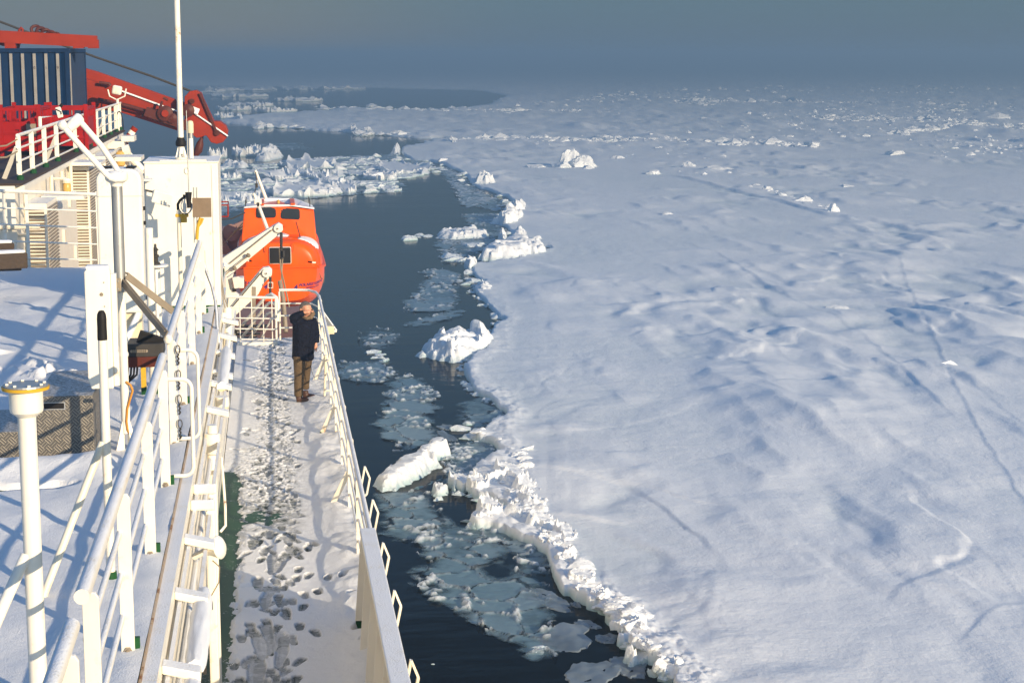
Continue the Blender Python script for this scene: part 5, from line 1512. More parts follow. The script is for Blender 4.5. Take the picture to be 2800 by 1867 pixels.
# stacked timber at the left edge
lg = [((20, 575, -70), (150, 720, 0)), ]
for i, (q0, q1, hgt, lab) in enumerate(((( -260, 790), (100, 790), 105, 'snow-topped timber beam on the upper left of the wood stack'), ((-60, 800), (200, 800), 130, 'sawn timber end sticking out furthest right in the wood stack'), ((-260, 860), (165, 860), 60, 'bottom plank of the wood stack at the left edge'))):
    y = 30.6 - .15 * (i == 1) + .2 * (i == 0); a = ony(Z2(*q0), y); b = ony(Z2(*q1), y); w = hgt / 3.136 * y / F
    if i == 0: a.z += .17; b.z += .17
    o = thing('timber_beam', (b.x, y, b.z - w / 2), lab, 'timber', 'timber stack at the left edge')
    mb = MB(); mb.bar((a.x, y, a.z), (b.x, y + .25, b.z), w * 1.0, w, (0, 0, 1)); mb.build('beam', M['log'], o, bevel=.02)
    if i < 2: mb = MB(); mb.bar((a.x, y, a.z + w / 2 + .022), (b.x - .03, y + .24, b.z + w / 2 + .022), w * .85, .05); mb.build('snow_cap', M['snow'], o, bevel=.02)

# ------------------------------------------------------------------ big box locker with masts on it
y0, y1 = 29.0, 30.55; a = ony(Z1(1235, 1400), y0); b = ony(Z1(1866, 1400), y0); zt = ony(Z1(1500, 1402), y0).z
t = thing('deck_locker', ((a.x + b.x) / 2, 29.8, UD), 'big square white steel locker on a green plinth, carrying the tall mast', 'locker')
mb = MB(); mb.bounds((a.x, y0, UD + .13), (b.x, y1, zt)); mb.build('body', M['clean'], t, bevel=.012)
mb = MB(); mb.bounds((a.x + .02, y0 + .03, UD), (b.x - .02, y1 - .03, UD + .127)); mb.build('plinth', M['green'], t)
mb = MB(); mb.bounds((a.x - .015, y0 - .015, zt + .002), (b.x + .015, y1 + .015, zt + .03)); mb.build('lid', M['white'], t, bevel=.006)
mb = MB(); mb.bounds((b.x - .1, y0 - .012, UD + .15), (b.x - .075, y0 - .001, zt - .03)); mb.bounds((a.x + .25, y0 - .02, zt + .032), (a.x + .98, y0 + .012, zt + .055)); mb.build('seam_strip', M['clean'], t)
c = ony(Z1(1605, 1465), y0 - .015); mb = MB(); mb.tube([c + Vector((.035 * math.sin(q), 0, .05 * math.cos(q))) for q in np.linspace(0, 6.28, 14)], .008, 6); mb.build('lifting_ring', M['clean'], t, True)
m_ = ony(Z1(1555, 1370), 29.6)
t = thing('antenna_mast', (m_.x, 29.6, zt), 'tall frosted white mast with a black collar rising out of the top of the picture', 'mast')
z_ = lambda yy: ony(Z1(1555, yy), 29.6).z
mb = MB(); mb.tube([(m_.x, 29.6, zt + .12), (m_.x, 29.6, 20.4)], .048, 18); mb.build('pole', M['white'], t, True)
mb = MB(); mb.lathe((m_.x, 29.6, z_(1255)), [(.078, 0), (.085, .02), (.085, .07), (.06, .12), (.058, z_(1180) - z_(1255))], 20); mb.build('collar', M['grip'], t, True)
mb = MB(); mb.lathe((m_.x, 29.6, zt + .032), [(.10, 0), (.10, .03)], 20); fl = mb.build('base_flange', M['rusty'], t)
mb = MB()
for k in range(6):
    q = k * math.pi / 3 + .2; d = Vector((math.cos(q), math.sin(q), 0)); p = Vector((m_.x, 29.6, zt + .065)); mb.prism([p + d * .04, p + d * .095, p + d * .05 + Vector((0, 0, .17)), p + d * .04 + Vector((0, 0, .17))], Vector((-d.y, d.x, 0)) * .01)
mb.build('gusset', M['clean'], t)
p = ony(Z1(1640, 1385), 29.9)
t = thing('signal_light', (p.x, 29.9, zt), 'white post with a cream cylindrical lamp, beside the foot of the tall mast', 'lamp')
z_ = lambda yy: ony(Z1(1640, yy), 29.9).z
mb = MB(); mb.tube([(p.x, 29.9, zt + .032), (p.x, 29.9, z_(1185))], .040, 16); mb.build('post', M['clean'], t, True)
mb = MB(); mb.lathe((p.x, 29.9, z_(1186)), [(.044, 0), (.044, z_(1142) - z_(1186))], 16); mb.build('collar', M['galv'], t, True)
hh = z_(1035) - z_(1142); mb = MB(); mb.lathe((p.x, 29.9, z_(1141)), [(.053, 0), (.053, hh * .75), (.045, hh * .92), (.02, hh)], 18); mb.build('lamp', M['cream'], t, True)
a = ony(Z2(1620, 340), 27.5); b = ony(Z1(1597, 950), 27.5)
t = thing('whip_antenna', a, 'thin grey whip aerial on a black base in front of the big locker', 'antenna')
mb = MB(); mb.tube([ony(Z2(1620, 215), 27.5), b], [.010, .006], 8); mb.build('whip', M['galv'], t, True)
mb = MB(); mb.lathe(a, [(.035, 0), (.03, .02), (.036, .1), (.05, .22), (.05, .235)], 16); mb.build('base', M['grip'], t, True)
# rusty pipe with the cable loops
y = 28.0; a = ony(Z2(1532, 365), y)
t = thing('cable_post', (a.x, y, UD), 'rusty yellow-white post with black cable loops at its top, before the big locker', 'post')
mb = MB(); mb.tube([(a.x, y, UD), (a.x, y, a.z)], .034, 14); mb.build('pipe', M['rusty'], t, True)
mb = MB(); c = ony(Z2(1560, 405), y); mb.box(c + Vector((.0, 0, 0)), (.2, .08, .05)); mb.box(c + Vector((.03, 0, -.06)), (.09, .06, .1)); mb.build('clamp', M['yellow'], t, bevel=.008)
for zz_, rr in (((1585, 320), .10), ((1600, 325), .085)):
    c = ony(Z2(*zz_), y - .03); mb = MB(); mb.tube([c + Vector((rr * 1.0 * math.sin(q), .02 * math.sin(2 * q), rr * 1.35 * math.cos(q))) for q in np.linspace(.3, 6.0, 20)], .008, 6); mb.build('cable_loop', M['black'] if rr > .09 else M['clean'], t, True)
c = ony(Z2(1582, 300), y - .02); mb = MB(); mb.tube([c + Vector((0, 0, -.14)), c + Vector((0, 0, .06))], .028, 12); mb.build('sensor', M['clean'], t, True); mb = MB(); mb.tube([c + Vector((0, 0, .062)), c + Vector((0, 0, .13))], .022, 12); mb.build('sensor_plug', M['grip'], t, True)
mb = MB(); mb.tube([ony(Z2(*q), y) for q in ((1527, 360), (1525, 310), (1545, 275), (1580, 260))], .022, 10); mb.build('cable', M['grip'], t, True)
y = 27.6; a = ony(Z2(1648, 256), y); b = ony(Z2(1814, 420), y)
t = thing('notice_board', ((a.x + b.x) / 2, y, b.z), 'plain square brown board fixed to thin chrome tubes at the end of the railing', 'board')
mb = MB(); mb.bounds((a.x, y, b.z), (b.x, y + .02, a.z)); mb.build('panel', M['board'], t, bevel=.003)
mb = MB()
for q in (1660, 1685): c = ony(Z2(q, 165), y + .05); d = ony(Z2(q + 8, 640), y + .05); mb.tube([c, d], .011, 8)
mb.build('tubes', M['galv'], t, True)
mb = MB(); mb.tube([ony(Z2(*q), y + .03) for q in ((1720, 425), (1700, 480), (1692, 540), (1688, 610))], .025, 8); mb.tube([ony(Z2(*q), y + .03) for q in ((1740, 430), (1725, 470), (1700, 500))], .018, 8); mb.build('rope', M['yellow'], t, True)
# flood lamp on the locker
c = ony(Z2(1385, 255), 28.6)
t = thing('floodlight', c, 'white trumpet-shaped lamp on an arm at the left of the big locker', 'lamp')
ring = lambda sx, dy, sy, ox: [c + Vector((ox + sx * s_[0], dy, sy * s_[1])) for s_ in ((-1, -1), (1, -1), (1, 1), (-1, 1))]
mb = MB(); vs = ring(.16, -.12, .10, .02) + ring(.11, .12, .085, -.05); rot = Matrix.Rotation(.3, 3, 'Y'); vs = [c + rot @ (v - c) for v in vs]
mb.add(vs, [(0, 1, 2, 3), (7, 6, 5, 4), (0, 4, 5, 1), (1, 5, 6, 2), (2, 6, 7, 3), (3, 7, 4, 0)]); mb.build('lamp_housing', M['clean'], t, bevel=.02)
mb = MB(); mb.tube([ony(Z2(1340, 210), 28.7), ony(Z2(1250, 190), 28.99)], .018, 8); mb.build('arm', M['tan'], t, True)
a = ony(Z2(1180, 88), 28.8); b = ony(Z2(1305, 98), 28.8); mb = MB(); mb.bounds((a.x, 28.7, b.z - .02), (b.x, 28.95, b.z + .01)); mb.build('shelf', M['clean'], t)
# round capstan table
c = ony(Z2(1372, 835), 26.2)
t = thing('sensor_table', (c.x, 26.2, UD), 'round white table carrying a dark insulator, behind the thick plain post', 'instrument')
mb = MB(); mb.lathe((c.x - .04, 26.2, c.z - .03), [(.12, 0), (.16, .02), (.16, .045)], 24); mb.build('table_top', M['clean'], t, True)
mb = MB(); mb.bounds((c.x - .09, 26.15, UD), (c.x + .0, 26.25, c.z - .032)); mb.build('leg', M['clean'], t)
mb = MB(); mb.lathe((c.x - .06, 26.2, c.z + .016), [(.07, 0), (.06, .03), (.035, .04), (.035, .1), (.05, .11), (.05, .14), (.03, .15), (.03, .2), (.05, .21), (.02, .25), (.015, .3)], 14); mb.build('insulator', M['dark'], t, True)
# black hose hanging down past the locker
P_ = [ony(ZH(*q), d) for q, d in (((505, 330), 28.6), ((550, 470), 28.3), ((605, 610), 28), ((645, 780), 27.5), ((665, 950), 27), ((672, 1100), 26.7), ((690, 1250), 26.4), ((715, 1390), 26.2))]
t = thing('rubber_hose', P_[-1], 'thick black rubber hose hanging from a grey clip down to the coaming', 'hose')
mb = MB(); mb.tube(P_, .024, 12); mb.build('hose', M['black'], t, True)
a = ony(ZH(505, 270), 28.6); mb = MB(); mb.box(a, (.06, .05, .2)); mb.build('clip', M['galv'], t, bevel=.006)
# caked hydraulic fitting at the end of the coaming
c = ony(ZH(740, 1080), 29.0)
t = thing('hydraulic_fitting', c, 'snow-caked white valve block with a black hose loop at the end of the coaming', 'valve')
mb = MB(); mb.tube([ony(ZH(735, 950), 29), ony(ZH(745, 1330), 28.8)], .075, 12); mb.box(ony(ZH(760, 1180), 29), (.22, .15, .2)); mb.tube([ony(ZH(800, 900), 29.1), ony(ZH(800, 1400), 28.6)], .07, 12); mb.build('valve_body', M['white'], t, True)
mb = MB(); mb.tube([ony(ZH(*q), 28.9) for q in ((840, 1110), (890, 1150), (905, 1200), (880, 1250), (800, 1285))], .022, 10); mb.build('hose_loop', M['black'], t, True)
for q in (((690, 440), (720, 600), (745, 800), (775, 920), (810, 1060)), ((700, 420), (760, 770), (800, 880), (820, 1050))):
    mb = MB(); mb.tube([ony(ZH(*k), 29.3) for k in q], .009, 6); mb.build('wire', M['rope'], t, True)

# ================================================================== terrace: railing, bins, container, crane
r = thing('terrace_railing', (-4.9, 48, TD), 'white railing along the edge of the dark wooden terrace before the red bins', 'railing')
X_ = -4.9
line = lambda q: onx(Z1(*q), X_)
a = line((150, 1190)); b = line((1032, 868)); zr = (a.z + b.z) / 2
mb = MB(); mb.tube([(X_, a.y, zr), (X_, b.y, zr)], .035, 10); mb.build('top_rail', M['clean'], r, True)
for k in (1, 2, 3):
    mb = MB(); mb.tube([(X_, a.y, zr - .26 * k), (X_, b.y, zr - .26 * k)], .022, 8); mb.build('rail_bar', M['clean'], r, True)
for q in (150, 265, 375, 480, 640, 770, 830, 890, 945, 995, 1030):
    p = line((q, 1100)); mb = MB(); rail_post(mb, X_, p.y, TD + .04, zr, .10, .03); pp = mb.build('post', M['clean'], r); mb = MB(); mb.lathe((X_ + .02, p.y - .05, TD), [(.07, 0), (.07, .08), (.04, .1)], 10); mb.build('foot', M['green'], pp)
for q in (85, 440, 680, 860):
    p = line((q + 60, 1100)); mb = MB(); mb.bar((X_ - .03, p.y + .05, TD + .65), (X_ - .35, p.y + .4, TD), .09, .02, (0, 1, 0)); mb.build('brace', M['clean'], r)
p0 = line((365, 1010)); p1 = line((480, 985)); mb = MB(); mb.tube([(X_ - .06, p0.y, zr), (X_ - .06, p0.y, p0.z), (X_ - .06, p1.y, p0.z - .05), (X_ - .06, p1.y, zr)], .04, 10); mb.build('gate_frame', M['clean'], r, True)
ch = thing('barrier_chain', (-5.2, 35.5, TD), 'pair of rope-like chains slung left from the first terrace railing post', 'chain')
for y1_, y2_ in ((1240, 1195), (1335, 1300)):
    p = onx(Z1(150, y2_), X_); q = ony(Z1(-40, y1_ + 20), p.y); mb = MB(); mb.tube([p, (p + q) / 2 + Vector((0, 0, -.05)), q], .018, 6); mb.build('chain_run', M['rope'], ch, True)
# searchlight and deck lamp on the rail
c = onx(Z1(1003, 775), X_); t = thing('searchlight', c, 'white square searchlight on a forked post at the far end of the terrace railing', 'searchlight')
mb = MB(); mb.box(c, (.32, .25, .30), Matrix.Rotation(.2, 3, 'Y')); mb.build('lamp_head', M['white'], t, bevel=.06)
d = onx(Z1(1030, 830), X_); mb = MB(); mb.tube([c + Vector((-.3, 0, .02)), c + Vector((-.25, 0, -.2)), c + Vector((-.02, 0, -.32)), c + Vector((.25, 0, -.2)), c + Vector((.3, 0, .05))], .025, 8); mb.tube([(d.x, c.y, c.z - .3), (d.x, c.y, TD)], .05, 10); mb.build('fork', M['clean'], t, True)
mb = MB(); mb.tube([Vector((d.x + .05, c.y - .05, c.z - .9)) + Vector((.12 * math.sin(q), 0, .5 * math.cos(q) - .3)) for q in np.linspace(0, 9, 24)], .018, 6); mb.build('cable_coil', M['black'], t, True)
c = onx(Z1(508, 965), X_); t = thing('deck_lamp', c, 'white box lamp with dark bars fixed on the terrace railing before the red bin', 'lamp')
mb = MB(); mb.box(c, (.13, .12, .26), Matrix.Rotation(-.25, 3, 'Y')); mb.build('lamp_case', M['white'], t, bevel=.02)
mb = MB(); mb.tube([c + Vector((-.07, -.08, .08)), c + Vector((.05, -.08, .02)), c + Vector((.06, -.08, -.05))], .012, 6); mb.tube([c + Vector((.03, 0, .13)), c + Vector((.08, 0, .2))], .04, 8); mb.build('lamp_bar', M['grip'], t, True)


def text_on(body, size, loc, rot, mat, name, parent, depth=.002, fat=0.0):
    cu = bpy.data.curves.new(name, 'FONT'); cu.body = body; cu.size = size; cu.extrude = depth; cu.offset = fat
    o = bpy.data.objects.new(name, cu); C.objects.link(o)
    dg = bpy.context.evaluated_depsgraph_get(); me = bpy.data.meshes.new_from_object(o.evaluated_get(dg)); bpy.data.objects.remove(o)
    o = bpy.data.objects.new(name, me); C.objects.link(o); me.materials.clear(); me.materials.append(mat)
    mw = Matrix.Translation(Vector(loc)) @ rot.to_4x4(); me.transform(mw)
    if parent: o.parent = parent; o.matrix_parent_inverse = Matrix.Translation(-Vector(parent.location))
    return o


FRONT = Matrix(((1, 0, 0), (0, 0, -1), (0, 1, 0)))      # text plane facing -Y


def bin_(x0, x1, y0, y1, z1, label, txt, zsolid):
    t = thing('skip_bin', ((x0 + x1) / 2, y0, TD), label, 'steel bin')
    mb = MB(); w = .05; z0 = TD + .12
    mb.bounds((x0, y0, z0), (x1, y0 + w, zsolid)); mb.bounds((x0, y1 - w, z0), (x1, y1, zsolid)); mb.bounds((x0, y0 + w, z0), (x0 + w, y1 - w, zsolid)); mb.bounds((x1 - w, y0 + w, z0), (x1, y1 - w, zsolid)); mb.bounds((x0 + w, y0 + w, z0), (x1 - w, y1 - w, z0 + .05))
    mb.build('box', M['red'], t)
    for xx in (x0, x1):
        for yy in (y0, y1):
            mb = MB(); mb.bounds((xx - .05, yy - .05, TD), (xx + .05, yy + .05, z1 + .12)); mb.build('corner_post', M['red'], t)
    for (ax, ay, bx, by) in ((x0, y0, x1, y0), (x0, y1, x1, y1), (x0, y0, x0, y1), (x1, y0, x1, y1)):
        mb = MB(); mb.bar((ax, ay, z1), (bx, by, z1), .06, .07)
        for k in (.25, .5, .75): mb.bar((ax + (bx - ax) * k, ay + (by - ay) * k, zsolid + .002), (ax + (bx - ax) * k, ay + (by - ay) * k, z1 - .036), .05, .05, (1, 0, 0))
        mb.build('top_frame', M['red'], t)
    mb = MB()
    for z in (z0 + .3 * (zsolid - z0), z0 + .62 * (zsolid - z0)): mb.bounds((x0 + .052, y0 - .03, z - .03), (x1 - .052, y0 - .001, z + .03))
    mb.build('side_rib', M['red'], t)
    if txt: text_on(txt, .24, (x0 + .35 * (x1 - x0), y0 - .004, zsolid - .36), FRONT, M['blackink'], 'lettering', t)
    return t


y = 46.0; xa = ony(Z1(5, 950), y).x; xb = ony(Z1(330, 950), y).x
bin_(xa, xb, y, y + 2.4, ony(Z1(100, 940), y).z, 'nearer red steel bin with an open top frame, at the left edge', '750 K', ony(Z1(100, 1045), y).z)
y = 48.6; xa = ony(Z1(310, 950), y).x; xb = ony(Z1(735, 950), y).x
bin_(xa, xb, y, y + 2.2, ony(Z1(600, 935), y).z, 'farther red steel bin partly hidden by the terrace railing, before the blue container', '50 K', ony(Z1(600, 1010), y).z)
c = ony(Z1(268, 1115), 45.95); mb = MB(); mb.box(c, (.24, .02, .3)); tag(mb.build('number_plate', M['tan']), 'small grey plate on the front of the nearer red bin', 'plate')

M['stripe'] = painted('dull_grey_white_stripe', (0.29, 0.27, 0.245), snow=False, var=.2)
# blue container
cx1, cy0, cz0 = -5.83, 56.0, TD + .1; cz1 = cz0 + 2.6; cx0 = -11.5; cy1 = 61.0
t = thing('shipping_container', ((cx0 + cx1) / 2, 58.5, TD), 'dark blue corrugated container with vertical white stripes', 'container')
mb = MB(); pitch = .344; pts = []; x = cx1 - .38
n = int((cx1 - .3 - cx0) / pitch)
pts = [(cx1 - .12, cy0)]
xs0 = ony(Z1(597, 600), cy0).x
k0 = xs0
for i in range(-1, n):
    xc = k0 - i * pitch
    if xc > cx1 - .2: continue
    pts += [(xc + .10, cy0 + .05), (xc + .055, cy0), (xc - .055, cy0), (xc - .10, cy0 + .05)]
pts.append((cx0, cy0 + .05))
vs = [(p[0], p[1] + .02, cz0 + .1) for p in pts] + [(p[0], p[1] + .02, cz1 - .12) for p in pts]; m_ = len(pts)
mb.add(vs, [(i, i + 1, m_ + i + 1, m_ + i) for i in range(m_ - 1)]); mb.build('front_panel', M['blue'], t)
mb = MB()
for i in range(0, n):
    xc = k0 - i * pitch; mb.bounds((xc - .045, cy0 + .012, cz0 + .2), (xc + .045, cy0 + .0185, cz1 - .16))
mb.build('stripe', M['stripe'], t)
for i, ch_ in ((3, '0'), (2, '1'), (1, '9')): text_on(ch_, .12, (k0 - i * pitch - .035, cy0 + .009, cz1 - .62), FRONT, M['blackink'], 'lettering', t)
pts = []; 
for i in range(32):
    yy = cy0 + .15 + i * .15; pts += [(cx1 - .03, yy), (cx1 - .03, yy + .06), (cx1 - .06, yy + .075), (cx1 - .06, yy + .135)]
m_ = len(pts); vs = [(p[0], p[1], cz0 + .1) for p in pts] + [(p[0], p[1], cz1 - .12) for p in pts]
mb = MB(); mb.add(vs, [(i, i + 1, m_ + i + 1, m_ + i) for i in range(m_ - 1)]); mb.build('end_panel', M['blue'], t)
mb = MB()
for z0_, z1_ in ((cz0, cz0 + .1), (cz1 - .12, cz1)): mb.bounds((cx0, cy0, z0_), (cx1, cy1, z1_))
for xx, yy in ((cx1 - .14, cy0 + .003), (cx1 - .14, cy1 - .15)): mb.bounds((xx, yy, cz0 + .101), (xx + .137, yy + .14, cz1 - .121))
mb.build('frame', M['blue'], t)
t = thing('lifting_frame', (-7, 56.3, cz1), 'red lifting beam lying across the top of the blue container', 'lifting frame')
a = ony(Z1(-60, 312), 56.5); b = ony(Z1(832, 360), 56.5); za = cz1 + .32
mb = MB(); mb.bar((a.x, 56.5, a.z), (b.x, 56.5, b.z), .3, .36); mb.build('beam', M['craned'], t)
mb = MB()
for q in (92, 675, 802): c = ony(Z1(q, 400), 56.5); mb.bounds((c.x - .16, 56.36, cz1 + .002), (c.x + .16, 56.64, c.z + .2))
mb.build('foot', M['craned'], t)
mb = MB(); mb.tube([ony(Z1(*q), 57.2) for q in ((140, 380), (165, 260), (180, 240), (195, 255), (170, 380))], .04, 8); mb.bar(ony(Z1(-30, 340), 57.6), ony(Z1(170, 385), 57.6), .2, .3); mb.build('lifting_eye', M['craned'], t)
mb = MB(); c = ony(Z1(390, 285), 56.5)
for k in range(5):
    cc = c + Vector((-.28 + .15 * k, -.05, .1 - .055 * k)); mb.tube([cc + Vector((.13 * math.cos(q), .05 * math.sin(q * 1.3 + k), .11 * math.sin(q))) for q in np.linspace(0, 5.6, 12)], .05, 7)
tag(mb.build('tackle', M['gear'], None, True), 'brown coil of tackle lying on the red lifting beam', 'tackle')

# crane
t = thing('deck_crane', (-4, 63, TD), 'red knuckle-boom crane with a round-ended jib head reaching out over the side', 'crane')
Pz = lambda pts, yy: [ony(Z1(*q), yy) for q in pts]
mb = MB(); mb.prism(Pz([(300, 470), (830, 615), (1600, 888), (1600, 985), (830, 705), (300, 560)], 63.4), (0, .6, 0)); mb.build('upper_boom', M['craned'], t, bevel=.03)
mb = MB(); mb.prism(Pz([(300, 565), (830, 703), (1560, 965), (1545, 1130), (1040, 968), (830, 935), (300, 860)], 62.9), (0, 1.2, 0)); mb.build('lower_boom', M['craned'], t, bevel=.03)
mb = MB(); mb.prism(Pz([(1582, 830), (1625, 785), (1680, 775), (1722, 800), (1740, 850), (1830, 1040), (1885, 1043), (1935, 1080), (1955, 1130), (1945, 1180), (1910, 1222), (1860, 1236), (1808, 1222), (1785, 1185), (1765, 1162), (1720, 1180), (1685, 1184), (1640, 1150), (1585, 1090)], 62.6), (0, 1.1, 0)); mb.build('jib_head', M['craned'], t, bevel=.02)
mb = MB(); mb.bar(ony(Z1(1715, 800), 62.55), ony(Z1(1860, 1140), 62.55), .08, .12, (0, 1, 0)); mb.lathe(ony(Z1(1862, 1140), 62.5), [(.10, 0), (.10, .12)], 16, (0, 1, 0)); mb.lathe(ony(Z1(1645, 870), 62.5), [(.09, 0), (.09, .1)], 14, (0, 1, 0)); mb.build('head_strut', M['gear'], t)
mb = MB(); a = ony(Z1(1045, 782), 62.85); b = ony(Z1(1540, 962), 62.85); mb.bar(a, b, .05, .05); mb.bar(ony(Z1(1600, 925), 62.55), ony(Z1(1955, 1168), 62.55), .05, .045); mb.bar(ony(Z1(1640, 935), 62.5), ony(Z1(1705, 960), 62.5), .05, .2); mb.build('snow_ledge', M['snow'], t)
mb = MB()
for (xx, yy, rr) in ((1415, 975, .26), (1610, 950, .22), (1475, 1015, .17)): mb.lathe(ony(Z1(xx, yy), 62.2), [(rr * .3, -.05), (rr, 0), (rr, .35), (rr * .5, .38)], 18, (0, 1, 0))
for p, q in (((1390, 870), (1360, 980)), ((1440, 860), (1400, 840)), ((1340, 960), (1500, 1060)), ((1050, 900), (1310, 970)), ((1210, 1000), (1310, 930)), ((1300, 1010), (1500, 1095))): mb.tube([ony(Z1(*p), 62.5), ony(Z1(*q), 62.5)], .045, 8)
mb.box(ony(Z1(1430, 1020), 62.5), (1.5, .4, .3), Matrix.Rotation(.35, 3, 'Y')); mb.build('winch_gear', M['gear'], t)
mb = MB(); mb.lathe(ony(Z1(1415, 975), 62.1), [(.12, 0), (.12, .05)], 16, (0, 1, 0)); mb.build('winch_drum', M['craned'], t)
mb = MB(); mb.tube([ony(Z1(850, 710), 62.7), ony(Z1(935, 722), 62.7), ony(Z1(945, 740), 62.7)], .06, 8); mb.tube([ony(Z1(840, 850), 62.7), ony(Z1(1100, 905), 62.7), ony(Z1(1250, 950), 62.7)], .05, 8); mb.build('hydraulic_line', M['gear'], t, True)
mb = MB(); mb.tube([ony(Z1(-60, 165), 63.2), ony(Z1(400, 340), 63.2), ony(Z1(830, 495), 63.2), ony(Z1(1300, 655), 63.2), ony(Z1(1640, 785), 63.2)], .045, 6); mb.build('cable', M['wire'], t, True)
mb = MB(); mb.tube([ony(Z1(*q), 62.9) for q in ((1738, 1165), (1725, 1200), (1715, 1235), (1700, 1290), (1672, 1340))], [.04, .07, .13, .15, .08], 10); mb.build('hook_block', M['gear'], t, True)

# fittings beyond the terrace
t = thing('marker_rod', ony(Z1(1110, 1160), 58), 'red and white banded rod sticking out past the end of the terrace', 'marker')
a, b = ony(Z1(1058, 1240), 58), ony(Z1(1160, 1095), 58)
for k in range(5):
    mb = MB(); mb.tube([a + (b - a) * k / 5, a + (b - a) * (k + .995) / 5], .11, 10); mb.build('band', M['craned'] if k % 2 == 0 else M['clean'], t, True)
t = thing('side_gear', ony(Z1(1050, 1300), 57), 'cluster of white boxes, arms and a small lamp on the ship side past the terrace', 'gear')
mb = MB()
for (q0, q1, dp) in (((920, 1215), (1065, 1275), 1.2), ((1010, 1290), (1100, 1330), .8), ((1040, 1170), (1150, 1215), 1.0), ((1150, 1460), (1230, 1490), .6), ((1060, 1340), (1110, 1568), .8)):
    a = ony(Z1(*q0), 57); b = ony(Z1(*q1), 57); mb.bounds((a.x, 57, b.z), (b.x, 57 + dp, a.z))
mb.tube([ony(Z1(1100, 1330), 56.8), ony(Z1(1222, 1462), 56.8)], .12, 10); mb.tube([ony(Z1(1055, 1300), 56.8), ony(Z1(1115, 1285), 56.8)], .18, 10)
mb.build('boxes', M['white'], t)
mb = MB(); mb.lathe(ony(Z1(1034, 1362), 56.7), [(.02, -.28), (.13, -.2), (.15, 0), (.13, .2), (.06, .25)], 14); mb.build('lamp', M['amber'], t, True)
for q, lab in (((575, 165), 'amber-glass caged lamp on a bracket on the sunlit deckhouse wall'), ((655, 75), 'pale lamp under the eave of the deckhouse, above the louvred vents')):
    c = ony(Z2(*q), 42 if q[0] == 575 else 46); t = thing('wall_lamp', c, lab, 'lamp'); mb = MB(); mb.lathe(c, [(.02, -.15), (.085, -.1), (.09, .06), (.07, .1)], 14); mb.build('lamp_glass', M['amber'] if q[0] == 575 else M['cream'], t, True); mb = MB(); mb.lathe(c + Vector((0, 0, .102)), [(.1, 0), (.1, .06), (.05, .1)], 14); mb.tube([c + Vector((0, 0, .2)), c + Vector((-.45, 0, .2))], .03, 8); mb.build('lamp_bracket', M['rusty'], t, True)
# ================================================================== lifeboat, davits, man
BY = 50.0; BS = BY / F / 2.7045                       # metres per ZB pixel at the boat's bow
bc = ony(ZB(565, 1235), BY)
boat = thing('lifeboat', (bc.x, BY, bc.z), 'bright orange enclosed lifeboat with two dark windows, hanging bow-on behind the railing', 'lifeboat')
bx = lambda px: (px - 565) * BS
bz = lambda py, dy=0.0: ony(ZB(565, py), BY + dy).z - bc.z      # height that shows at that pixel row, dy behind the bow


def loft(sections, name, mat, parent, org, smooth=True):
    """sections: list of lists of local points"""
    n = len(sections[0]); vs = [Vector(org) + Vector(p) for s_ in sections for p in s_]
    fs = [(i * n + k, i * n + (k + 1) % n, (i + 1) * n + (k + 1) % n, (i + 1) * n + k) for i in range(len(sections) - 1) for k in range(n)]
    fs += [tuple(reversed(range(n))), tuple((len(sections) - 1) * n + k for k in range(n))]
    mb = MB(); mb.add(vs, fs); return mb.build(name, mat, parent, smooth)


def hull_sec(y, w, zk, zg, e=3.8, n=33):
    """open-top hull section: superellipse bilge from gunwale to gunwale, closed by a flat top"""
    p = []
    for k in range(n):
        a = math.pi * k / (n - 1); c, s_ = math.cos(a), math.sin(a)
        p.append((w * math.copysign(abs(c) ** (2 / e), c), y, zg - (zg - zk) * abs(s_) ** (2 / 2.3)))
    return p


W0 = 1.27; zg = bz(972)
ts = np.array([0, .12, .3, .6, 1.0, 1.6, 2.4, 3.6, 5, 6.4, 7.6, 8.2])
hs_ = [hull_sec(t, W0 * (0.80 + .20 * math.sin(min(1, t / 1.3) * math.pi / 2)) * (1 if t < 5.5 else 1 - .18 * ((t - 5.5) / 2.7) ** 2), .30 * max(0, 1 - t / 1.0) ** 1.5 - .16, zg + .10 * max(0, 1 - t / 1.5) - .0) for t in ts]
hullo = loft(hs_, 'hull', M['boat'], boat, bc)
# rubbing strake
mb = MB(); mb.tube([bc + Vector((s_[0][0] + .01, s_[0][1], s_[0][2] - .03)) for s_ in hs_[1:]], .035, 8); mb.tube([bc + Vector((s_[-1][0] - .01, s_[-1][1], s_[-1][2] - .03)) for s_ in hs_[1:]], .035, 8)
mb.tube([bc + Vector((s_[0] * 1.0, -.01, hs_[0][0][2] - .02)) for s_ in [hs_[0][0], (0, 0, 0), hs_[0][-1]]], .03, 8); mb.build('rubbing_strake', M['boat'], boat, True)


def can_sec(y, w, z0, h, e=3.0, n=25):
    p = []
    for k in range(n):
        a = math.pi * k / (n - 1); c, s_ = math.cos(a), math.sin(a)
        p.append((w * math.copysign(abs(c) ** (2 / e), c), y, z0 + h * abs(s_) ** (2 / 2.6)))
    return p


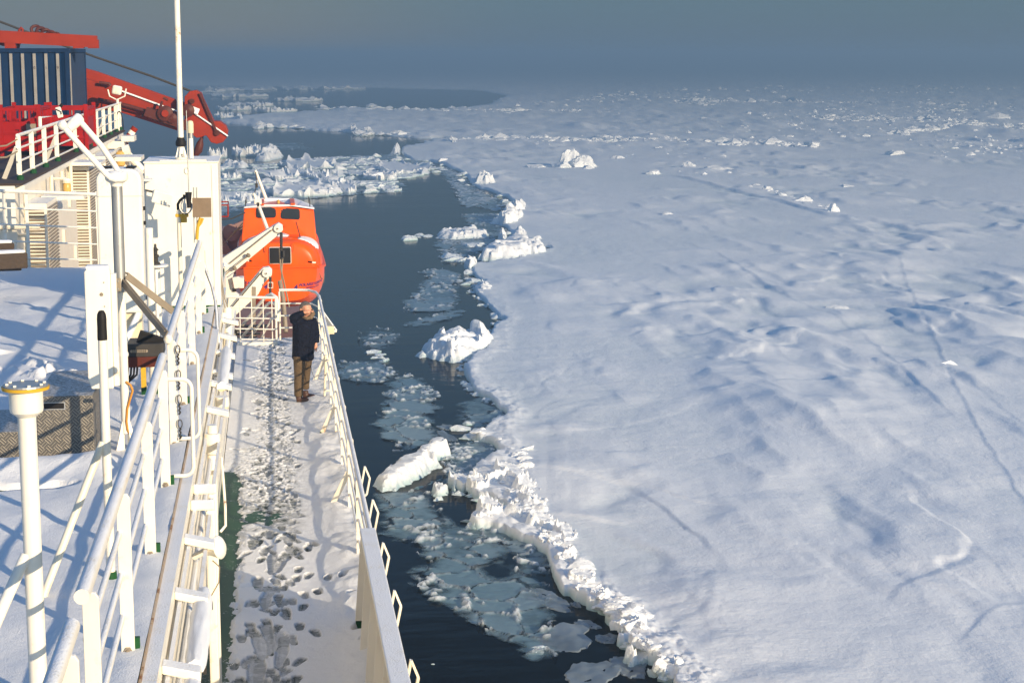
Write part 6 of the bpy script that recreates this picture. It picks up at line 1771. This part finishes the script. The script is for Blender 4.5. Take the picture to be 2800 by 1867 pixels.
zc = bz(760)
cs_ = [can_sec(t, W0 * wf, zg + .03, (zc - zg) * hf) for t, wf, hf in ((.06, .72, .78), (.10, .76, .90), (.22, .81, .98), (.5, .88, 1.0), (1.0, .94, 1.02), (1.7, .965, 1.03), (2.6, .975, 1.03), (5.6, .965, 1.0), (7.2, .86, .9), (7.7, .76, .7))]
can = loft(cs_, 'canopy', M['boat'], boat, bc)
mb = MB()
for s_, k_ in ((3, .004), (7, .004)):
    q_ = [bc + Vector((p_[0] * 1.004, p_[1], p_[2] + .006)) for p_ in cs_[s_]]; mb.tube(q_, .012, 6)
mb.build('canopy_seam', M['boat'], boat, True)
mb = MB()
for k_ in range(5):
    a = bc + Vector((hs_[2][0][0] * .98 - .0, .25 + k_ * .9, zg - .12)); b_ = a + Vector((.09, .9, 0)); m_ = (a + b_) / 2 + Vector((.05, 0, -.22)); mb.tube([a, (a + m_) / 2 + Vector((.01, 0, -.06)), m_, (b_ + m_) / 2 + Vector((.01, 0, -.06)), b_], .011, 6)
mb.build('grab_line', M['rope'], boat, True)
# wheelhouse
def wh_ring(y, z, wb, ybk): return [(-wb, y, z), (wb, y, z), (wb, ybk, z), (-wb, ybk, z)]


yw = 1.55
zt0, zt1 = bz(770, yw), bz(505, yw)
YB_ = 3.6
vs = [(-1.10, yw, zt0 - .1), (1.07, yw, zt0 - .1), (1.07, YB_, zt0 - .1), (-1.10, YB_, zt0 - .1),
      (-.99, yw + .22, bz(520, yw)), (0, yw + .16, bz(496, yw)), (1.0, yw + .22, bz(535, yw)), (1.0, YB_, bz(535, yw)), (0, YB_, bz(496, yw)), (-.99, YB_, bz(520, yw))]
mb = MB(); mb.add([bc + Vector(v) for v in vs], [(0, 3, 2, 1), (0, 1, 6, 5, 4), (1, 2, 7, 6), (2, 3, 9, 8, 7), (3, 0, 4, 9), (4, 5, 8, 9), (5, 6, 7, 8)])
wh = mb.build('wheelhouse', M['boat'], boat, bevel=.03)
rf = [(-1.0, yw + .18, bz(518, yw)), (-.42, yw + .10, bz(498, yw)), (.4, yw + .10, bz(501, yw)), (1.02, yw + .2, bz(532, yw)), (1.0, YB_, bz(505, YB_)), (.5, YB_, bz(460, YB_)), (-.5, YB_, bz(457, YB_)), (-.98, YB_, bz(488, YB_))]
mb = MB(); up = Vector((0, 0, .055)); mb.add([bc + Vector(v) + Vector((0, 0, .012)) for v in rf] + [bc + Vector(v) + up for v in rf], [(7, 6, 5, 4, 3, 2, 1, 0), (8, 9, 10, 11, 12, 13, 14, 15)] + [(i, (i + 1) % 8, 8 + (i + 1) % 8, 8 + i) for i in range(8)])
mb.build('roof_snow', M['snow'], boat, bevel=.02)
for x0_, x1_ in ((-.5, -.42), (.34, .46)):
    a = bc + Vector(((x0_ + x1_) / 2, yw + .05, bz(499, yw) + .055)); b = bc + Vector(((x0_ + x1_) / 2, YB_, bz(459, YB_) + .045)); mb = MB(); mb.bar(a, b, x1_ - x0_, .05); mb.build('roof_strip', M['boat'], boat)
# windows
def rrect(x0, x1, z0, z1, r_, skew, ybase):
    p = []
    for cx, cz, a0 in ((x1 - r_, z1 - r_, 0), (x0 + r_, z1 - r_, math.pi / 2), (x0 + r_, z0 + r_, math.pi), (x1 - r_, z0 + r_, 1.5 * math.pi)):
        for k in range(6):
            a = a0 + k / 5 * math.pi / 2; x = cx + r_ * math.cos(a); z = cz + r_ * math.sin(a) - skew * (x - x0); p.append(Vector((x, ybase + .22 * (z - zt0 + .1) / (zt1 - zt0 + .1), z)))
    return p


for (p0, p1, q0, q1, sk) in ((395, 542, 508, 585, -.0), (577, 722, 514, 594, .06)):
    fr_ = [bc + v for v in rrect(bx(p0), bx(p1), bz(q1, yw), bz(q0, yw), .07, sk, yw - .015)]
    mb = MB(); mb.prism(fr_, (0, -.02, 0)); w_ = mb.build('window', M['grip'], boat)
    pn = [bc + v for v in rrect(bx(p0 + 5), bx(p1 - 5), bz(q1 - 5, yw), bz(q0 + 5, yw), .06, sk, yw - .037)]
    mb = MB(); mb.prism(pn, (0, -.006, 0)); mb.build('pane', M['glass'], w_)
# bow hatch
hf_ = [bc + Vector((x_, .0, z_)) for x_, z_ in ((bx(485), bz(925)), (bx(646), bz(925)), (bx(646), bz(800)), (bx(485), bz(800)))]
mb = MB(); mb.prism(hf_, (0, .25, 0)); ht = mb.build('hatch', M['clean'], boat, bevel=.03)
hf_ = [bc + Vector((x_, -.012, z_)) for x_, z_ in ((bx(488), bz(921)), (bx(643), bz(921)), (bx(643), bz(803)), (bx(488), bz(803)))]
mb = MB(); mb.prism(hf_, (0, .1, 0)); mb.build('hatch_opening', M['grip'], ht, bevel=.025)
for p in (462, 663):
    a = bc + Vector((bx(p), .02, bz(775))); b = bc + Vector((bx(p), .02, bz(830))); mb = MB(); mb.tube([a, a + Vector((0, -.06, 0)), b + Vector((0, -.06, 0)), b], .014, 6); mb.build('grab_handle', M['boat'], boat, True)
for p0, p1, q0, q1 in ((770, 825, 912, 922), (300, 355, 896, 900)):
    mb = MB(); a = bc + Vector((bx(p0), .2, bz(q0))); b = bc + Vector((bx(p1), .35, bz(q1)))
    hit = None
    for k in range(10): mb.bar(a + (b - a) * k / 10, a + (b - a) * (k + 1) / 10, .02, .04)
    o_ = mb.build('reflective_tape', M['clean'], boat)
dg = bpy.context.evaluated_depsgraph_get()
TH = BVHTree.FromPolygons([v.co.copy() for v in hullo.data.vertices], [tuple(p.vertices) for p in hullo.data.polygons])
TC = BVHTree.FromPolygons([v.co.copy() for v in can.data.vertices], [tuple(p.vertices) for p in can.data.polygons])


def wrap(o, tree, eps=.008, direction=Vector((0, 1, 0))):
    for v in o.data.vertices:
        h_ = tree.ray_cast(Vector((v.co.x, BY - 5, v.co.z)), direction)
        if h_[0]: v.co = h_[0] - direction * (eps + (.004 if v.co.y < BY - 3 else 0))


for o in list(boat.children):
    if o.name.startswith('reflective_tape'):
        for v in o.data.vertices: v.co.y = BY - 4
        wrap(o, TC, .012)
for body, px, py, size, rot_, dst in (('POLARSTERN', 700, 1094, .108, .10, TH), ('4', 662, 1116, .19, .1, TH), ('POLARSTERN', 272, 1062, .100, -.10, TH), ('4', 438, 1106, .19, -.05, TH), ('BREMERHAVEN', 748, 1108, .055, .08, TH)):
    R_ = Matrix.Rotation(-rot_, 3, 'Y') @ FRONT
    p = bc + Vector((bx(px), -3.5, bz(py)))
    sh = Matrix(((1, .22, 0), (0, 1, 0), (0, 0, 1)))
    o = text_on(body, size, p, R_ @ sh, M['navyink'], 'lettering', boat, 0, size * .035)
    bm = bmesh.new(); bm.from_mesh(o.data); bmesh.ops.triangulate(bm, faces=bm.faces); bmesh.ops.subdivide_edges(bm, edges=bm.edges, cuts=1); bm.to_mesh(o.data); bm.free()
    wrap(o, dst, .006)
    o.data.materials[0] = M['navyink']
o = text_on('DBLK', .22, bc + Vector((bx(520), .5, 0)), Matrix.Identity(3), M['clean'], 'lettering', boat, 0)
TW = TC
for v in o.data.vertices:
    h_ = TC.ray_cast(Vector((v.co.x, v.co.y + BY * 0 + .0, bc.z + 6)), Vector((0, 0, -1)))
    if h_[0]: v.co.z = h_[0].z + .006
# snow patches on the canopy's shoulders
def snow_patch(poly, name):
    """patch draped over the canopy, traced in plan"""
    P = np.array(poly); x0, y0 = P.min(0); x1, y1 = P.max(0); n = 34
    X, Y = np.meshgrid(np.linspace(x0, x1, n), np.linspace(y0, y1, n)); sd = poly_sd(X, Y, P); V = []; ok = np.zeros((n, n), bool)
    idx = -np.ones((n, n), int)
    for i in range(n):
        for j in range(n):
            if sd[i, j] < -.01: continue
            h_ = TC.ray_cast(Vector((bc.x + X[i, j], BY + Y[i, j], bc.z + 6)), Vector((0, 0, -1)))
            if h_[0]: idx[i, j] = len(V); V.append((h_[0].x, h_[0].y, h_[0].z - .01 + .055 * min(1, max(0, sd[i, j]) / .08) ** .5)); ok[i, j] = True
    F_ = [(idx[i, j], idx[i, j + 1], idx[i + 1, j + 1], idx[i + 1, j]) for i in range(n - 1) for j in range(n - 1) if ok[i:i + 2, j:j + 2].all()]
    mb = MB(); mb.add(V, F_); mb.build(name, M['snow'], boat, True)


snow_patch([(.50, .55), (.75, .5), (1.0, .6), (1.1, .95), (1.12, 1.7), (.85, 1.55), (.6, 1.2), (.5, .9)], 'snow_patch')
snow_patch([(-.95, .6), (-.6, .5), (-.42, .8), (-.45, 1.55), (-1.1, 1.6), (-1.1, 1.0)], 'snow_patch')
snow_patch([(-.05, 1.0), (.24, 1.0), (.28, 1.3), (.2, 1.6), (-.3, 1.6), (-.3, 1.2)], 'snow_patch')
mb = MB(); a = bc + Vector((bx(690), 1.2, bz(650))); b = bc + Vector((bx(715), .6, bz(745))); mb.tube([a, a + Vector((0, -.1, .03)), b + Vector((0, -.05, .03)), b], .014, 6); mb.build('grab_handle', M['dark'], boat, True)
for px in (315, 800):
    mb = MB(); c = bc + Vector((bx(px), yw + .4, bz(512, yw))); mb.tube([c, c + Vector((0, 0, .18)), c + Vector((0, 1.5, .18)), c + Vector((0, 1.5, 0))], .016, 6); mb.build('roof_handrail', M['dark'], boat, True)
mb = MB(); c = bc + Vector((bx(562), yw + .2, bz(497, yw) + .05)); mb.lathe(c, [(.03, 0), (.045, .02), (.045, .09), (.015, .12)], 12); mb.build('roof_lamp', M['amber'], boat, True)
mb = MB(); mb.tube([bc + Vector((bx(893), 1.6, bz(1000))), bc + Vector((bx(897), 1.6, bz(1060))), bc + Vector((bx(893), 1.7, bz(1125)))], .012, 6); mb.tube([bc + Vector((bx(890), 1.9, bz(1000))), bc + Vector((bx(892), 1.9, bz(1090)))], .012, 6); mb.build('grab_line', M['rope'], boat, True)

# boat mast poles
t = thing('boat_pole', ony(ZB(460, 660), 49), 'white pole leaning over the lifeboat from the upper davit arm', 'pole')
mb = MB(); mb.tube([ony(ZB(360, 402), 48.6), ony(ZB(390, 470), 48.6), ony(ZB(464, 668), 48.2)], [.035, .045, .05], 10); mb.build('pole', M['clean'], t, True)
mb = MB(); mb.box(ony(ZB(392, 465), 48.55), (.2, .1, .14)); mb.build('fitting', M['clean'], t, bevel=.02); mb = MB(); mb.box(ony(ZB(395, 484), 48.5), (.06, .06, .1)); mb.build('catch', M['grip'], t)
t = thing('boat_pole', ony(ZB(450, 440), 53), 'white stay pole rising behind the lifeboat roof with a rope block', 'pole')
mb = MB(); mb.tube([ony(ZB(374, 232), 53), ony(ZB(452, 442), 53)], [.04, .055], 10); mb.build('pole', M['clean'], t, True)
mb = MB(); mb.tube([ony(ZB(378, 245), 52.9), ony(ZB(383, 350), 52.9), ony(ZB(365, 410), 52)], .014, 6); mb.tube([ony(ZB(382, 330), 52.9), ony(ZB(384, 362), 52.9)], .04, 8); mb.build('rope', M['wire'], t, True)

# davit: two white arms with sheaves, frame plate, fender
def arm(poly, yy, dep, sheaves, label, name='boat_davit'):
    t = thing(name, ony(ZB(*poly[0]), yy), label, 'davit')
    mb = MB(); mb.prism([ony(ZB(*q), yy) for q in poly], (0, dep, 0)); mb.build('arm', M['clean'], t, bevel=.015)
    for q, rr in sheaves:
        c = ony(ZB(*q), yy - .005); k = rr * yy / F / 2.7045
        mb = MB(); mb.lathe(c, [(k * .75, 0), (k * .92, -.02), (k, -.05), (k * .9, -.075), (k * .3, -.078), (k * .28, -.11), (.005, -.112)], 24, (0, 1, 0)); mb.build('sheave', M['clean'], t, True)
        mb = MB(); mb.lathe(c + Vector((0, -.112, 0)), [(k * .16, 0), (k * .1, -.02)], 10, (0, 1, 0)); mb.build('sheave_pin', M['dark'], t)
    return t


ARM1 = [(112, 900), (150, 868), (510, 640), (545, 622), (575, 640), (578, 675), (555, 700), (215, 985), (150, 1030), (116, 985)]
t = arm(ARM1, 47.0, .3, (((540, 661), 31), ((146, 945), 31)), 'upper white davit arm across the bow of the lifeboat, with a big sheave')
mb = MB(); mb.tube([ony(ZB(180, 925), 46.9), ony(ZB(505, 668), 46.9)], .014, 6); mb.tube([ony(ZB(125, 1030), 46.85), ony(ZB(230, 935), 46.85), ony(ZB(320, 865), 46.85)], .014, 6); mb.lathe(ony(ZB(312, 870), 46.85), [(.03, 0), (.06, .03), (.06, .08), (.02, .1)], 8, (.7, 0, .6)); mb.lathe(ony(ZB(210, 965), 46.85), [(.03, 0), (.06, .03), (.06, .08), (.02, .1)], 8, (.7, 0, .6)); mb.build('fall_wire', M['rope'], t, True)
ARM2 = [(150, 1290), (400, 985), (430, 955), (475, 948), (498, 970), (495, 1010), (440, 1065), (395, 1150), (200, 1330)]
t = arm(ARM2, 45.6, .3, (((456, 991), 34),), 'lower white davit arm in front of the lifeboat hull, with a single sheave')
mb = MB(); mb.tube([ony(ZB(170, 1280), 45.5), ony(ZB(420, 985), 45.5)], .016, 6); mb.build('fall_wire', M['wire'], t, True)
mb = MB(); mb.tube([ony(ZB(485, 1020), 45.4), ony(ZB(484, 1140), 45.4)], .035, 8); mb.build('fall_block', M['dark'], t, True); mb = MB()
for q in (468, 502): mb.tube([ony(ZB(484, 1060), 45.38), ony(ZB(q, 1062), 45.38), ony(ZB(q, 1100), 45.38), ony(ZB(484, 1102), 45.38)], .014, 6)
mb.build('link_plate', M['clean'], t, True)
t = thing('boat_davit', ony(ZB(150, 1150), 48), 'white curved davit frame plate at the left of the lifeboat, with a fender block', 'davit')
mb = MB(); mb.prism([ony(ZB(*q), 48.0) for q in ((95, 800), (112, 905), (120, 1000), (160, 1030), (215, 990), (203, 1030), (208, 1090), (230, 1140), (262, 1165), (270, 1200), (160, 1290), (100, 1290))], (0, .35, 0)); mb.build('plate', M['clean'], t, bevel=.02)
mb = MB(); a = ony(ZB(210, 1065), 47.9); b = ony(ZB(262, 1055), 47.9); mb.bar(a, b, .2, .3); mb.bounds(ony(ZB(253, 1105), 47.8), ony(ZB(290, 1012), 48.3)); mb.build('fender', M['clean'], t, bevel=.02)
mb = MB(); mb.bounds(ony(ZB(205, 1130), 47.95), ony(ZB(232, 1095), 48.3)); mb.build('slot', M['grip'], t)
t = thing('boat_davit', ony(ZB(200, 700), 57), 'after davit behind the lifeboat, its shade painted in as dusky mauve', 'davit')
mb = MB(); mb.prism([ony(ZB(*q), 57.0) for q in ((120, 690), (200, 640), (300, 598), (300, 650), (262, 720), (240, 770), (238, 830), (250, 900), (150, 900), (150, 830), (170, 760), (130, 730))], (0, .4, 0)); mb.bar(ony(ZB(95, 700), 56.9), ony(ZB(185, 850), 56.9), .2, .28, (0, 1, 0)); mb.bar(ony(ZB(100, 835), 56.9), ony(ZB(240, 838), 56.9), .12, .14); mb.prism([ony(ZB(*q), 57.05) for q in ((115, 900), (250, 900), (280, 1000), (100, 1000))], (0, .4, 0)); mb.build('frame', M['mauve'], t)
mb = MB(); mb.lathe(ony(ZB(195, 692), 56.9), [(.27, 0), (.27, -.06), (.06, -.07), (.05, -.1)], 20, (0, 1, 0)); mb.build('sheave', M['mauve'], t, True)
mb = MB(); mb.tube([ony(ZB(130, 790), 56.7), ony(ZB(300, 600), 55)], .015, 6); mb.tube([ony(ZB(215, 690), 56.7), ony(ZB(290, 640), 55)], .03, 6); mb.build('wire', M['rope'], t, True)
# chain falls and lashings down the bow
t = thing('boat_fall', ony(ZB(566, 700), 46.8), 'dark chain and rope fall hanging from the upper sheave past the bow hatch', 'chain')
mb = MB()
for k in range(22):
    a = ony(ZB(564 + (k % 2) * 3, 690 + k * 9), 46.9); b = ony(ZB(567 - (k % 2) * 3, 700 + k * 9), 46.9); mb.tube([a, b], .045, 6)
mb.build('chain_links', M['dark'], t)
mb = MB(); mb.tube([ony(ZB(*q), 47.2) for q in ((552, 810), (556, 880), (562, 960), (585, 1060), (610, 1170), (625, 1245))], .022, 8); mb.tube([ony(ZB(*q), 47.4) for q in ((575, 880), (570, 980), (565, 1080), (575, 1180))], .02, 8); mb.build('rope_tail', M['rope'], t, True)
mb = MB(); mb.tube([ony(ZB(555, 1050), 45.8), ony(ZB(580, 1180), 45.6), ony(ZB(600, 1430), 45.2)], .06, 10); mb.build('strop', M['tan'], t, True)
mb = MB(); mb.box(ony(ZB(583, 850), 46.8), (.05, .04, .18)); mb.build('shackle', M['dark'], t, bevel=.015)
t = thing('work_post', ony(ZB(350, 1200), 42), 'grey weathered post standing behind the five-bar fence', 'post')
a = ony(ZB(362, 1095), 42); mb = MB(); mb.bar((a.x - .1, 42, 8.9), (a.x, 42, a.z), .1, .08, (0, 1, 0)); mb.build('post', M['tan'], t)
for q, w, lab in (((640, 1330), .7, 'snow heap on the boat deck behind the open gap in the fence'), ((300, 1350), 1.0, 'low snow heap on the boat deck seen through the fence')):
    c = ony(ZB(*q), 43); o = bpy.data.objects.new('snow_heap', block_mesh(970 + int(w * 10), .35, 3, .2)); C.objects.link(o); o.location = (c.x, 43.4, 9.3); o.scale = (w, 1.4, 1.8 if w < 1 else 1.2); tag(o, lab, 'snow heap')
p = [ony(ZB(*q), 52) for q in ((95, 490), (172, 490), (172, 575), (95, 575))]
t = thing('red_frame', p[0], 'small thin red metal frame between the big locker and the lifeboat', 'frame')
mb = MB()
for a, b in zip(p, p[1:]): mb.tube([a, b], .025, 6)
mb.tube([p[1], p[1] + Vector((0, .6, .05)), p[0] + Vector((0, .6, .05))], .02, 6); mb.build('tubes', M['craned'], t)
mb = MB(); mb.tube([ony(ZB(95, 598), 51), ony(ZB(200, 590), 51), ony(ZB(300, 545), 51)], .02, 6); tag(mb.build('slack_cable', M['wire'], None, True), 'slack black cable running from the red frame to the lifeboat roof', 'cable')

# ------------------------------------------------------------------ the man
PY = 32.0; PS = PY / F / 4.9
po = Vector((ony(ZP(370, 1475), PY).x, PY, WD + .045))
man = thing('person', po, 'person in a long navy parka and brown trousers, shading the eyes with one hand', 'person')


def L(zx, zy, toward=0.0):       # traced point: metres right, towards the camera, up
    return po + Vector(((zx - 370) * PS, -toward, (1478 - zy) * PS))


def solid(name, mat, parts, voxel=.014, smooth=6, parent=man):
    mb = MB()
    for pts, rads in parts: mb.tube(pts, rads, 14)
    o = mb.build(name, mat, parent, True, auto=False)
    m = o.modifiers.new('join', 'REMESH'); m.mode = 'VOXEL'; m.voxel_size = voxel; m.use_smooth_shade = True
    s_ = o.modifiers.new('smooth', 'SMOOTH'); s_.iterations = smooth; s_.factor = .5
    return o


def ball(c, r_, sx=1, sz=1): return ([c + Vector((0, 0, -r_ * sz)), c + Vector((0, 0, -r_ * sz * .8)), c + Vector((0, 0, -r_ * sz * .3)), c + Vector((0, 0, r_ * sz * .3)), c + Vector((0, 0, r_ * sz * .8)), c + Vector((0, 0, r_ * sz))], [.01, r_ * .6, r_ * .97, r_ * .97, r_ * .6, .01])


cl = Mat('navy_parka_cloth', .75); cl.set(Base_Color=cl.mix(cl.noise(9, 4), (0.004, 0.005, 0.011), (0.012, 0.013, 0.024))); cl.set(Specular_IOR_Level=0.1); cl.bump(cl.math('ADD', cl.noise(9, 5, .6), cl.math('MULTIPLY', cl.noise(26, 3), .4)), .9, .05); M['navy'] = cl.m
cl = Mat('brown_trouser_cloth', .85); cl.set(Base_Color=cl.mix(cl.noise(12, 4), (0.075, 0.045, 0.02), (0.12, 0.075, 0.035))); cl.bump(cl.noise(8, 4, .6, stretch=(1, 1, 1.8)), .7, .05); M['khaki'] = cl.m
sk_ = Mat('skin', .5); sk_.set(Base_Color=sk_.mix(sk_.noise(20, 3), (0.52, 0.24, 0.15), (0.60, 0.30, 0.19)), Subsurface_Weight=.08); M['skin'] = sk_.m
hr = Mat('grey_hair', .7); hr.set(Base_Color=hr.mix(hr.noise(60, 3, stretch=(1, 1, .3)), (0.05, 0.04, 0.033), (0.19, 0.165, 0.145))); hr.bump(hr.noise(80, 3, stretch=(1, 1, .3)), .6, .02); M['hair'] = hr.m
fu = Mat('hood_fur', .9); fu.set(Base_Color=fu.mix(fu.noise(50, 3), (0.10, 0.065, 0.035), (0.30, 0.20, 0.12))); fu.bump(fu.noise(70, 3), 1.0, .03); M['fur'] = fu.m
le = Mat('brown_leather', .5); le.set(Base_Color=le.mix(le.noise(14, 4), (0.035, 0.014, 0.008), (0.09, 0.035, 0.016))); M['leather'] = le.m

hc = L(398, 222, .04)             # head centre
face = Vector((.42, -.90, -.05)).normalized(); sidev = Vector((face.y, -face.x, 0)).normalized(); upv = Vector((0, 0, 1))   # sidev: the man's right in world is -sidev*...
def fp(f_, s_, u_): return hc + face * f_ + sidev * s_ + upv * u_


wr = L(372, 250, .19); tip = L(505, 238, .17)
hd = (tip - wr).normalized(); hup = Vector((0, 0, 1))
fing = []
fwd = Vector((0, -1, 0))
palm_end = wr + hd * .095
for i, (ln, off) in enumerate(((.072, -.018), (.082, .0), (.078, .017), (.060, .033))):
    b0 = palm_end + fwd * (off - .008) + hup * (.004); b1 = b0 + hd * ln * .5 + hup * .004; b2 = b0 + hd * ln + hup * (-.004 - .004 * i)
    fing.append(([wr + hd * .05 + fwd * off, b0, b1, b2, b2 + hd * .004], [.011, .0105, .0095, .008, .003]))
thumb = [wr + hd * .03 + fwd * -.02 + hup * -.01, wr + hd * .065 + fwd * -.035 + hup * -.028, wr + hd * .10 + fwd * -.03 + hup * -.034]
lh = L(520, 700, .02)
parts = [ball(hc + upv * .015, .098, 1, 1.12), ([fp(.01, 0, .06), fp(.035, 0, -.02), fp(.05, 0, -.075), fp(.052, 0, -.105)], [.088, .082, .062, .035]),
         ([fp(.088, 0, .02), fp(.108, 0, -.018), fp(.102, 0, -.03)], [.012, .017, .012]),                         # nose
         ([fp(.085, .04, -.05), fp(.098, 0, -.058), fp(.085, -.04, -.05)], [.010, .013, .010]),                    # lips
         ([fp(.08, .06, .035), fp(.1, .0, .04), fp(.08, -.06, .035)], [.012, .014, .012]),                         # brow
         ([fp(0, .095, .02), fp(-.008, .108, .0), fp(0, .097, -.03)], [.012, .017, .01]), ([fp(0, -.095, .02), fp(-.008, -.108, .0), fp(0, -.097, -.03)], [.012, .017, .01]),   # ears
         ([fp(-.01, 0, -.06), fp(-.03, 0, -.16), fp(-.04, 0, -.24)], [.058, .06, .09]),                            # neck
         ([L(370, 420), L(360, 560), L(345, 740), L(340, 900)], [.15, .15, .14, .15]),                              # trunk
         ([L(300, 390, .02), L(215, 345, .12), L(290, 300, .18), wr], [.055, .045, .04, .027]),                     # raised arm
         ([wr + hd * -.01, wr + hd * .05, palm_end], [.027, .034, .036]), *fing, (thumb, [.014, .012, .007]),
         ([L(480, 400, -.04), L(515, 540, -.03), lh], [.055, .045, .03]), ([lh, lh + Vector((.0, 0, -.05)), lh + Vector((-.015, -.01, -.10))], [.03, .036, .022]),
         ([lh + Vector((.01, .01, -.06)), lh + Vector((.012, .02, -.13)), lh + Vector((.0, .025, -.15))], [.012, .01, .006]), ([lh + Vector((-.01, -.01, -.06)), lh + Vector((-.018, -.02, -.13)), lh + Vector((-.03, -.02, -.145))], [.012, .01, .006]),
         ([L(310, 880, .08), L(293, 1120, .10), L(285, 1380, .10)], [.10, .065, .05]), ([L(400, 880, -.1), L(385, 1130, -.14), L(370, 1300, -.2)], [.10, .065, .05])]
body = solid('body', M['skin'], parts, .009, 3)
# eyes and mouth as small features
mb = MB()
for s_ in (.036, -.036): mb.lathe(fp(.088, s_, .012), [(.004, -.004), (.012, 0), (.010, .004), (.001, .006)], 10, face)
mb.build('eyes', M['grip'], man, True)
mb = MB(); mb.tube([fp(.099, .028, -.056), fp(.110, 0, -.058), fp(.099, -.028, -.056)], .004, 6); mb.build('mouth', M['leather'], man, True)
solid('hair', M['hair'], [ball(hc + upv * .035 - face * .022, .108, 1, 1.0), ([fp(-.03, .085, .03), fp(-.02, .092, -.03)], [.035, .02]), ([fp(-.03, -.085, .03), fp(-.02, -.092, -.03)], [.035, .02]), ([fp(.055, .05, .085), fp(.07, 0, .093), fp(.055, -.05, .085)], [.02, .022, .02])], .01, 2)
solid('parka', M['navy'], [
    ([L(372, 345), L(372, 372), L(368, 420), L(362, 520), L(355, 640), L(350, 780), L(347, 890), L(346, 912)], [.09, .155, .195, .205, .20, .20, .205, .185]),
    ([L(300, 380, .03), L(300, 520, .04), L(290, 700, .04), L(285, 890, .04)], [.12, .12, .115, .11]), ([L(440, 390, 0), L(455, 540, 0), L(430, 720, 0), L(410, 900, 0)], [.12, .125, .11, .085]),
    ([L(305, 385, .04), L(255, 362, .09), L(212, 345, .13)], [.10, .088, .082]), ([L(205, 345, .13), L(250, 310, .17), L(320, 275, .19), L(368, 252, .19)], [.078, .075, .064, .052]),
    ([L(470, 375, -.02), L(505, 450, -.03), L(522, 560, -.03), L(525, 690, -.01)], [.095, .082, .074, .062]),
    ([L(330, 345, -.03), L(395, 338, -.10), L(460, 350, -.04)], [.05, .06, .05])], .014, 4)
mb = MB(); mb.bar(L(447, 400, .155), L(438, 890, .19), .03, .012, (0, -1, 0)); mb.build('zip_flap', M['navy'], man)
mb = MB(); mb.bounds(L(380, 700, .19), L(440, 715, .215)); mb.build('pocket_flap', M['navy'], man)
solid('hood_fur_trim', M['fur'], [([L(345, 205, -.04), L(330, 260, -.02), L(345, 320, .02), L(400, 345, .09), L(460, 330, .08), L(490, 285, .04), L(480, 235, -.02)], [.02, .032, .036, .03, .045, .045, .03])], .012, 2)
solid('trousers', M['khaki'], [([L(305, 860, .07), L(298, 980, .09), L(288, 1130, .10), L(280, 1250, .10), L(278, 1400, .10)], [.125, .11, .09, .085, .08]), ([L(395, 860, -.06), L(392, 980, -.10), L(382, 1130, -.15), L(375, 1240, -.18), L(372, 1340, -.2)], [.115, .10, .085, .078, .074]), ([L(330, 850, .05), L(390, 850, -.04)], [.13, .13])], .012, 4)
for nm, a, b, dz in (('shoe', L(278, 1440, .10), L(410, 1448, .14), 0), ('shoe', L(372, 1390, -.20), L(508, 1395, -.17), 0)):
    a = Vector((a.x, a.y, po.z + .05)); b = Vector((b.x, b.y, po.z + .035))
    solid(nm, M['leather'], [([a + Vector((-.045, 0, -.005)), a, a + (b - a) * .5, a + (b - a) * .85, b], [.045, .055, .052, .046, .028]), ([a + Vector((0, 0, .02)), a + Vector((0, 0, .10))], [.055, .058])], .011, 3)
mb = MB(); p = L(445, 915, .12); mb.tube([p, p + Vector((.015, -.02, -.18)), p + Vector((.07, -.02, -.34))], .004, 5); mb.build('drawstring', M['grip'], man, True)
# ------------------------------------------------------------------ sea fog: one closed box of even air
hz = bpy.data.materials.new('haze'); hz.use_nodes = True
hn = hz.node_tree.nodes; hn.clear()
ho = hn.new('ShaderNodeOutputMaterial'); hv = hn.new('ShaderNodeVolumePrincipled')
hv.inputs['Color'].default_value = (0.52, 0.70, 0.82, 1)
hv.inputs['Density'].default_value = 0.0025
hv.inputs['Anisotropy'].default_value = 0.45
hz.node_tree.links.new(hv.outputs[0], ho.inputs['Volume'])
mb = MB(); mb.bounds((-6500, -600, -1.6), (9500, 9500, 21.5))
tag(mb.build('haze', hz), kind='stuff')
